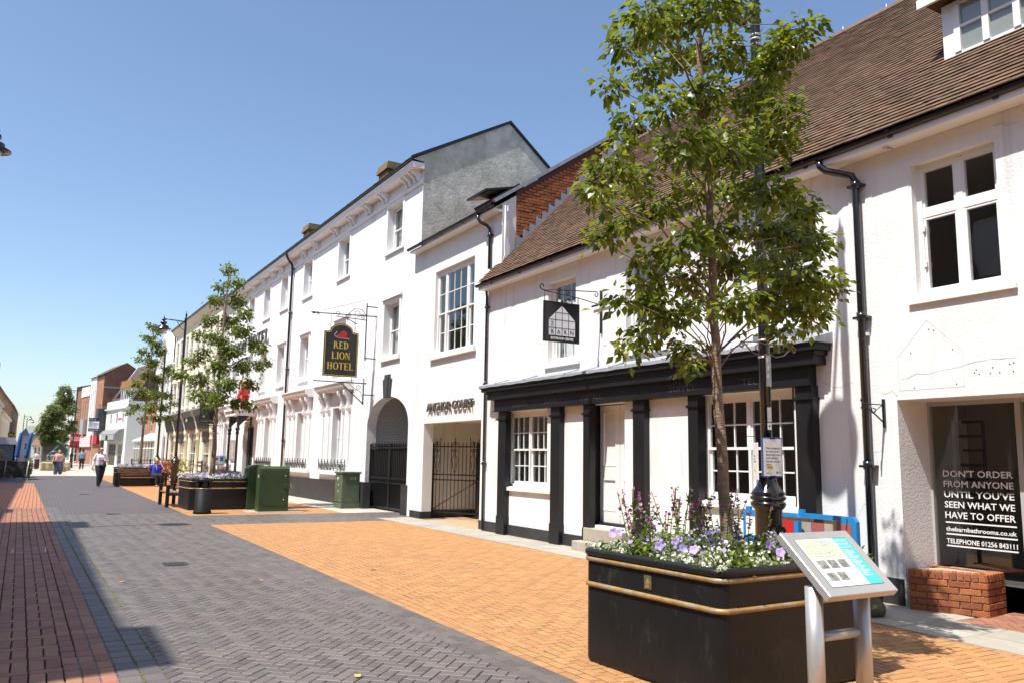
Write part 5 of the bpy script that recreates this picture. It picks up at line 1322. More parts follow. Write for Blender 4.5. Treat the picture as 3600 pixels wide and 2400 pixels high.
def planter(label, x, y, rot, seed, nplants, group, detail=1.0, salvia=((.0, .2),), petunia=30, plants_label=''):
    """rectangular steel tub with rounded corners, two gilded half-round rails; x, y is its centre"""
    W, D, H = 1.66, 1.50, .88
    t = thing('planter', label, 'planter', (x, y, 0), rot, group)
    def ring(w, d, r, n=5):
        out = []
        for cx, cy, a0 in ((w / 2 - r, d / 2 - r, 0), (-w / 2 + r, d / 2 - r, 90), (-w / 2 + r, -d / 2 + r, 180), (w / 2 - r, -d / 2 + r, 270)):
            for i in range(n): a = R(a0 + 90 * i / (n - 1)); out.append((cx + r * math.cos(a), cy + r * math.sin(a)))
        return out
    b = MB(); R0 = ring(W, D, .07); R1 = ring(W - .06, D - .06, .05); n = len(R0)
    v = [(px, py, z) for z, rr in ((0.0, ring(W - .03, D - .03, .06)), (.03, R0), (H - .02, R0), (H - .02, R1), (.70, R1)) for px, py in rr]
    f = [(k * n + i, k * n + (i + 1) % n, (k + 1) * n + (i + 1) % n, (k + 1) * n + i) for k in range(4) for i in range(n)]
    b.add(v, f, 0, False); b.build('tub', M['black'] if seed != 1 else bpy.data.materials.get('scuffed_black') or mat('scuffed_black', (.011, .0105, .0105), .45, .3, 3, .15, 25, spec=.3, stain=(.085, .08, .075), samt=.4, sscale=5, sharp=(.56, .74), stretch=(1, 1, .45)), t)
    def rail(name, z, r, off, m):
        q = MB(); rr = ring(W + off, D + off, .08, 5); pts = [(px, py, z) for px, py in rr]; pts.append(pts[0]); q.tube(pts, r, 8, cap=False); q.build(name, m, t)
    rail('rim', H - .02, .032, .0, M['black']); rail('gilded_rail', .81, .020, .010, M['gold']); rail('gilded_rail', .61, .020, .010, M['gold'])
    q = MB(); q.poly([(px, py, .80) for px, py in R1]); q.build('soil', M['soil'], t)
    if seed == 1:
        q = MB(); q.box(-W / 2 - .006, -W / 2, -.06, .02, .66, .76); q.build('crest_plate', mat('bronze_plate', (.20, .16, .10), .45, .3, 60, metal=.5), t)
        q = MB(); q.prism([(-.045, .70), (-.02, .745), (.005, .70)], 'x', -W / 2 - .009, -W / 2 - .006); q.box(-W / 2 - .009, -W / 2 - .006, -.04, .0, .67, .695); q.build('crest', M['gold'], t)
    rng = random.Random(seed)
    p = thing('bedding_plants', plants_label, 'bedding plants', (x, y, .80), rot)
    L_ = []; F_ = {'fwhite': [], 'fpurple': [], 'fmag': [], 'fpink': []}
    st = MB()
    for i in range(int(2600 * detail)):
        px, py = rng.uniform(-W / 2 + .0, W / 2 - .0), rng.uniform(-D / 2 + .0, D / 2 - .0)
        edge = min(W / 2 - abs(px), D / 2 - abs(py)); h = .07 + .10 * min(1, edge / .25) + .05 * math.sin(px * 9 + seed) * math.sin(py * 8)
        z = rng.uniform(.0, max(.04, h)) + .03
        L_.append(((px, py, z), rot_to((rng.gauss(0, .7), rng.gauss(0, .7), rng.uniform(.1, 1)), rng.uniform(-1, 1)), rng.uniform(.035, .07) / (1 if detail > .8 else .75)))
        if rng.random() < .75:
            cl = math.sin(px * 7.3 + 1.7 * seed) + math.sin(py * 6.1 + px * 3)
            if cl > .15: F_['fwhite'].append((px, py, z + .035))
            elif cl < -.8: F_['fpurple'].append((px, py, z + .035))
    for (sx, sy, cnt, spread) in salvia:                # tall thin stems with small flowers
        for i in range(int(cnt * (1 if detail > .8 else .6))):
            bx, by = sx + rng.gauss(0, spread), sy + rng.gauss(0, spread)
            if abs(bx) > W / 2 - .05 or abs(by) > D / 2 - .05: continue
            hgt = rng.uniform(.28, .62); lx, ly = rng.gauss(0, .09), rng.gauss(0, .09)
            pts = [(bx, by, 0), (bx + lx * .4, by + ly * .4, hgt * .5), (bx + lx, by + ly, hgt)]
            st.tube(pts, .0035, 4)
            for k in range(20):
                z = rng.uniform(.06, hgt * .85); u = z / hgt
                L_.append(((bx + lx * u, by + ly * u, z), rot_to((rng.gauss(0, 1), rng.gauss(0, 1), .4), rng.uniform(-1, 1)), rng.uniform(.03, .055)))
            for k in range(rng.randint(3, 8)):
                u = rng.uniform(.6, 1.02); F_['fmag' if rng.random() < .38 else 'fpink'].append((bx + lx * u + rng.gauss(0, .012), by + ly * u + rng.gauss(0, .012), hgt * u))
    lv, lf = leaf_proto(.24, .1, .1); V, F = scatter(L_, lv, lf)
    o = bpy.data.objects.new('foliage', mesh_vf('foliage', V, F, M['plant'])); COL.objects.link(o); o.parent = p; stuff(o)
    stuff(st.build('stems', M['plant'], p))
    fl = [(0, 0, 0)] + [(math.cos(a), math.sin(a), .35 + .25 * (i % 2)) for i, a in enumerate([j * math.pi / 5 for j in range(10)])]; ff = [(0, 1 + i, 1 + (i + 1) % 10) for i in range(10)]
    for key, nm, sz in (('fwhite', 'white_blossom', .0135), ('fpurple', 'small_purple_blossom', .012), ('fmag', 'magenta_blossom', .014), ('fpink', 'pink_blossom', .013)):
        if F_[key]:
            k = 1 if detail > .8 else 1.5
            V, F = scatter([(q, rot_to((rng.gauss(0, .8), rng.gauss(0, .8), rng.gauss(0, .6)), rng.uniform(-1, 1)), sz * k * rng.uniform(.7, 1.3)) for q in F_[key]], [(a, c, b_) for a, b_, c in fl], ff)
            o = bpy.data.objects.new(nm, mesh_vf(nm, V, F, M[key])); COL.objects.link(o); o.parent = p; stuff(o)
    pet = MB(); n = 20; v = [(0, 0, -.5)]
    for i in range(n): a = 2 * math.pi * i / n; k = 1 + .12 * math.cos(5 * a); v.append((.45 * k * math.cos(a), .45 * k * math.sin(a), 0))
    for i in range(n): a = 2 * math.pi * i / n; k = 1 + .16 * math.cos(5 * a); v.append((k * math.cos(a), k * math.sin(a), .12 * math.cos(5 * a)))
    pet.add(v, [(0, 1 + i, 1 + (i + 1) % n) for i in range(n)] + [(1 + i, 1 + n + i, 1 + n + (i + 1) % n, 1 + (i + 1) % n) for i in range(n)], 0, True)
    me = pet.mesh('petunia_bloom'); me.materials.append(M['fpurple'])
    for i in range(petunia):
        c_ = [(-.62, .5), (-.7, .25), (-.55, -.1), (-.2, -.6), (.1, -.62), (.5, .45), (-.66, -.45), (.3, -.5)][i % 8] if seed == 1 else (rng.uniform(-.75, .75), rng.choice((-.66, -.5, .4)))
        o = bpy.data.objects.new('petunia_bloom', me); COL.objects.link(o); o.parent = p
        o.matrix_basis = Matrix.Translation((c_[0] + rng.gauss(0, .09), c_[1] + rng.gauss(0, .07), .15 + rng.uniform(0, .08))) @ Vector((rng.gauss(-.5, .5), rng.gauss(-.7, .5), rng.uniform(.2, .9))).to_track_quat('Z', 'Y').to_matrix().to_4x4() @ Matrix.Scale(rng.uniform(.022, .036) * (1 if detail > .8 else 1.5), 4)
    return t
planter('black steel planter with worn gilded rails, nearest the information board', 4.84, 4.93, R(2.5), 1, 0, 'black planters with gilded rails', 1.0, ((-.3, .5, 13, .16), (.15, .5, 20, .2), (.5, .35, 13, .16), (.0, .15, 6, .2), (-.5, .6, 5, .06)), 22, 'white, lilac and magenta flowers filling the planter by the information board')
planter('black planter behind the waste bin and left of the green cabinets', 4.62, 25.75, R(3), 2, 0, 'black planters with gilded rails', .55, ((-.1, .3, 26, .2), (.5, .3, 12, .2)), 44, 'lilac and pink flowers in the planter behind the waste bin')
planter('black planter standing behind the slatted bench with the seated woman', 4.28, 44.45, R(12), 3, 0, 'black planters with gilded rails', .5, ((.0, .2, 14, .3),), 40, 'flowers in the planter behind the bench with the seated woman')
C1 = [(4.03, 5.23, 0.24), (4.41, 5.38, 0.26), (4.82, 5.57, 0.25), (5.14, 5.65, 0.21), (4.62, 5.81, 0.35), (4.42, 5.95, 0.27), (4.94, 6.04, 0.31), (4.73, 6.31, 0.26), (5.91, 5.64, 0.24), (5.69, 5.42, 0.19), (3.81, 4.91, 0.19), (4.13, 5.1, 0.18), (3.68, 4.53, 0.15), (4.03, 4.75, 0.19), (4.41, 5.02, 0.25), (4.86, 5.19, 0.27), (5.23, 5.21, 0.23), (5.53, 5.15, 0.24), (5.33, 4.88, 0.21), (3.89, 4.3, 0.19), (4.26, 4.5, 0.22), (4.7, 4.71, 0.26), (5.11, 4.77, 0.23), (5.72, 4.77, 0.19), (5.59, 4.45, 0.21), (3.76, 4.07, 0.12), (3.68, 3.81, 0.24), (3.53, 3.64, 0.15), (3.98, 3.83, 0.21), (4.39, 4.17, 0.22), (4.79, 4.33, 0.24), (5.04, 4.25, 0.3), (5.32, 4.53, 0.23), (3.59, 3.29, 0.15), (3.8, 3.46, 0.18), (4.2, 3.65, 0.21), (4.58, 3.87, 0.25), (5.03, 3.91, 0.27), (5.46, 3.95, 0.26), (5.82, 3.89, 0.27), (5.95, 3.59, 0.27), (5.61, 3.62, 0.23), (4.1, 3.17, 0.23), (4.43, 3.38, 0.22), (4.82, 3.53, 0.26), (5.28, 3.6, 0.25), (3.78, 2.82, 0.12), (4.01, 2.95, 0.18), (4.1, 2.82, 0.18), (4.47, 3.11, 0.24), (4.86, 3.24, 0.25), (5.32, 3.3, 0.27), (5.82, 3.24, 0.29), (6.13, 3.2, 0.22), (4.01, 2.6, 0.16), (3.9, 2.45, 0.14), (4.28, 2.77, 0.19), (4.61, 2.87, 0.2), (5.0, 2.95, 0.23), (5.47, 2.97, 0.25), (5.86, 2.95, 0.24), (4.39, 2.49, 0.17), (4.46, 2.39, 0.11), (5.57, 2.74, 0.15)]
C2 = [(4.63, 7.23, 0.24), (4.85, 6.84, 0.3), (4.48, 6.66, 0.23), (4.95, 6.3, 0.36), (4.31, 6.23, 0.29), (5.17, 5.91, 0.3), (4.8, 5.6, 0.41), (4.16, 5.61, 0.29), (5.14, 5.36, 0.36), (4.45, 5.1, 0.35), (3.94, 5.12, 0.25), (5.49, 4.98, 0.3), (4.85, 4.79, 0.41), (4.04, 4.59, 0.28), (5.77, 4.87, 0.24), (3.75, 4.31, 0.24), (4.51, 4.23, 0.4), (5.27, 4.29, 0.35), (5.8, 4.39, 0.24), (3.54, 3.9, 0.24), (4.03, 3.8, 0.34), (4.79, 3.72, 0.4), (5.5, 3.76, 0.3), (4.0, 3.34, 0.28), (4.57, 3.24, 0.34), (5.21, 3.14, 0.33), (5.61, 3.09, 0.21), (3.29, 3.91, 0.13), (4.27, 3.03, 0.22), (5.99, 4.47, 0.15)]
C3 = [(4.52, 7.96, 0.28), (4.85, 7.76, 0.34), (4.36, 7.38, 0.33), (4.79, 7.08, 0.37), (4.21, 6.7, 0.27), (5.03, 6.65, 0.34), (4.66, 6.17, 0.41), (4.04, 6.24, 0.22), (5.4, 5.89, 0.3), (4.5, 5.5, 0.4), (5.03, 5.31, 0.37), (4.03, 5.03, 0.27), (5.63, 5.57, 0.26), (4.37, 4.6, 0.36), (4.98, 4.53, 0.41), (3.77, 4.57, 0.21), (5.49, 4.56, 0.3), (4.02, 3.93, 0.29), (4.72, 3.85, 0.37), (5.33, 3.88, 0.33), (5.83, 4.13, 0.19), (3.84, 3.6, 0.18), (4.46, 3.3, 0.25), (5.07, 3.32, 0.29), (5.68, 3.34, 0.22)]
tree('pear_tree', 'tall leafy pear tree growing from the near planter beside the lamp post', (4.83, 4.9, .8), [(4.83, 4.9, .8), (4.80, 4.9, 1.6), (4.76, 4.9, 2.6), (4.72, 4.9, 3.6), (4.68, 4.9, 4.6), (4.60, 4.9, 5.6), (4.6, 4.9, 6.5)], C1, M['leaf'], .080, 205, (.054, .014), .95, 'pear trees in the planters')
tree('pear_tree', 'slender pear tree rising from the planter before the hotel front', (4.57, 25.7, .8), [(4.57, 25.7, .8), (4.56, 25.7, 2.8), (4.58, 25.7, 5), (4.65, 25.7, 7.3)], C2, M['leaf2'], .11, 135, (.085, .02), 1.1, 'pear trees in the planters', 200, 6)
tree('pear_tree', 'slender pear tree rising from the planter behind the bench', (4.47, 44.7, .8), [(4.47, 44.7, .8), (4.48, 44.7, 3), (4.6, 44.7, 5.5), (4.6, 44.7, 8)], C3, M['leaf2'], .13, 110, (.085, .02), 1.1, 'pear trees in the planters', 0, 7)

def lamp_post(label, x, y, arm=1.0, H=8.0, armdir=-1, near=False, sc=1.0, group='tall black lamp posts'):
    t = thing('lamp_post', label, 'lamp post', (x, y, 0), 0, group)
    n = 24 if near else 10
    q = MB(); q.lathe([(.19, 0), (.19, .08), (.16, .12), (.145, .2), (.145, 1.10), (.175, 1.13), (.19, 1.16), (.18, 1.185), (.16, 1.195), (.18, 1.205), (.195, 1.225), (.185, 1.245), (.165, 1.255), (.19, 1.265), (.165, 1.30), (.12, 1.36), (.095, 1.42), (.09, 1.46), (.063, 1.475)], n=n); q.build('base', M['pole'], t)
    q = MB(); q.lathe([(.063, 1.46), (.060, 3.2), (.058, H - .6), (.05, H - .28), (.075, H - .24), (.075, H - .2), (.045, H - .17), (.04, H - .06), (.055, H - .04), (.02, H + .04), (.012, H + .12), (.001, H + .18)], n=n); q.build('column', M['pole'], t)
    if near:
        q = MB(); q.prism([(-.11, .30), (-.11, .85), (-.06, .93), (.06, .93), (.11, .85), (.11, .30)], 'y', -.16, -.10); q.build('access_door', M['pole'], t)
    q = MB(); z = H - .35; a = armdir * arm
    q.tube([(0, 0, z), (a, 0, z + .05)], .026, 6); q.tube([(0, 0, z - .45), (a * .22, 0, z - .3), (a * .42, 0, z - .02)], .014, 5); q.tube(scroll((a * .28, 0, z - .1), .10, 'xz', 0, 1.2), .010, 4); q.lathe([(.02, 0), (.035, .05), (.012, .1), (.001, .2)], (a, 0, z + .05), 6)
    q.build('arm', M['pole'], t)
    q = MB(); q.lathe([(.03, .0), (.10, -.02), (.11, -.06), (.05, -.08), (.05, -.12), (.14, -.14), (.15, -.22), (.08, -.25), (.09, -.28), (.22, -.33), (.225, -.40), (.35, -.47), (.35, -.485), (.20, -.48)], (a, 0, z + .05), 24); hd = q.build('lamp_head', M['pole'], t)
    q = MB(); q.lathe([(.19, -.485), (.17, -.56), (.10, -.64), (.03, -.67)], (a, 0, z + .05), 16); q.build('bowl', bpy.data.materials.get('lamp_bowl') or mat('lamp_bowl', (.42, .40, .36), .2), hd)
    return t
l1 = lamp_post('tall black lamp post with ringed base standing behind the near planter', 6.94, 6.39, 1.1, 8.05, -1, True)
lamp_post('black lamp post in front of the cream restaurants, arm reaching over the street', 5.47, 40.0, .95)
lamp_post('stout black lamp post behind the second tree, before the pedimented building', 6.35, 54.2, .95)
lamp_post('lamp post before the brick shops far up the street, next to the sale boards', 2.96, 92.5, .95)
lamp_post('black lamp post on the left with its disc shaded lamp at the left picture edge', -2.35, 19.3, 1.0, 8.5, 1)
lamp_post('distant lamp post on the left, first above the folded parasols', -2.6, 170, 1.0, 8.0, 1)
lamp_post('distant lamp post on the left, farthest one near the street end', -2.35, 188, 1.0, 8.0, 1)
for nm, lab, f in (('notice', 'white keep your distance notice with blue edge tied to the near lamp post', 0), ('notice', 'second notice tied to the hidden side of the near lamp post', 1)):
    if f == 0:
        t = thing('notice', lab, 'notice', (6.91, 6.29, 1.665)); MB().bbox(-.152, .152, -.006, .006, -.215, .215, .003).build('backing', mat('blue_board', (.02, .09, .36), .5), t)
        MB().box(-.138, .138, -.0085, -.006, -.2, .2).build('sheet', M['white'], t)
        text('lettering', 'When shopping in\nthe town centre\nplease keep a two\nmetre distance\nbetween you and\nothers.', .0315, M['signblack'], T(-.105, -.0088, .09) @ FY, t, .0004, line=1.12)
        MB().box(-.095, .0, -.0092, -.0086, -.125, -.095).build('yellow_label', mat('yellow_print', (.80, .58, .02), .6), t); text('label_word', 'SAFE SPACE', .016, M['signblack'], T(-.09, -.0095, -.108) @ FY, t, .0004, fit=.08)
        text('logo', 'BASINGSTOKE', .011, M['signblack'], T(-.105, -.0088, -.172) @ FY, t, .0003); MB().prism([(.05, -.15), (.07, -.15), (.07, -.165), (.06, -.18), (.05, -.165)], 'y', -.0092, -.0086).build('crest', bpy.data.materials['blue_board'], t); text('logo', 'Borough\nCouncil', .010, M['signblack'], T(.078, -.0088, -.158) @ FY, t, .0003)
        for z in (.205, -.205): MB().box(-.04, .04, -.012, .01, z - .008, z + .008).build('clip', M['iron'], t)
    else:
        t = thing('notice', lab, 'notice', (6.80, 6.42, 1.62), R(-128)); MB().bbox(-.15, .15, -.006, .006, -.2, .2, .003).build('backing', M['white'], t); text('lettering', 'Stay safe\nand be\nconsiderate', .03, M['signblack'], T(-.1, -.0065, .05) @ FY, t, .0004); MB().box(-.09, .0, -.007, -.0062, -.11, -.08).build('yellow_label', bpy.data.materials['yellow_print'], t)
q = MB(); q.tube([(6.55, 6.30, 1.885), (6.86, 6.31, 1.88)], .005, 4); q.build('cable_tie', M['iron'], l1, True)
nt = MB(); nt.quad((-.05, -.0665, 2.44), (.03, -.0665, 2.44), (.03, -.0655, 2.79), (-.05, -.0655, 2.79)); npl = nt.build('number_strip', mat('aged_aluminium', (.33, .33, .33), .5, .2, 30, stain=(.12, .12, .12), samt=.7, sscale=20), l1)
for i, c in enumerate('F36'): text('number', c, .075, M['palewhite'], T(-.035, -.0672, 2.70 - i * .085) @ FY, npl, .0005)
nt = MB(); nt.quad((-.05, -.067, 2.05), (.015, -.067, 2.05), (.015, -.066, 2.21), (-.05, -.066, 2.21)); nt.build('sticker', mat('torn_paper', (.55, .55, .52), .8, .25, 40), l1)
nt = MB(); nt.quad((-.05, -.067, 1.965), (.01, -.067, 1.965), (.01, -.066, 2.04), (-.05, -.066, 2.04)); sk_ = nt.build('sticker', M['white'], l1)
nt = MB(); nt.poly([(-.02 + (.02 if i % 2 else .008) * math.sin(i * math.pi / 5), -.0675, 2.005 + (.02 if i % 2 else .008) * math.cos(i * math.pi / 5)) for i in range(10)]); nt.build('star', M['signblack'], sk_)
bs = MB()
for e in (-1, 1):
    bs.tube([(0, -.06, 2.90), (e * .2, -.06, 2.92), (e * .38, -.06, 2.9)], .008, 5); bs.tube(scroll((e * .40, -.06, 2.87), .04, 'xz', 1.57, 1, flip=-e), .008, 5); bs.tube([(e * .38, -.06, 2.9), (e * .25, -.06, 2.8), (e * .12, -.06, 2.77), (0, -.06, 2.8)], .008, 5); bs.tube(scroll((e * .16, -.06, 2.85), .05, 'xz', 0, 1.2), .007, 5)
bs.build('flower_bracket', mat('rusty_bracket', (.10, .06, .04), .6, .4, 20), l1)
bs = MB()
for z in (2.955, 2.765, 6.48, 6.55, 6.60): bs.lathe([(.066, -.012), (.066, .012)], (0, 0, z), 16)
bs.build('strap', M['steel'], l1)

# information board
ib = thing('information_board', 'tilted town map board on two grey metal legs beside the near planter', 'information board', (4.42, 3.5, 0))
for x in (-.25, .19): MB().lathe([(.052, 0), (.052, .86 if x < 0 else .86)], (x, 0, 0), 20).build('leg', M['steel'], ib)
MB().tube([(-.19, 0, .56), (.13, 0, .56)], .03, 14).build('rung', M['steel'], ib)
PM = Matrix.Translation((-.005, .02, .98)) @ Matrix.Rotation(math.atan2(.335, .37), 4, 'X')
def onp(name, m, mb, parent):
    o = mb.build(name, m, parent); return o
q = MB(); q.bbox(-.315, .315, -.25, .25, -.025, .025, .004); pn = q.build('panel', M['steel'], ib); pn.matrix_basis = PM
q = MB(); q.box(-.243, .243, -.19, .19, .0255, .0262); q.build('recess', M['iron'], pn)
pr_ = lambda c, n: mat(n, c, .45)
q = MB(); q.box(-.24, .11, -.187, .187, .0264, .0270); q.build('cream_print', pr_((.72, .72, .58), 'cream_print'), pn)
q = MB(); q.box(.11, .24, -.187, .187, .0264, .0270); q.build('teal_print', pr_((.06, .52, .46), 'teal_print'), pn)
q = MB(); q.box(-.215, .09, .03, .17, .0272, .0274); q.build('map_print', pr_((.52, .66, .34), 'map_green'), pn)
q = MB()
for p in ([(-.2, .14), (-.1, .12), (.08, .16)], [(-.21, .08), (-.05, .07), (.05, .1), (.09, .08)], [(-.08, .17), (-.06, .1), (-.1, .035)], [(.0, .16), (.03, .1), (.02, .035)], [(-.18, .05), (-.05, .045), (.08, .055)], [(-.16, .165), (-.14, .1), (-.18, .06)]): q.tube([(x, y, .0274) for x, y in p], .004, 4)
q.build('map_road', pr_((.78, .78, .72), 'map_road'), pn)
q = MB(); rg = random.Random(9)
for i in range(26): x, y = rg.uniform(-.17, .06), rg.uniform(.045, .15); q.box(x, x + rg.uniform(.008, .02), y, y + rg.uniform(.006, .014), .0275, .0277)
stuff(q.build('map_blocks', pr_((.50, .44, .36), 'map_block'), pn))
q = MB(); q.poly([(-.03, .17, .0278), (.035, .17, .0278), (.03, .125, .0278), (-.01, .12, .0278)]); q.build('map_park', pr_((.25, .60, .42), 'map_park'), pn)
q = MB(); q.box(.02, .032, .075, .095, .0279, .0281); q.build('map_marker', M['red'], pn)
for i, (x, y) in enumerate(((-.20, -.05), (-.105, -.05), (-.01, -.05), (-.20, -.145), (-.105, -.145))):
    q = MB(); q.box(x, x + .075, y, y + .065, .0272, .0276); q.build('photo_print', mat('photo_%s' % 'abcde'[i], (.16, .16, .14), .5, .9, 55 + 9 * i, stain=(.5, .48, .4), samt=.9, sscale=22 + 5 * i), pn)
q = MB()
for i in range(4): q.box(-.01, .05 - .01 * (i % 2), -.10 - i * .012, -.094 - i * .012, .0272, .0275)
for i in range(3): q.box(.05 + i * .015, .06 + i * .015, -.17, -.155, .0272, .0275)
q.build('small_print', pr_((.45, .70, .62), 'small_print'), pn)
text('heading', "BASINGSTOKE'S", .022, M['white'], T(.225, .155, .0272), pn, .0003, 'RIGHT'); text('heading', 'HISTORIC HEART', .022, M['white'], T(.225, .128, .0272), pn, .0003, 'RIGHT'); text('heading', 'LONDON STREET', .014, M['white'], T(.225, .105, .0272), pn, .0003, 'RIGHT')
q = MB(); y = .085
for blk in (4, 3, 3, 2, 3, 2):
    q.box(.125, .175, y, y + .005, .0272, .0275); y -= .010
    for k in range(blk): q.box(.125, .215 - .012 * (k == blk - 1), y, y + .0028, .0272, .0275); y -= .0068
    y -= .008
q.build('text_line', M['white'], pn)

# cabinets, bin, post, benches
def cabinet(name, label, x0, x1, y0, y1, h, m, group):
    t = thing(name, label, 'utility cabinet', ((x0 + x1) / 2, (y0 + y1) / 2, 0), 0, group)
    return t
t = thing('utility_cabinet', 'large dark green utility cabinet with sloping top and side lock box', 'utility cabinet', (5.92, 23.9, .012))
q = MB(); q.box(-.42, .42, -.22, .22, 0, .14); q.build('plinth', M['bgreen'], t)
q = MB(); q.prism([(-.215, .14), (.215, .14), (.215, 1.20), (.12, 1.27), (-.12, 1.27), (-.215, 1.20)], 'x', -.415, .415); q.build('body', M['bgreen'], t)
q = MB(); q.bbox(-.38, .38, -.232, -.212, .18, 1.17, .006); dr = q.build('door', M['bgreen'], t)
for z in (.3, 1.02): MB().box(-.40, -.34, -.245, -.232, z - .04, z + .04).build('hinge', M['bgreen'], dr)
for x, z in ((.30, 1.0), (.27, .33)): MB().tube([(x, -.232, z), (x, -.24, z)], .014, 8).build('lock', M['white'], dr)
for x in (-.27, -.21):
    q = MB()
    for i in range(12): q.box(x - .012, x + .012, -.236, -.231, .25 + i * .018, .258 + i * .018)
    q.build('vent', M['ggreen'], dr)
MB().bbox(.26, .43, -.28, -.22, .64, .78, .006).build('lock_box', M['bgreen'], t); MB().box(.43, .47, -.27, -.22, .66, .77).build('lock_cover', M['steel'], t); MB().box(-.418, -.4155, -.06, .0, .95, 1.02).build('label_plate', M['white'], t)
t = thing('utility_cabinet', 'dark green round topped cabinet half hidden behind the large one', 'utility cabinet', (5.72, 25.2, 0))
q = MB(); q.prism([(-.27, 0), (.27, 0), (.27, 1.18)] + [(.27 * math.cos(a), 1.18 + .12 * math.sin(a)) for a in [j * math.pi / 8 for j in range(1, 8)]] + [(-.27, 1.18)], 'y', -.3, .3); q.build('body', M['bgreen'], t); MB().box(-.276, -.27, -.08, .08, .2, .42).build('label_plate', M['slab'], t)
t = thing('utility_cabinet', 'small grey green roadside cabinet numbered 113 against the hotel wall', 'utility cabinet', (8.52, 25.0, 0), R(0))
q = MB(); q.box(-.30, .30, -.36, .36, 0, .17); q.build('plinth', M['ggreen'], t); q = MB(); q.bbox(-.28, .28, -.34, .34, .17, 1.06, .008); q.build('body', M['ggreen'], t); MB().bbox(-.32, .32, -.38, .38, 1.06, 1.12, .012).build('lid', M['ggreen'], t)
for y0, y1 in ((-.33, -.01), (.01, .33)):
    d_ = MB().bbox(-.295, -.28, y0, y1, .20, 1.03, .004).build('door', M['ggreen'], t)
    q = MB()
    for i in range(2):
        for j in range(3): q.box(-.298, -.295, (y0 + y1) / 2 - .06 + j * .05, (y0 + y1) / 2 - .03 + j * .05, .27 + i * .05, .285 + i * .05)
    q.build('vent', M['iron'], d_)
MB().box(-.299, -.295, .05, .12, .86, .95).build('sticker', M['white'], t)
for z in (.5, .7, .9): MB().box(-.299, -.295, -.03, .02, z, z + .04).build('sticker', M['white'], t)
text('number', '113', .11, M['white'], T(-.02, -.342, .88) @ FY, t, .001, fit=.17)
wbn = thing('waste_bin', 'black cylindrical litter bin with gold band before the second planter', 'litter bin', (3.98, 23.5, 0))
q = MB(); q.lathe([(.235, 0), (.235, .06), (.215, .08), (.205, .66)], n=24); q.build('body', mat('bin_black', (.010, .010, .011), .6, .15, 3, spec=.2), wbn)
q = MB(); q.lathe([(.21, .655), (.21, .68)], n=24); q.build('gold_band', M['gold'], wbn)
q = MB()
for a0, a1 in ((-50, 20), (60, 130), (160, 220), (255, 285)):
    pts = [R(a0 + (a1 - a0) * i / 6) for i in range(7)]
    for a, b_ in zip(pts, pts[1:]): q.quad((.2 * math.cos(a), .2 * math.sin(a), .68), (.2 * math.cos(b_), .2 * math.sin(b_), .68), (.2 * math.cos(b_), .2 * math.sin(b_), .86), (.2 * math.cos(a), .2 * math.sin(a), .86))
q.build('hood_panel', M['black'], wbn)
q = MB(); q.lathe([(.14, .66), (.14, .86)], n=12); q.build('liner', M['iron'], wbn)
q = MB(); q.lathe([(.215, .85), (.225, .87), (.225, .92), (.20, .945), (.05, .955), (.001, .955)], n=24); q.build('lid', M['black'], wbn)
def bench(label, x, y, rot, hl=1.08):
    bn = thing('bench', label, 'bench', (x, y, 0), rot, 'slatted benches')
    bw_ = bpy.data.materials.get('bench_wood') or mat('bench_wood', (.20, .095, .055), .7, .3, 7, .4, 30, rand=.2, stain=(.36, .27, .21), samt=.7, sscale=3.5, stretch=(1, 6, 1))
    for i in range(4): MB().bbox(-hl + .06, hl - .06, .22 + .02 * i, .26 + .02 * i, .50 + i * .085, .572 + i * .085, .006).build('slat', bw_, bn)
    for i in range(4): MB().bbox(-hl + .06, hl - .06, -.22 + i * .105, -.125 + i * .105, .40, .44, .006).build('slat', bw_, bn)
    for x_ in (-hl, hl):
        MB().bbox(x_ - .05, x_ + .05, -.25, -.15, 0, .66, .012).build('leg', M['black'], bn); MB().bbox(x_ - .05, x_ + .05, .15, .25, 0, .66, .012).build('leg', M['black'], bn); MB().bbox(x_ - .05, x_ + .05, -.15, .15, .34, .40, .012).build('seat_bearer', M['black'], bn)
    return bn
bn = bench('long brown slatted bench where the woman in blue sits', 4.42, 43.1, R(12))
MB().box(-1.0, 1.0, -.02, .02, .05, .38).build('skirt', M['black'], bn)
bn = bench('dark slatted bench seen from its end at the left side of the second planter', 3.67, 27.3, R(-90), .8)
MB().box(-.8, .8, .27, .37, .79, .81).build('cap_rail', M['steel'], bn)

t = thing('planter_sign', 'small white sign with magenta heart and blue square in the second planter', 'sign', (4.78, 26.0, .82))
MB().bbox(-.175, .175, -.012, .012, .43, .74, .004).build('board', M['white'], t); MB().tube([(0, .02, 0), (0, .02, .7)], .02, 6).build('stake', M['steel'], t)
q = MB(); hp_ = [(-.085 + .065 * (16 * math.sin(a_) ** 3) / 16, .635 + .06 * (13 * math.cos(a_) - 5 * math.cos(2 * a_) - 2 * math.cos(3 * a_) - math.cos(4 * a_)) / 16) for a_ in [k_ * math.pi / 12 for k_ in range(24)]]
q.poly([(x_, -.0135, z_) for x_, z_ in hp_]); q.build('heart', mat('magenta_print', (.55, .02, .16), .5), t); MB().box(.03, .12, -.014, -.0125, .57, .70).build('blue_mark', mat('blue_print', (.03, .22, .50), .5), t)
text('lettering', 'Love\nBasingstoke', .052, bpy.data.materials['blue_print'], T(-.14, -.0135, .515) @ FY, t, .0006, fit=.27)
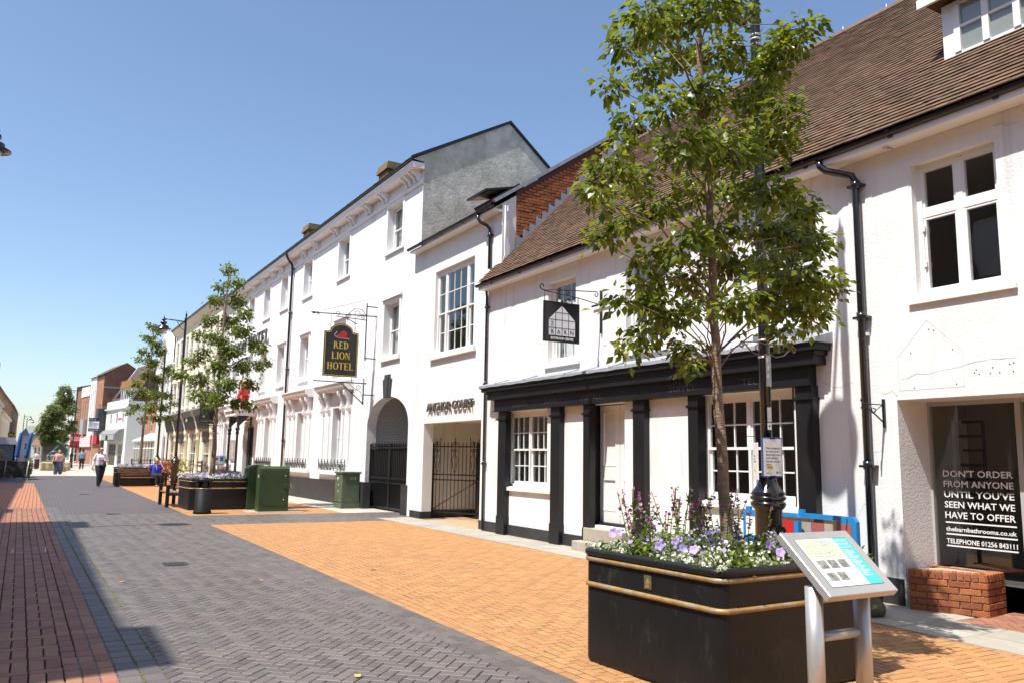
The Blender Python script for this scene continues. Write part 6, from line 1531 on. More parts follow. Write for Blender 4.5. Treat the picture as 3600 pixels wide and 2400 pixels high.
# road works barriers, rusty frame and sack by the shop wall
for k, (x, y, r_, lab) in enumerate(((8.3, 7.6, R(90), 'blue plastic barrier board with red and white panels leaning behind the lamp post'), (8.46, 6.87, R(88), 'blue plastic barrier with faded panels standing against the drainpipe'))):
    t = thing('barrier', lab, 'barrier', (x, y, 0), r_, 'blue barriers by the shop wall'); L_ = .46
    q = MB(); q.prism([(-L_, .12), (L_, .12), (L_, .93), (L_ - .05, .985), (-L_ + .05, .985), (-L_, .93)], 'y', -.03, .03); q.build('body', M['blue'], t)
    q = MB(); q.box(-L_ - .02, -L_ + .06, -.06, .06, 0, .2); q.box(L_ - .06, L_ + .02, -.06, .06, 0, .2); q.build('foot', M['blue'], t)
    for i in range(4): MB().box(-L_ + .07 + i * .2, -L_ + .265 + i * .2, .031, .036, .66, .90).build('panel', (M['red'] if k == 0 else mat('faded_red', (.34, .10, .085), .7)) if i % 2 == 0 and (k == 0 or 'faded_red' not in bpy.data.materials) else (bpy.data.materials['faded_red'] if i % 2 == 0 else M['slab' if k else 'white']), t)
    q = MB(); q.lathe([(.10, -.0), (.10, .02)], n=16); o = q.build('recess', mat('deep_blue', (.01, .10, .26), .6) if k == 0 else bpy.data.materials['deep_blue'], t); o.matrix_basis = Matrix.Translation((-.25, .03, .42)) @ Matrix.Rotation(R(-90), 4, 'X')
    MB().box(L_ - .12, L_ - .04, -.02, .02, .98, 1.03).build('lug', M['blue'], t)
fr_ = thing('steel_frame', 'rusty steel frame standing in front of the blue barriers', 'frame', (8.0, 6.9, 0))
rm = bpy.data.materials['rusty_bracket']
MB().box(-.02, .02, -.55, .62, .92, .96).build('top_bar', rm, fr_)
for y in (-.53, .60): MB().box(-.02, .02, y - .02, y + .02, 0, .92).build('upright', rm, fr_)
MB().box(-.02, .02, -.51, .58, .12, .16).build('bottom_bar', rm, fr_)
sk = MB(); sk.sphere((0, 0, .10), (.17, .13, .12), 14, 8); o = sk.build('sack', mat('olive_canvas', (.10, .095, .05), .9, .3, 8, 1.0, 12), loc=(7.88, 5.86, -.01), rot=.5)
rg = random.Random(6)
for v in o.data.vertices:
    v.co.x *= 1 + .25 * math.sin(v.co.z * 30 + v.co.y * 14); v.co.y *= 1 + .2 * math.cos(v.co.x * 21); v.co.z = max(.004, v.co.z * (1 + .3 * math.sin(v.co.x * 17 + v.co.y * 9)))
tag(o, 'crumpled olive canvas sack lying on the slabs behind the map board', 'sack')

# ------------------------------------------------------------------ people
def remeshed(mb, vox):
    me = mb.mesh('tmp'); o = bpy.data.objects.new('tmp', me); COL.objects.link(o)
    md = o.modifiers.new('r', 'REMESH'); md.mode = 'VOXEL'; md.voxel_size = vox; md.use_smooth_shade = True
    sm = o.modifiers.new('s', 'SMOOTH'); sm.factor = .5; sm.iterations = 3
    bpy.context.view_layer.update()
    r = bpy.data.meshes.new_from_object(o.evaluated_get(bpy.context.evaluated_depsgraph_get()))
    bpy.data.objects.remove(o); bpy.data.meshes.remove(me)
    return r
def add_mesh(name, me, m, parent):
    me.materials.clear(); me.materials.append(m)
    o = bpy.data.objects.new(name, me); COL.objects.link(o); o.parent = parent; return o
def seg(mb, pts, rs, sq=1.0):
    """capsule chain"""
    mb.tube(pts, rs, 10)
    for p, r in zip(pts, rs): mb.sphere(p, r, 10, 7)
def hand(mb, w, d, side, curl):
    """palm, four unequal curled fingers and a thumb, from wrist w along direction d"""
    d = Vector(d).normalized(); s_ = d.cross(Vector((0, 1, 0)))
    if s_.length < .1: s_ = Vector((0, 0, 1))
    s_.normalize(); nrm = s_.cross(d).normalized()
    w = Vector(w); k = w + d * .085
    for o in (-.028, -.01, .01, .028): mb.tube([w + s_ * o * .7, k + s_ * o], [.016, .014], 6)
    for o, l in ((-.03, .065), (-.01, .078), (.01, .074), (.03, .055)):
        a = k + s_ * o; b = a + (d * math.cos(curl) + nrm * math.sin(curl)) * l * .55; c = b + (d * math.cos(curl * 2) + nrm * math.sin(curl * 2)) * l * .5
        mb.tube([a, b, c], [.0105, .0095, .008], 6); mb.sphere(c, .008, 6, 4); mb.sphere(b, .0098, 6, 4)
    t0 = w + d * .02 + s_ * .03 * side; t1 = t0 + (d * .6 + s_ * .7 * side + nrm * .4) * .04; t2 = t1 + (d * .9 + s_ * .2 * side + nrm * .5) * .035
    mb.tube([t0, t1, t2], [.014, .012, .009], 6); mb.sphere(t2, .009, 6, 4)
def person(label, loc, rot, J, top, trousers, shoes, hairm, sleeve='long', stout=1.0, hair='short', skinm=None, extras=None, group=None, vox=.013, neckline=None):
    t = thing('person', label, 'person', loc, rot, group)
    V = lambda k: Vector(J[k]); sk = skinm or M['skin']
    hd = V('head'); nk = V('neck'); fw = Vector(J.get('face', (0, -1, 0))).normalized(); rt = fw.cross(Vector((0, 0, 1))).normalized()
    b = MB()
    for dx in (-.045 * stout, .045 * stout): seg(b, [V('pelvis') + Vector((dx, 0, 0)), V('pelvis').lerp(V('chest'), .5) + Vector((dx, 0, 0)), V('chest') + Vector((dx, 0, 0))], [.115 * stout, .112 * stout, .12 * stout])
    seg(b, [V('chest'), V('chest').lerp(nk, .7), nk, hd - Vector((0, 0, .05))], [.12, .085, .055, .055])
    b.sphere(hd, (.078, .092, .108), 14, 10); b.sphere(hd + fw * .045 - Vector((0, 0, .065)), (.05, .05, .045), 10, 7)
    b.tube([hd + fw * .085 + Vector((0, 0, .015)), hd + fw * .11 - Vector((0, 0, .025))], [.010, .017], 6); b.sphere(hd + fw * .108 - Vector((0, 0, .025)), .016, 6, 5)
    for e in (-1, 1): b.sphere(hd + rt * e * .08 - Vector((0, 0, .005)), (.016, .022, .032), 6, 5)
    for s_ in 'lr':
        seg(b, [V('chest').lerp(V('sh' + s_), .6), V('sh' + s_), V('sh' + s_).lerp(V('el' + s_), .5), V('el' + s_), V('el' + s_).lerp(V('wr' + s_), .4), V('wr' + s_)], [.07, .058, .05 * stout, .040, .040, .026])
        hand(b, V('wr' + s_), V('wr' + s_) - V('el' + s_) if ('hd' + s_) not in J else Vector(J['hd' + s_]), 1 if s_ == 'l' else -1, .5)
        seg(b, [V('hp' + s_), V('hp' + s_).lerp(V('kn' + s_), .5), V('kn' + s_), V('kn' + s_).lerp(V('an' + s_), .35), V('an' + s_)], [.09 * stout, .078 * stout, .055, .056, .036])
        seg(b, [V('an' + s_) - Vector((0, 0, .03)), V('to' + s_)], [.036, .026])
    add_mesh('body', remeshed(b, vox), sk, t)
    c = MB(); g = .016                                   # top
    for dx in (-.05 * stout, .05 * stout): seg(c, [V('pelvis') + Vector((dx, 0, .02)), V('pelvis').lerp(V('chest'), .45) + Vector((dx, 0, 0)), V('chest') + Vector((dx * .9, 0, 0)), V('chest').lerp(nk, .55)], [.132 * stout, .13 * stout, .138 * stout, .085])
    for e, s_ in ((-1, 'r'), (1, 'l')):
        c.sphere(V('chest').lerp(V('sh' + s_), .5), .10 * stout ** .5, 10, 7)
        seg(c, [V('chest').lerp(V('sh' + s_), .6), V('sh' + s_), V('sh' + s_).lerp(V('el' + s_), .6)], [.085, .074, .066 * stout])
        if sleeve == 'long': seg(c, [V('sh' + s_).lerp(V('el' + s_), .6), V('el' + s_), V('el' + s_).lerp(V('wr' + s_), .92)], [.066 * stout, .058, .043])
    add_mesh('shirt', remeshed(c, vox), top, t)
    c = MB(); wide = J.get('wide', 1.0)
    for dx in (-.05 * stout, .05 * stout): seg(c, [V('pelvis') + Vector((dx, 0, .03)), V('pelvis') - Vector((-dx, 0, .06))], [.126 * stout, .124 * stout])
    for s_ in 'lr':
        seg(c, [V('hp' + s_), V('hp' + s_).lerp(V('kn' + s_), .5), V('kn' + s_), V('kn' + s_).lerp(V('an' + s_), .5), V('kn' + s_).lerp(V('an' + s_), .96)], [.115 * stout, .105 * stout * wide ** .3, .086 * wide, .08 * wide, .074 * wide])
    add_mesh('trousers', remeshed(c, vox), trousers, t)
    for s_ in 'lr':
        c = MB(); a, e = V('an' + s_), V('to' + s_); dd = (e - a); dd.z = 0; dd = dd.normalized() if dd.length > .01 else Vector((0, -1, 0))
        seg(c, [a - dd * .06 - Vector((0, 0, .035)), a + dd * .06 - Vector((0, 0, .04)), e + dd * .02], [.040, .042, .034]); c.box(-.0, .001, 0, .001, 0, .001)
        add_mesh('shoe', remeshed(c, .012), shoes, t)
    c = MB(); up = Vector((0, 0, 1))
    c.sphere(hd + up * .022 - fw * .022, (.086, .098, .102), 14, 10)
    if hair == 'long': seg(c, [hd - fw * .06 + up * .02, hd - fw * .08 - up * .10, hd - fw * .07 - up * .18], [.08, .075, .05])
    if hair == 'bob':
        for e in (-1, 1): seg(c, [hd + rt * e * .07 - fw * .02 + up * .03, hd + rt * e * .08 - fw * .02 - up * .07], [.04, .03])
    hm = remeshed(c, .012)
    keep = []                                            # clear the face of hair
    for v in hm.vertices:
        q = v.co - hd; f_ = q.dot(fw)
        if f_ > .03 and q.z < .055: v.co -= fw * min(.10, f_ - .02)
    add_mesh('hair', hm, hairm, t)
    for e in (-1, 1):
        q = MB(); q.sphere(hd + fw * .084 + rt * e * .032 + up * .018, (.011, .008, .008), 8, 5); q.build('eye', M['dark'], t)
    q = MB(); q.sphere(hd + fw * .092 - up * .06, (.022, .010, .006), 8, 5); q.build('mouth', bpy.data.materials.get('lips') or mat('lips', (.35, .12, .10), .5), t)
    if extras: extras(t, V, hd, fw, rt)
    return t
def J_stand(h=1.75, **kw):
    k = h / 1.75
    J = dict(pelvis=(0, 0, .97), chest=(0, -.01, 1.30), neck=(0, 0, 1.49), head=(0, -.03, 1.635), shl=(.185, 0, 1.425), shr=(-.185, 0, 1.425), ell=(.24, .02, 1.14), elr=(-.24, .02, 1.14), wrl=(.25, -.06, .89), wrr=(-.25, -.06, .89),
             hpl=(.095, 0, .92), hpr=(-.095, 0, .92), knl=(.10, -.02, .50), knr=(-.10, -.02, .50), anl=(.10, .02, .085), anr=(-.10, .02, .085), tol=(.115, -.15, .03), tor=(-.115, -.15, .03))
    J.update(kw)
    for a in J:
        if isinstance(J[a], tuple) and a not in ('face', 'hdl', 'hdr'): J[a] = tuple(x * k for x in J[a])
    return J
cl = lambda n, c, r=.85: mat(n, c, r, .12, 9, .3, 60)
def man_x(t, V, hd, fw, rt):
    q = MB(); q.bbox(hd.x - .075, hd.x + .075, hd.y - .10, hd.y - .082, hd.z + .0, hd.z + .042, .008)
    for e in (-1, 1): q.tube([hd + Vector((e * .07, -.09, .03)), hd + Vector((e * .088, .0, .02))], .005, 5)
    q.build('sunglasses', M['iron'], t)
    q = MB(); q.prism([(-.03, 1.50), (.03, 1.50), (.018, 1.46), (.045, 1.12), (0, 1.06), (-.045, 1.12), (-.018, 1.46)], 'y', -.195, -.182); o = q.build('tie', cl('purple_tie', (.06, .02, .07), .5), t); o.matrix_basis = Matrix.Translation((0, .02, .0)) @ Matrix.Rotation(R(-4), 4, 'X') @ Matrix.Translation((0, .0, .08))
    q = MB(); q.bbox(.02, .09, -.37, -.355, 1.19, 1.23, .004); q.build('phone', M['iron'], t)
    q = MB(); q.tube([(.14, -.28, 1.15), (.15, -.27, 1.0), (.13, -.25, .86)], [.05, .08, .05], 8); q.build('folded_jacket', cl('navy_jacket', (.02, .022, .04)), t)
    q = MB(); q.bbox(-.32, -.24, -.16, -.12, .72, .86, .006); q.build('paper', M['white'], t)
    q = MB(); q.tube([(-.14, 0, 1.0), (-.1, -.11, 1.0), (0, -.15, 1.0), (.1, -.11, 1.0), (.14, 0, 1.0), (.1, .11, 1.0), (0, .14, 1.0), (-.1, .11, 1.0), (-.14, 0, 1.0)], .02, 6); q.build('belt', M['iron'], t)
person('grey haired man in white shirt, dark tie and sunglasses walking towards the viewer', (2.58, 42.6, 0), R(3), J_stand(1.80, knr=(-.07, -.14, .52), anr=(-.05, -.16, .085), tor=(-.055, -.33, .035), knl=(.08, -.02, .50), anl=(.05, .25, .20), tol=(.05, .14, .06), elr=(-.29, .05, 1.14), wrr=(-.31, -.06, .90), ell=(.27, .0, 1.15), wrl=(.10, -.27, 1.18), hdl=(-.6, -.4, .1)),
       cl('white_shirt', (.72, .70, .74)), cl('navy_trousers', (.018, .020, .032)), cl('brown_shoe', (.05, .03, .02), .4), cl('grey_hair', (.45, .38, .32)), stout=1.16, extras=man_x)
def pink_x(t, V, hd, fw, rt):
    MB().bbox(-.36, -.14, -.24, -.10, .70, .92, .02).build('handbag', M['iron'], t); MB().tube([(-.25, -.17, .9), (.0, -.19, 1.2), (.14, -.05, 1.42)], .010, 5).build('bag_strap', M['iron'], t)
    MB().box(.28, .50, -.06, .08, .18, .52).build('paper_bag', cl('kraft_paper', (.42, .29, .17)), t)
person('woman in pink top and wide jeans carrying a black handbag up the street', (1.33, 65.2, 0), 0, J_stand(1.70, wide=1.75, elr=(-.34, .04, 1.18), wrr=(-.36, -.10, 1.0), ell=(.30, .05, 1.12), wrl=(.33, -.02, .86), knl=(.13, -.05, .5), anl=(.15, .05, .12), tol=(.16, -.1, .05), knr=(-.13, -.03, .5), anr=(-.15, -.04, .085)), cl('pink_top', (.62, .36, .35)), cl('blue_jeans', (.06, .085, .15)), cl('tan_shoe', (.35, .22, .14)), cl('light_hair', (.38, .28, .16)), 'short', 1.35, 'bob', extras=pink_x)
person('woman in white blouse and purple trousers standing with folded arms beside the rock', (.02, 83.2, 0), R(6), J_stand(1.62, wide=1.4, ell=(.27, -.02, 1.15), wrl=(-.04, -.22, 1.14), elr=(-.27, -.02, 1.15), wrr=(.05, -.24, 1.12)), cl('white_blouse', (.68, .66, .70)), cl('purple_trousers', (.09, .035, .075)), cl('pale_shoe', (.45, .33, .22)), cl('auburn_hair', (.20, .09, .04)), 'short', 1.05, 'long')
person('man in pale blue shirt and dark trousers walking away past the shops', (3.55, 84.2, 0), R(180), J_stand(1.82, knl=(.10, -.10, .51), anl=(.10, -.12, .085), tol=(.11, -.28, .03), anr=(-.10, .20, .14), tor=(-.10, .08, .04)), cl('blue_shirt', (.18, .29, .40)), cl('charcoal_trousers', (.03, .028, .028)), M['iron'], cl('dark_hair', (.03, .022, .018)), 'short', 1.1)
Jsit = dict(pelvis=(0, .05, .52), chest=(0, .08, .86), neck=(0, .08, 1.04), head=(-.02, .04, 1.19), shl=(.19, .08, .97), shr=(-.19, .08, .97), hpl=(.10, .0, .50), hpr=(-.10, .0, .50), knl=(.11, -.42, .50), knr=(-.10, -.42, .50), anl=(.08, -.40, .085), anr=(-.10, -.44, .085), tol=(.09, -.56, .03), tor=(-.12, -.60, .03))
def blue_x(t, V, hd, fw, rt):
    q = MB(); q.lathe([(.115, 0), (.11, .015), (.09, .02), (.085, .08), (.05, .11), (.001, .115)], hd + Vector((0, .01, .045)), 16); q.build('sun_hat', cl('straw_hat', (.50, .33, .15)), t)
    q = MB(); q.tube([(-.06, -.03, 1.0), (-.03, -.10, .86), (-.05, -.11, .74)], .012, 5); q.build('necklace', cl('pale_scarf', (.6, .5, .45)), t)
person('woman in royal blue top and straw hat sitting at the end of the bench', (5.1, 43.35, .0), R(10), dict(Jsit, elr=(-.31, .13, .74), wrr=(-.37, .05, .93), hdr=(.3, -.2, .6), ell=(.30, -.14, .84), wrl=(.13, -.02, 1.13), hdl=(-.5, .2, .6), face=(-.35, -1, -.05)), cl('royal_blue_top', (.030, .045, .42)), cl('black_trousers', (.014, .014, .016)), cl('bare_sandal', (.42, .25, .18)), cl('blond_hair', (.40, .26, .11)), 'short', 1.3, 'bob', extras=blue_x)
person('person in pale pink shirt sitting on the rock with their back turned', (.98, 79.9, .28), R(170), dict(Jsit, elr=(-.25, -.02, .74), wrr=(-.16, -.26, .62), ell=(.25, -.02, .74), wrl=(.16, -.26, .62), anl=(.08, -.48, .16), anr=(-.1, -.48, .16)), cl('pale_pink_shirt', (.55, .36, .45)), cl('grey_trousers', (.09, .09, .10)), M['iron'], cl('black_hair', (.015, .012, .012)), 'short', 1.0)

# ------------------------------------------------------------------ sculpture on its rock
rk = thing('rock_plinth', 'long rough hewn sandstone block under the green sculpture', 'rock', (1.4, 79, 0))
bm = MB(); N = 26
vs_ = []; rg = random.Random(12)
b2 = MB(); b2.bbox(-1.12, 1.12, -.75, .75, -.02, .72, .08)
me = remeshed(b2, .09)
for v in me.vertices:
    n_ = math.sin(v.co.x * 6 + v.co.z * 7) * math.cos(v.co.z * 9 - v.co.x * 3) + math.sin(v.co.x * 13 + v.co.y * 5)
    k_ = .035 * n_ + rg.gauss(0, .012)
    v.co.y += k_ * (1 if v.co.y > 0 else -1); v.co.x += .6 * k_
add_mesh('rock', me, mat('sandstone', (.46, .37, .23), .95, .25, 4, 1.2, 9, stain=(.20, .15, .08), samt=.5, sscale=3), rk)
sc_ = thing('bronze_sculpture', 'green bronze sculpture of a curling ribbon form standing on the rock', 'sculpture', (1.4, 78.9, .72))
def ribbon(pts, wd, th):
    q = MB(); P = [Vector(p) for p in pts]; out = []
    for i in range(len(P) - 1):
        for k in range(5):
            t = k / 5; a = P[max(i - 1, 0)]; b_ = P[i]; c = P[i + 1]; d = P[min(i + 2, len(P) - 1)]
            out.append(.5 * ((2 * b_) + (c - a) * t + (2 * a - 5 * b_ + 4 * c - d) * t * t + (3 * b_ - a - 3 * c + d) * t ** 3))
    out.append(P[-1]); n = len(out); v = []
    for i, p in enumerate(out):
        u = i / (n - 1); w_ = wd * (.15 + .85 * math.sin(math.pi * min(1, u * 1.05 + .02)) ** .6); d = (out[min(i + 1, n - 1)] - out[max(i - 1, 0)]).normalized(); s_ = Vector((0, 1, 0)); nn = d.cross(s_).normalized()
        for a, b_ in ((-1, -.3), (-.5, .8), (.5, .8), (1, -.3), (.5, -1), (-.5, -1)): v.append(p + s_ * a * w_ + nn * b_ * th)
    q.add(v, [(i * 6 + j, i * 6 + (j + 1) % 6, (i + 1) * 6 + (j + 1) % 6, (i + 1) * 6 + j) for i in range(n - 1) for j in range(6)] + [tuple(range(6)), tuple((n - 1) * 6 + j for j in range(6))], 0, True)
    return q
bz = mat('green_bronze', (.075, .16, .115), .45, .3, 4, .2, 20, metal=.3)
ribbon([(-.75, 0, .12), (-.35, 0, .04), (.2, .05, .10), (.62, .05, .45), (.68, 0, .95), (.40, -.05, 1.40), (.0, -.1, 1.68), (-.1, -.1, 1.74)], .40, .11).build('outer_curl', bz, sc_)
ribbon([(-.50, .1, .08), (-.52, .1, .55), (-.25, .05, .86), (.08, 0, .70), (.25, 0, .35), (.15, 0, .02)], .30, .10).build('inner_curl', bz, sc_)
ribbon([(-.35, .2, .82), (.0, .2, 1.25), (.15, .15, 1.5), (.02, .0, 1.66)], .28, .08).build('wing', bz, sc_)

# ------------------------------------------------------------------ the buildings further up the street
def house(name, label, p0, p1, h, depth, m, wins=(), roof=None, sides=True, cat='building', roofm=None, frame=None):
    """box with window openings in its street front; local y runs from p0 to p1, the street lies towards -x"""
    a, b_ = Vector((*p0, 0)), Vector((*p1, 0)); d = b_ - a; L_ = d.length; rot = math.atan2(-d.x, d.y)
    t = thing(name, label, cat, (a.x, a.y, 0), rot); t['L'] = L_
    w = MB(); w.wall(0, 0, L_, 0, h, [(y0, y1, z0, z1, .15) for y0, y1, z0, z1 in wins]); w.build('front_wall', m, t)
    for y, nm in ((0, 'end_wall'), (L_, 'end_wall')):
        MB().quad((0, y, 0), (depth, y, 0), (depth, y, h), (0, y, h)).build(nm, m, t)
    MB().quad((depth, 0, 0), (depth, L_, 0), (depth, L_, h), (depth, 0, h)).build('back_wall', m, t)
    MB().quad((.16, .02, 0), (.16, L_ - .02, 0), (.16, L_ - .02, h), (.16, .02, h)).build('interior', M['dark'], t)
    for y0, y1, z0, z1 in wins:
        f = MB(); e = .06
        f.box(.06, .12, y0, y0 + e, z0, z1); f.box(.06, .12, y1 - e, y1, z0, z1); f.box(.061, .119, y0 + e, y1 - e, z0, z0 + e); f.box(.061, .119, y0 + e, y1 - e, z1 - e, z1); f.box(.062, .118, y0 + e, y1 - e, (z0 + z1) / 2 - .025, (z0 + z1) / 2 + .025)
        fo = f.build('window', frame or M['wpaint'], t); MB().quad((.10, y0 + e, z0 + e), (.10, y1 - e, z0 + e), (.10, y1 - e, z1 - e), (.10, y0 + e, z1 - e)).build('pane', M['glass'], fo)
    if roof == 'flat': MB().quad((0, 0, h), (depth, 0, h), (depth, L_, h), (0, L_, h)).build('roof', roofm or M['lead'], t)
    elif roof:
        q = MB(); q.quad((-.3, -.05, h - .05), (-.3, L_ + .05, h - .05), (depth / 2, L_ + .05, h + roof), (depth / 2, -.05, h + roof)); q.quad((depth + .3, -.05, h - .05), (depth + .3, L_ + .05, h - .05), (depth / 2, L_ + .05, h + roof), (depth / 2, -.05, h + roof)); q.build('roof', roofm or M['tile'], t)
        for y in (0, L_): MB().poly([(0, y, h), (depth, y, h), (depth / 2, y, h + roof)]).build('gable', m, t)
    return t, L_
cream = mat('cream_stucco', (.78, .71, .55), .85, .04, 2, .2, 30); beige = mat('beige_stucco', (.60, .49, .33), .85, .05, 2)
BR = brickmat('red_facing_brick', (.42, .15, .07), (.36, .12, .055), (.35, .25, .18), axes='yz'); BRX = brickmat('red_gable_brick', (.30, .10, .05), (.26, .085, .045), (.22, .15, .11), axes='xz')
fr_tile = mat('old_brown_tiles', (.085, .055, .038), .9, .35, 3, .8, 12, stain=(.13, .105, .07), samt=.5, sscale=1.5)
P0 = Vector((8.69, 48.97)); dH = Vector((-math.sin(HT), math.cos(HT)))
wn_ = [(y, y + .95, z0, z1) for y in (1.0, 2.9, 5.2, 7.1, 9.5, 11.4, 13.7, 15.4) for z0, z1 in ((4.75, 6.55), (7.9, 9.75))]
bays = [(0.2, 4.1), (4.5, 8.4), (8.8, 12.7), (13.1, 16.7)]
wn_ += [(1.0, 3.4, .3, 2.9), (5.0, 7.9, .3, 2.95), (9.2, 12.2, .3, 2.9), (13.5, 16.3, .3, 2.9)]
ct, L_ = house('cream_restaurants', 'three storey cream building with black canopy fascias over its restaurant fronts', P0, P0 + dH * 17.0, 10.7, 8, cream, wn_, 1.4, roofm=bpy.data.materials['slate_roof'])
for i, (a, b_) in enumerate(bays):
    q = MB(); q.prism([(0, 3.12), (-.28, 3.12), (-.34, 3.4), (-.45, 3.9), (-.62, 4.22), (0, 4.22)], 'y', a + .3, b_ - .02); q.build('canopy', M['black'], ct)
    q = MB(); q.prism([(0, 4.22), (-.70, 4.22), (-.70, 4.30), (0, 4.42)], 'y', a - .1, b_ + .28); q.build('lead_cap', M['lead'], ct)
    q = MB(); q.prism([(0, 3.1), (-.22, 3.1), (-.30, 3.4), (-.45, 3.85), (-.66, 4.2), (0, 4.2)], 'y', a - .1, a + .3); q.build('corbel', cream, ct)
    q = MB(); q.lathe([(.16, 0), (.16, .2), (.11, .25), (.10, 2.4), (.14, 2.45), (.11, 2.5), (.11, 2.75), (.15, 2.8), (.15, 3.12)], (-.12, a + .1, 0), 12); q.build('column', cream, ct)
    if i % 2 == 0: MB().quad((.155, a + .45, 0), (.155, b_ - .1, 0), (.155, b_ - .1, 3.0), (.155, a + .45, 3.0)).build('lobby', beige, ct); MB().box(.0, .14, a + .5, b_ - .15, 2.3, 2.95).build('fanlight_grille', M['iron'], ct)
for y in (1.0, 2.9, 5.2, 7.1, 9.5, 11.4, 13.7, 15.4):
    q = MB(); q.prism([(y - .2, 6.72), (y + 1.15, 6.72), (y + .475, 7.25)], 'x', -.16, 0) if int(y * 10) % 3 else q.box(-.14, 0, y - .2, y + 1.15, 6.7, 6.85); q.build('window_head', cream, ct)
    MB().box(-.08, 0, y - .1, y + 1.05, 4.62, 4.74).build('sill', cream, ct)
MB().box(-.12, 0, 0, L_, 7.35, 7.5).build('string_course', cream, ct); MB().prism([(0, 10.3), (-.15, 10.35), (-.35, 10.6), (-.35, 10.7), (0, 10.7)], 'y', 0, L_).build('cornice', cream, ct); gutter(ct, -.38, 10.76, 0, L_, False, r=.07)
pipe(ct, [(-.38, L_ - .2, 10.7), (-.1, L_ - .2, 10.3), (-.1, L_ - .2, .1)], .05, [(-.1, L_ - .2, 6)], False)
text('fascia_word', 'BAR', .34, M['white'], T(-.47, 7.3, 3.62) @ FX, ct, .003)
hb = thing('restaurant_sign', 'dark projecting board with gilt telephone number behind the second tree', 'sign', (8.1, 47.6, 4.2))
MB().bbox(-.55, .53, -.03, .03, -.95, .85, .01).build('board', M['signblack'], hb); MB().box(-.6, .75, -.02, .02, .9, .95).build('arm', M['iron'], hb); MB().box(-.6, .75, -.02, .02, -1.05, -1.0).build('arm', M['iron'], hb)
q = MB(); q.tube([(-.1, 0, -1.02), (.7, 0, -1.6)], .02, 5); q.build('brace', M['iron'], hb); text('lettering', '01256 328323', .15, M['gold'], T(-.45, -.032, -.85) @ FY, hb, .002, fit=.85); text('lettering', 'RESTAURANT', .15, M['gold'], T(-.45, -.032, .2) @ FY, hb, .002, fit=.85)
P1 = P0 + dH * 17.05
pd, L_ = house('pedimented_building', 'white classical building with a pediment beyond the cream restaurants', P1, P1 + dH * 6.4, 8.3, 8, mat('white_classical_stucco', (.80, .78, .74), .8, .03, 2, .2, 30), [(1.2, 2.1, 4.6, 6.4), (2.8, 3.6, 4.6, 6.4), (4.3, 5.2, 4.6, 6.4), (1.2, 2.4, .6, 2.9), (4.0, 5.2, .6, 2.9)], 'flat')
pm_ = bpy.data.materials['white_classical_stucco']
for y in (.1, 2.2, 3.7, 5.8): MB().box(-.16, 0, y, y + .5, 0, 7.4).build('pilaster', pm_, pd); MB().box(-.22, 0, y - .06, y + .56, 7.1, 7.4).build('capital', pm_, pd)
MB().box(-.2, 0, 0, L_, 7.4, 7.9).build('entablature', pm_, pd); MB().prism([(-.2, 8.3), (L_ + .2, 8.3), (L_ / 2, 10.9)], 'x', -.12, .5).build('pediment', pm_, pd); MB().prism([(-.4, 8.3), (-.2, 8.3), (L_ / 2, 10.75), (L_ + .2, 8.3), (L_ + .4, 8.3), (L_ / 2, 11.1)], 'x', -.4, .5).build('raking_cornice', pm_, pd); MB().box(-.45, 0, -.3, L_ + .3, 7.9, 8.3).build('cornice', pm_, pd)
# the gap: brick house set back, glazed pavilion, railings
house('brick_house', 'set back orange brick house with tiled roof behind the pedimented building', (9.9, 76), (9.2, 90), 6.4, 8, BR, [(2, 3.2, 3.6, 5.2), (6, 7.2, 3.6, 5.2), (10, 11.2, 3.6, 5.2)], 4.2, roofm=fr_tile)
gp = thing('glass_pavilion', 'low white framed glass pavilion in front of the brick house', 'pavilion', (8.6, 74.5, 0), .05)
for i in range(9): MB().box(-.04, .04, i * 1.5 - .04, i * 1.5 + .04, 0, 2.6).build('post', M['wpaint'], gp)
for z in (.6, 2.0, 2.62): MB().box(-.05, .05, 0, 12, z - .05, z + .05).build('rail', M['wpaint'], gp)
for i in range(8): MB().quad((0, i * 1.5, .1), (0, i * 1.5 + 1.5, .1), (0, i * 1.5 + 1.5, 2.6), (0, i * 1.5, 2.6)).build('pane', M['glass'], gp)
MB().prism([(-.2, 2.65), (1.4, 3.4), (1.4, 3.5), (-.2, 2.75)], 'y', -.2, 12.2).build('roof', M['wpaint'], gp); MB().quad((1.3, 0, 0), (1.3, 12, 0), (1.3, 12, 3.4), (1.3, 0, 3.4)).build('back', mat('green_grey_wall', (.42, .46, .38), .9), gp); MB().quad((0, 0, 0), (1.3, 0, 0), (1.3, 0, 3.3), (0, 0, 2.65)).build('end', M['glass'], gp)
rl = thing('terrace_railing', 'black railing round the restaurant terrace behind the bench and lamp posts', 'railing', (5.3, 58, 0))
for i in range(4): MB().box(i * 1.1 - .04, i * 1.1 + .04, -.04, .04, 0, 1.2).build('post', M['iron'], rl)
for z in (.2, .55, .9, 1.12): MB().box(0, 3.3, -.018, .018, z - .02, z + .02).build('rail', M['iron'], rl)
for i in range(3): MB().box(3.3 - .04, 3.3 + .04, -.04 - i * 3 - 3, .04 - i * 3 - 3, 0, 1.2).build('post', M['iron'], rl)
for z in (.2, .55, .9, 1.12): MB().box(3.3 - .018, 3.3 + .018, -9, 0, z - .02, z + .02).build('rail', M['iron'], rl)
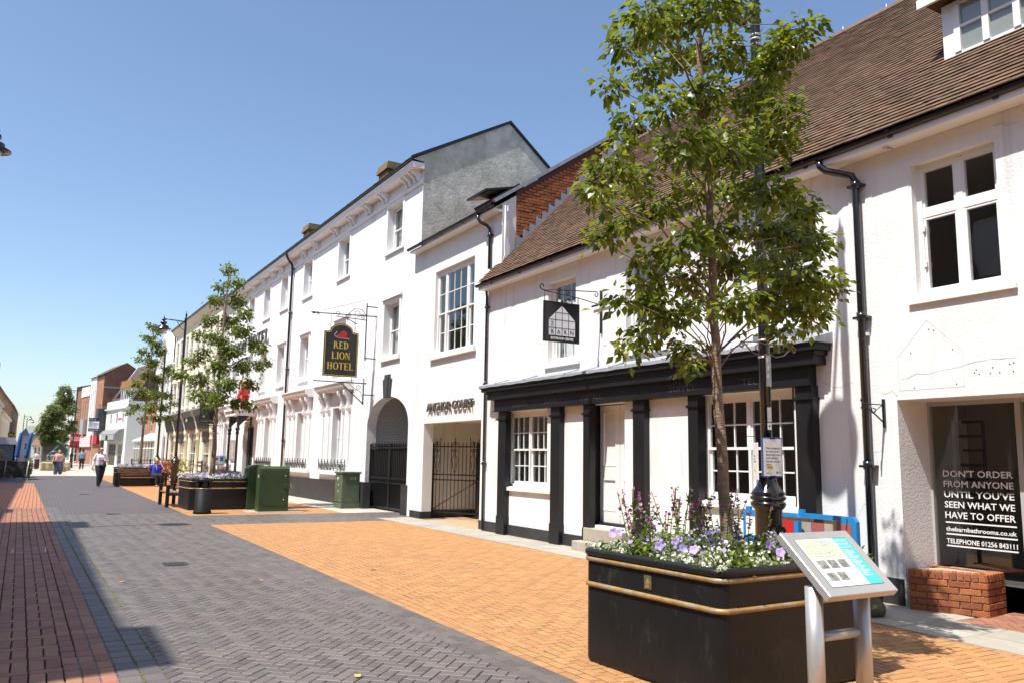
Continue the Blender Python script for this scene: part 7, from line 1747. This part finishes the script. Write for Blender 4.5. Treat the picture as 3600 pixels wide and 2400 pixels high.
def shrub(name, label, c, rad, n, size, m, group=None, seed=1, cat='shrub'):
    t = thing(name, label, cat, (c[0], c[1], 0), 0, group); rng = random.Random(seed); L2 = []
    MB().tube([(0, 0, 0), (0, 0, c[2])], .03, 5).build('stem', M['bark'], t)
    for i in range(n):
        d = Vector((rng.gauss(0, 1), rng.gauss(0, 1), rng.gauss(0, 1))).normalized() * (.35 + .65 * rng.random()) * (1 + .25 * math.sin(i)); L2.append(((d.x * rad[0], d.y * rad[1], c[2] + d.z * rad[2]), rot_to((d.x + rng.gauss(0, .5), d.y + rng.gauss(0, .5), d.z + rng.gauss(0, .5)), rng.uniform(-1, 1)), size * rng.uniform(.7, 1.3)))
    lv, lf = leaf_proto(.3); V, F = scatter(L2, lv, lf); o = bpy.data.objects.new('foliage', mesh_vf('foliage', V, F, m)); COL.objects.link(o); o.parent = t; stuff(o)
yl = leafmat('yellow_green_leaf', (.30, .28, .05), .3, .3, .5); rb_ = leafmat('rust_leaf', (.30, .11, .04), .35, .3, .5)
shrub('shrub', 'rust coloured shrub behind the seated woman', (6.05, 47.5, .75), (.6, .5, .6), 420, .16, rb_, seed=2)
shrub('shrub', 'yellow green shrub on the restaurant terrace right of the black lamp post', (7.3, 52, .8), (.7, .6, .5), 420, .15, yl, seed=3)
shrub('shrub', 'green shrub by the terrace railing left of the second planter', (6.4, 50, .55), (.7, .5, .4), 380, .14, M['leaf2'], seed=4)
# beyond the gap the street bends to the left
S0 = Vector((8.4, 101.0)); dB = Vector((-.139, .99))
def PB(t): return S0 + dB * t
ws, L_ = house('white_shop', 'white two storey shop with steep tiled roof and grey canopy fascia', PB(0), PB(10.6), 7.6, 9, mat('old_white_render', (.78, .76, .71), .85, .04, 2), [(1.6, 2.4, 4.9, 6.1), (4.6, 5.4, 4.9, 6.1), (7.6, 8.4, 4.9, 6.1), (1.2, 3.6, .1, 2.6), (4.4, 7.8, .1, 2.6)], None)
q = MB(); q.quad((.3, 0, 7.4), (.3, L_, 7.4), (3.2, L_, 12.2), (3.2, 0, 12.2)); q.quad((3.2, 0, 12.2), (3.2, L_, 12.2), (8, L_, 12.6), (8, 0, 12.6)); q.poly([(.3, L_, 7.4), (3.2, L_, 12.2), (8, L_, 12.6), (9, L_, 7.4)]); q.poly([(.3, 0, 7.4), (3.2, 0, 12.2), (8, 0, 12.6), (9, 0, 7.4)]); q.build('roof', fr_tile, ws)
MB().prism([(0, 6.5), (-.25, 6.6), (-.25, 6.75), (0, 6.8)], 'y', 0, L_).build('cornice', M['wpaint'], ws)
for i, y in enumerate((.5, 2.3, 4.1)):
    q = MB(); q.box(.3, 2.2, y, y + 1.2, 7.7, 9.0); q.build('dormer', M['wpaint'], ws); q = MB(); q.prism([(y - .12, 9.0), (y + 1.32, 9.0), (y + .6, 9.9)], 'x', .15, 2.8); q.build('dormer_roof', mat('orange_tiles', (.30, .14, .05), .9, .3, 4) if i == 0 else bpy.data.materials['orange_tiles'], ws); MB().box(.285, .30, y + .3, y + .9, 7.8, 8.8).build('dormer_window', M['dark'], ws)
for i in range(4): MB().quad((.70, 6.0 + i * 1.0, 8.15), (.70, 6.8 + i * 1.0, 8.15), (1.5, 6.8 + i * 1.0, 9.47), (1.5, 6.0 + i * 1.0, 9.47)).build('roof_window', M['signblack'], ws)
q = MB(); q.prism([(0, 2.95), (-.85, 2.95), (-1.0, 3.65), (-.6, 4.1), (0, 4.3)], 'y', .9, 8.9); q.build('canopy', mat('grey_canopy', (.27, .27, .26), .6, .1, 4), ws); MB().box(-.98, -.9, 1.4, 8.4, 3.0, 3.55).build('fascia_panel', mat('pale_grey_panel', (.40, .39, .37), .6), ws); ws.children
q = MB(); q.box(-1.0, -.985, 4.2, 5.3, 3.02, 3.5); q.build('fascia_emblem', M['iron'], ws); MB().box(-1.01, -.99, 7.4, 8.3, 2.98, 3.6).build('fascia_sticker', M['white'], ws)
for i in range(14): MB().box(-.03, .0, 4.42, 7.78, .15 + i * .17, .30 + i * .17).build('shutter_slat', mat('brown_shutter', (.11, .085, .065), .6) if i == 0 else bpy.data.materials['brown_shutter'], ws)
MB().box(-.06, 0, 2.5, 4.3, 5.4, 6.3).build('agent_board', M['white'], ws); MB().box(-.065, -.06, 2.5, 4.3, 5.4, 5.52).build('board_stripe', M['red'], ws)
dk, L_ = house('dark_bay_building', 'narrow building with a tall slate grey bay between white shop and brick tower', PB(10.7), PB(13.4), 7.2, 8, mat('brown_timber', (.11, .065, .045), .8, .2, 3), [(.3, 1.2, 4.2, 5.8)], 'flat'); MB().box(-.9, 0, .1, 1.5, 3.6, 6.9).build('bay', mat('slate_cladding', (.06, .065, .07), .6, .2, 2, .5, 8), dk)
MB().tube([(.25, L_ if False else 10.62, 7.4), (3.2, 10.62, 12.25), (8, 10.62, 12.65)], .07, 5).build('verge', M['lead'], ws)
bt, L_ = house('brick_tower_building', 'tall red brick building with white rendered strips and narrow windows', PB(13.5), PB(21.2), 11.3, 5, BR, [(4.3, 4.6, 7.2, 10.4), (5.4, 5.7, 7.2, 10.4), (6.5, 6.8, 7.2, 10.4), (4.4, 4.7, 4.6, 6.4), (5.6, 5.9, 4.6, 6.4), (1.0, 2.0, 6.6, 7.6)], 1.7, roofm=fr_tile)
wr_ = bpy.data.materials['old_white_render']
for c_ in bt.children:
    if c_.name.startswith(('end_wall', 'gable')): c_.data.materials[0] = BRX
MB().box(0, 5, -.06, -.001, 9.6, 9.8).build('band_course', M['slab'], bt)
for a, b_ in ((3.9, 4.28), (4.62, 5.38), (5.72, 6.48), (6.82, 7.6)): MB().box(-.06, 0, a, b_, 3.6, 11.4).build('white_strip', wr_, bt)
MB().box(-.07, 0, 3.9, 7.6, 10.5, 11.45).build('white_parapet', wr_, bt); MB().box(-.3, .1, 0, 3.9, 2.6, 3.7).build('shop_fascia', M['red'], bt)
b2_, L_ = house('brick_shops', 'red brick shop block with white parapet and vertical windows beside the pink fascia', PB(21.3), PB(26.6), 9.0, 8, BR, [(.5, 1.1, 5.9, 8.4), (1.9, 2.5, 5.9, 8.4), (3.3, 3.9, 5.9, 8.4), (.6, 2.2, .2, 2.2), (2.8, 4.8, .2, 2.2)], 'flat')
MB().box(-.1, .3, 0, L_, 9.0, 10.3).build('parapet', wr_, b2_); MB().box(-.5, 0, .3, 2.4, 3.9, 5.9).build('oriel', mat('grey_oriel', (.36, .36, .36), .5), b2_); MB().box(-.25, 0, -3.8, L_, 2.25, 3.6).build('pink_fascia', mat('pale_pink_fascia', (.66, .56, .57), .6), b2_)
b3_, L_ = house('brown_brick_house', 'brown brick house with arched windows left of the brick shops', PB(26.7), PB(31), 10.6, 8, mat('brown_brick', (.26, .12, .06), .9, .25, 3, .5, 30), [(.8, 1.6, 6.6, 8.6), (2.6, 3.4, 6.6, 8.6), (.8, 1.6, 4.0, 5.4), (2.6, 3.4, 4.0, 5.4), (.4, 3.8, .2, 2.4)], 1.0, roofm=fr_tile)
house('white_gabled_house', 'black and white house at the far bend of the street behind the tree', PB(31.1), PB(40), 8.2, 8, wr_, [(1, 2, 4.6, 6.6), (4, 5, 4.6, 6.6), (7, 8, 4.6, 6.6), (1, 3.5, .3, 2.6), (5, 8, .3, 2.6)], 2.5, roofm=bpy.data.materials['slate_roof'])
def board(name, label, x, y, z0, z1, w_, fields, parent_arm=True):
    t = thing(name, label, 'sign board', (x, y, z0)); MB().box(-w_ / 2, w_ / 2, -.03, .03, 0, z1 - z0).build('board', M['white'], t)
    for k, (u0, u1, m_) in enumerate(fields): MB().box(-w_ / 2, w_ / 2, -.034, -.031, u0 * (z1 - z0), u1 * (z1 - z0)).build('band', m_, t)
    MB().box(-.05, .05, .03, .12, -z0 + .0, z1 - z0).build('post', M['wpaint'], t); return t
navy = mat('navy_print', (.012, .025, .07), .5)
t = board('sale_board', 'navy and white new apartment for sale board over the street', 5.5, 109, 4.0, 5.6, 1.15, [(0, .22, navy), (.76, 1, navy)])
text('lettering', 'NEW\nAPARTMENT\nFOR SALE', .23, navy, T(-.5, -.036, 1.02) @ FY, t, .002, line=.95, sx=.8); text('lettering', '01256 811730', .17, M['white'], T(-.52, -.037, .12) @ FY, t, .002, fit=1.04, bold=.004); text('lettering', 'Winkworth', .2, M['white'], T(-.5, -.037, 1.33) @ FY, t, .002, fit=.7)
t = board('sale_board', 'red for sale freehold board next to the lamp post and sculpture', 4.25, 125, 2.1, 4.0, 1.25, [(.0, 1, M['red'])])
text('lettering', 'FOR SALE\nFREEHOLD', .30, M['white'], T(-.54, -.036, 1.25) @ FY, t, .002, sx=.78, bold=.006); MB().box(-.5, .5, -.036, -.034, .1, .3).build('band', M['iron'], t); MB().box(-.5, .5, -.0365, -.034, .4, .8).build('band', mat('dark_red_print', (.30, .01, .015), .5), t)
# the far tree group and the end of the street
def crown_clumps(x0, x1, z0, z1, n, seed, r=.6):
    rng = random.Random(seed); out = []
    for i in range(n):
        z = z0 + (z1 - z0) * (i + .5) / n; u = (z - z0) / (z1 - z0); wd = (x1 - x0) / 2 * min(1, .45 + 1.4 * u if u < .35 else 1.25 * (1 - u) + .18)
        out.append(((x0 + x1) / 2 + rng.uniform(-1, 1) * wd, z, r * rng.uniform(.7, 1.2)))
    return out
for k, (x, y, a) in enumerate(((.85, 104, (-.1, 2.3, 2.2, 6.6)), (2.15, 110, (.8, 3.5, 2.4, 9.0)))):
    tree('street_tree', ['broad street tree beyond the sculpture, the lower of two', 'taller street tree beside the far shops, right of the lower one'][k], (x, y, 0), [(x, y, 0), (x, y, 3), (x + .1, y, 6), (x + .1, y, a[3])], crown_clumps(*a, 34, 20 + k, .62), M["farleaf"], .24, 36, (.12, .03), 1.4, 'street trees beyond the sculpture', 0, 30 + k, ray=False)
h1, _ = house('end_house', 'pale lilac gabled house with grey slate roof closing the street', (-.1, 152), (-2.6, 152.4), 4.1, 10, mat('lilac_render', (.55, .52, .60), .8), [(.4, .8, 1.8, 2.8), (1.5, 1.9, 1.8, 2.8), (.4, .9, .2, 1.3)], 1.6, roofm=mat('pale_slate', (.24, .25, .23), .7, .1, 2))
h2, _ = house('end_house', 'low white shop with brown hipped roof closing the street, left of the trees', (1.1, 146), (-.9, 146.3), 2.5, 6, wr_, [(.3, .6, 1.0, 2.2), (.8, 1.1, 1.0, 2.2), (1.3, 1.6, 1.0, 2.2)], 1.1, roofm=mat('brown_roof', (.22, .12, .08), .9, .2, 3))
hs2 = thing('shelter', 'dark flat roofed shelter standing behind the rock', 'shelter', (1.3, 92, 0)); MB().box(-1.1, 1.2, -.4, .9, 2.1, 2.3).build('roof', M['iron'], hs2); MB().quad((-1.0, .8, .3), (1.1, .8, .3), (1.1, .8, 2.1), (-1.0, .8, 2.1)).build('back', mat('shelter_panel', (.10, .10, .095), .5), hs2)
for x in (-.95, 1.05): MB().box(x - .05, x + .05, -.35, -.25, 0, 2.1).build('post', mat('lime_post', (.25, .26, .06), .6) if x < 0 else M['iron'], hs2)
# left side
lb = thing('left_brick_building', 'brown brick building with steep gable on the left of the street end', 'building', (-4.1, 150, 0)); lbx = brickmat('left_gable_brick', (.30, .14, .06), (.24, .11, .05), (.25, .17, .11), axes='xz'); lby = brickmat('left_side_brick', (.22, .11, .055), (.19, .09, .05), (.18, .13, .09), axes='yz')
MB().poly([(-9, 0, 0), (0, 0, 0), (0, 0, 8.9), (-3.2, 0, 13.6), (-4.4, 0, 13.6), (-9, 0, 8.9)]).build('gable_wall', lbx, lb); q = MB(); q.wall(0, 0, 46, 0, 8.9, [(4 + i * 5, 5.4 + i * 5, 4.5, 7, .01) for i in range(8)]); q.build('side_wall', lby, lb); MB().quad((.35, -.3, 8.6), (.35, 46, 8.6), (-3.8, 46, 14.0), (-3.8, -.3, 14.0)).build('roof', fr_tile, lb); MB().quad((-.2, 0, 4), (-.2, 46, 4), (-.2, 46, 7.5), (-.2, 0, 7.5)).build('interior', M['dark'], lb); MB().box(-3.0, -2.2, .3, 1.4, 11, 15.2).build('chimney', lbx, lb)
for k, (ya, yb, h_, lab, m_) in enumerate(((116, 149.9, 6.5, 'long low cream building before the brick gable on the left', cream), (96, 115.9, 7.2, 'pale building with tall windows at the left picture edge', wr_))):
    t = thing('left_building', lab, 'building', (-4.15 - .05 * k, ya, 0)); L_ = yb - ya; n = int(L_ / 3.4); wl = [(1.2 + i * 3.4, 2.4 + i * 3.4, 3.0, 5.2) for i in range(n)]
    q = MB(); q.wall(0, 0, L_, 0, h_, [(*w_, -.15) for w_ in wl]); q.quad((0, 0, 0), (-9, 0, 0), (-9, 0, h_), (0, 0, h_)); q.build('wall', m_, t); MB().quad((-.16, 0, 0), (-.16, L_, 0), (-.16, L_, h_), (-.16, 0, h_)).build('interior', M['dark'], t); MB().quad((0, 0, h_), (0, L_, h_), (-9, L_, h_), (-9, 0, h_)).build('roof', M['lead'], t); MB().box(0, .25, 0, L_, h_ - .5, h_ - .2).build('cornice', m_, t)
    for w_ in wl: MB().box(-.12, -.08, w_[0], w_[1], w_[2], w_[3]).build('window', M['wpaint'], t)
ms = thing('restaurant_sign', 'small black sign with a yellow letter M on the far left building', 'sign', (-3.75, 147, 3.9)); MB().box(-.4, .4, -.05, .05, -.45, .45).build('board', M['signblack'], ms)
q = MB()
for e in (-1, 1): q.tube([(e * .28 , -.06, -.3), (e * .22, -.06, .1), (e * .14, -.06, .28), (e * .06, -.06, .1), (0, -.06, -.15)], .045, 6)
q.build('letter', mat('yellow_sign', (.75, .48, .02), .5), ms)
# the shade on the left comes from the unseen row of buildings on that side
lbk = brickmat('left_row_brick', (.34, .17, .10), (.30, .15, .09), (.30, .24, .19), axes='yz')
for k, (ya, yb, h_, lab, ch) in enumerate(((-30, 2.2, 11.0, 'brick building on the left side of the street, nearest the viewer', ()), (5.5, 20.35, 12.6, 'tall brick building on the left whose shade crosses the footway', ((5.5, 7.1, .5), (18.4, 20.1, .6))), (20.4, 60, 10.05, 'lower brick row on the left behind the lamp post', ((24.0, 25.4, .25), (40, 60, .25))), (60.2, 95, 9.0, 'painted building on the left beyond the market stall', ()))):
    t = thing('left_row_building', lab, 'building', (-6, ya, 0)); L_ = yb - ya; n = int(L_ / 3); wl = [(1 + i * 3., 2.2 + i * 3., z, z + 1.7) for i in range(n) for z in (4.4, 7.2)]
    q = MB(); q.wall(0, 0, L_, 0, h_, [(*w_, -.12) for w_ in wl])
    for yy in (0, L_): q.quad((0, yy, 0), (-9, yy, 0), (-9, yy, h_), (0, yy, h_))
    q.quad((-9, 0, 0), (-9, L_, 0), (-9, L_, h_), (-9, 0, h_)); q.build('wall', lbk, t); MB().quad((0, 0, h_), (0, L_, h_), (-9, L_, h_), (-9, 0, h_)).build('roof', M['lead'], t)
    MB().quad((-.13, .1, 0), (-.13, L_ - .1, 0), (-.13, L_ - .1, h_ - .1), (-.13, .1, h_ - .1)).build('interior', M['dark'], t)
    for w_ in wl: MB().box(-.11, -.08, *w_).build('window', M['wpaint'], t)
    for a, b_, e in ch: MB().box(-.8, 0, a - ya, b_ - ya, h_, h_ + e).build('parapet', lbk, t)
# market stall, parasols, leafy screen
st_ = thing('market_stall', 'grey and white canopied market stall at the left picture edge', 'market stall', (-2.6, 57.5, 0))
q = MB(); q.prism([(-2, 1.95), (1.5, 1.95), (1.5, 2.1), (1.3, 2.36), (-2, 2.4)], 'y', -1, 1.4); q.build('canopy', mat('stall_canvas', (.55, .58, .62), .8, .05, 3), st_); MB().box(-2, 1.45, -.9, 1.3, 1.0, 1.95).build('side', mat('stall_side', (.16, .21, .26), .7, .1, 2), st_)
for x in (-1.9, 1.4): MB().box(x - .04, x + .04, -.9, -.82, 0, 1.95).build('leg', M['steel'], st_)
MB().box(-2, 1.4, -.95, -.3, .1, 1.0).build('counter', M['iron'], st_)
for k, (x, y, lx, lab) in enumerate(((-1.0, 54.6, .10, 'folded blue parasol left of the other, in front of the stall'), (-.55, 55.2, .16, 'folded blue parasol right of the other, leaning over the hedge screen'))):
    t = thing('parasol', lab, 'parasol', (x, y, 0), 0, 'folded blue parasols'); q = MB(); q.tube([(0, 0, 0), (0, 0, 1.25)], .03, 6); q.build('pole', M['bark'], t)
    q = MB(); q.tube([(-.04, 0, 1.2), (0, 0, 1.3), (lx * .3, 0, 1.7), (lx * .7, 0, 2.2), (lx, 0, 2.6), (lx + .01, 0, 2.66)], [.13, .13, .11, .10, .085, .03], 9); q.build('canvas', mat('blue_canvas', (.010, .09, .33), .7, .15, 6, .4, 12) if k == 0 else bpy.data.materials['blue_canvas'], t)
hg = thing('leafy_screen', 'low dark screen with leaf pattern and steel posts round the cafe seats', 'screen', (-1.5, 53, 0))
for x0, x1 in ((-3, -1.0), (-1.0, -.0), (.0, 1.08)): MB().box(x0 + .02, x1 - .02, -.02, .02, .12, 1.02).build('panel', mat('leaf_pattern_panel', (.016, .014, .012), .6, .5, 3, stain=(.10, .095, .085), samt=.9, sscale=4.5, sharp=(.52, .6)) if x0 == -3 else bpy.data.materials['leaf_pattern_panel'], hg)
for x in (-1.0, .0, 1.08): MB().tube([(x, -.04, 0), (x + .05, -.04, 1.04)], .022, 8).build('post', M['steel'], hg)
MB().box(1.10, 1.14, 0, 2.4, .1, 1.0).build('end_panel', M['iron'], hg)
shrub('shrub', 'ivy clad end of the leafy screen beside the right parasol', (-.30, 54.2, .62), (.12, 1.0, .50), 420, .10, M['leaf2'], seed=8)
shrub('shrub', 'yellow green potted shrub at the left picture edge above the screen', (-1.95, 54.2, 1.3), (.5, .4, .36), 380, .12, yl, seed=9)
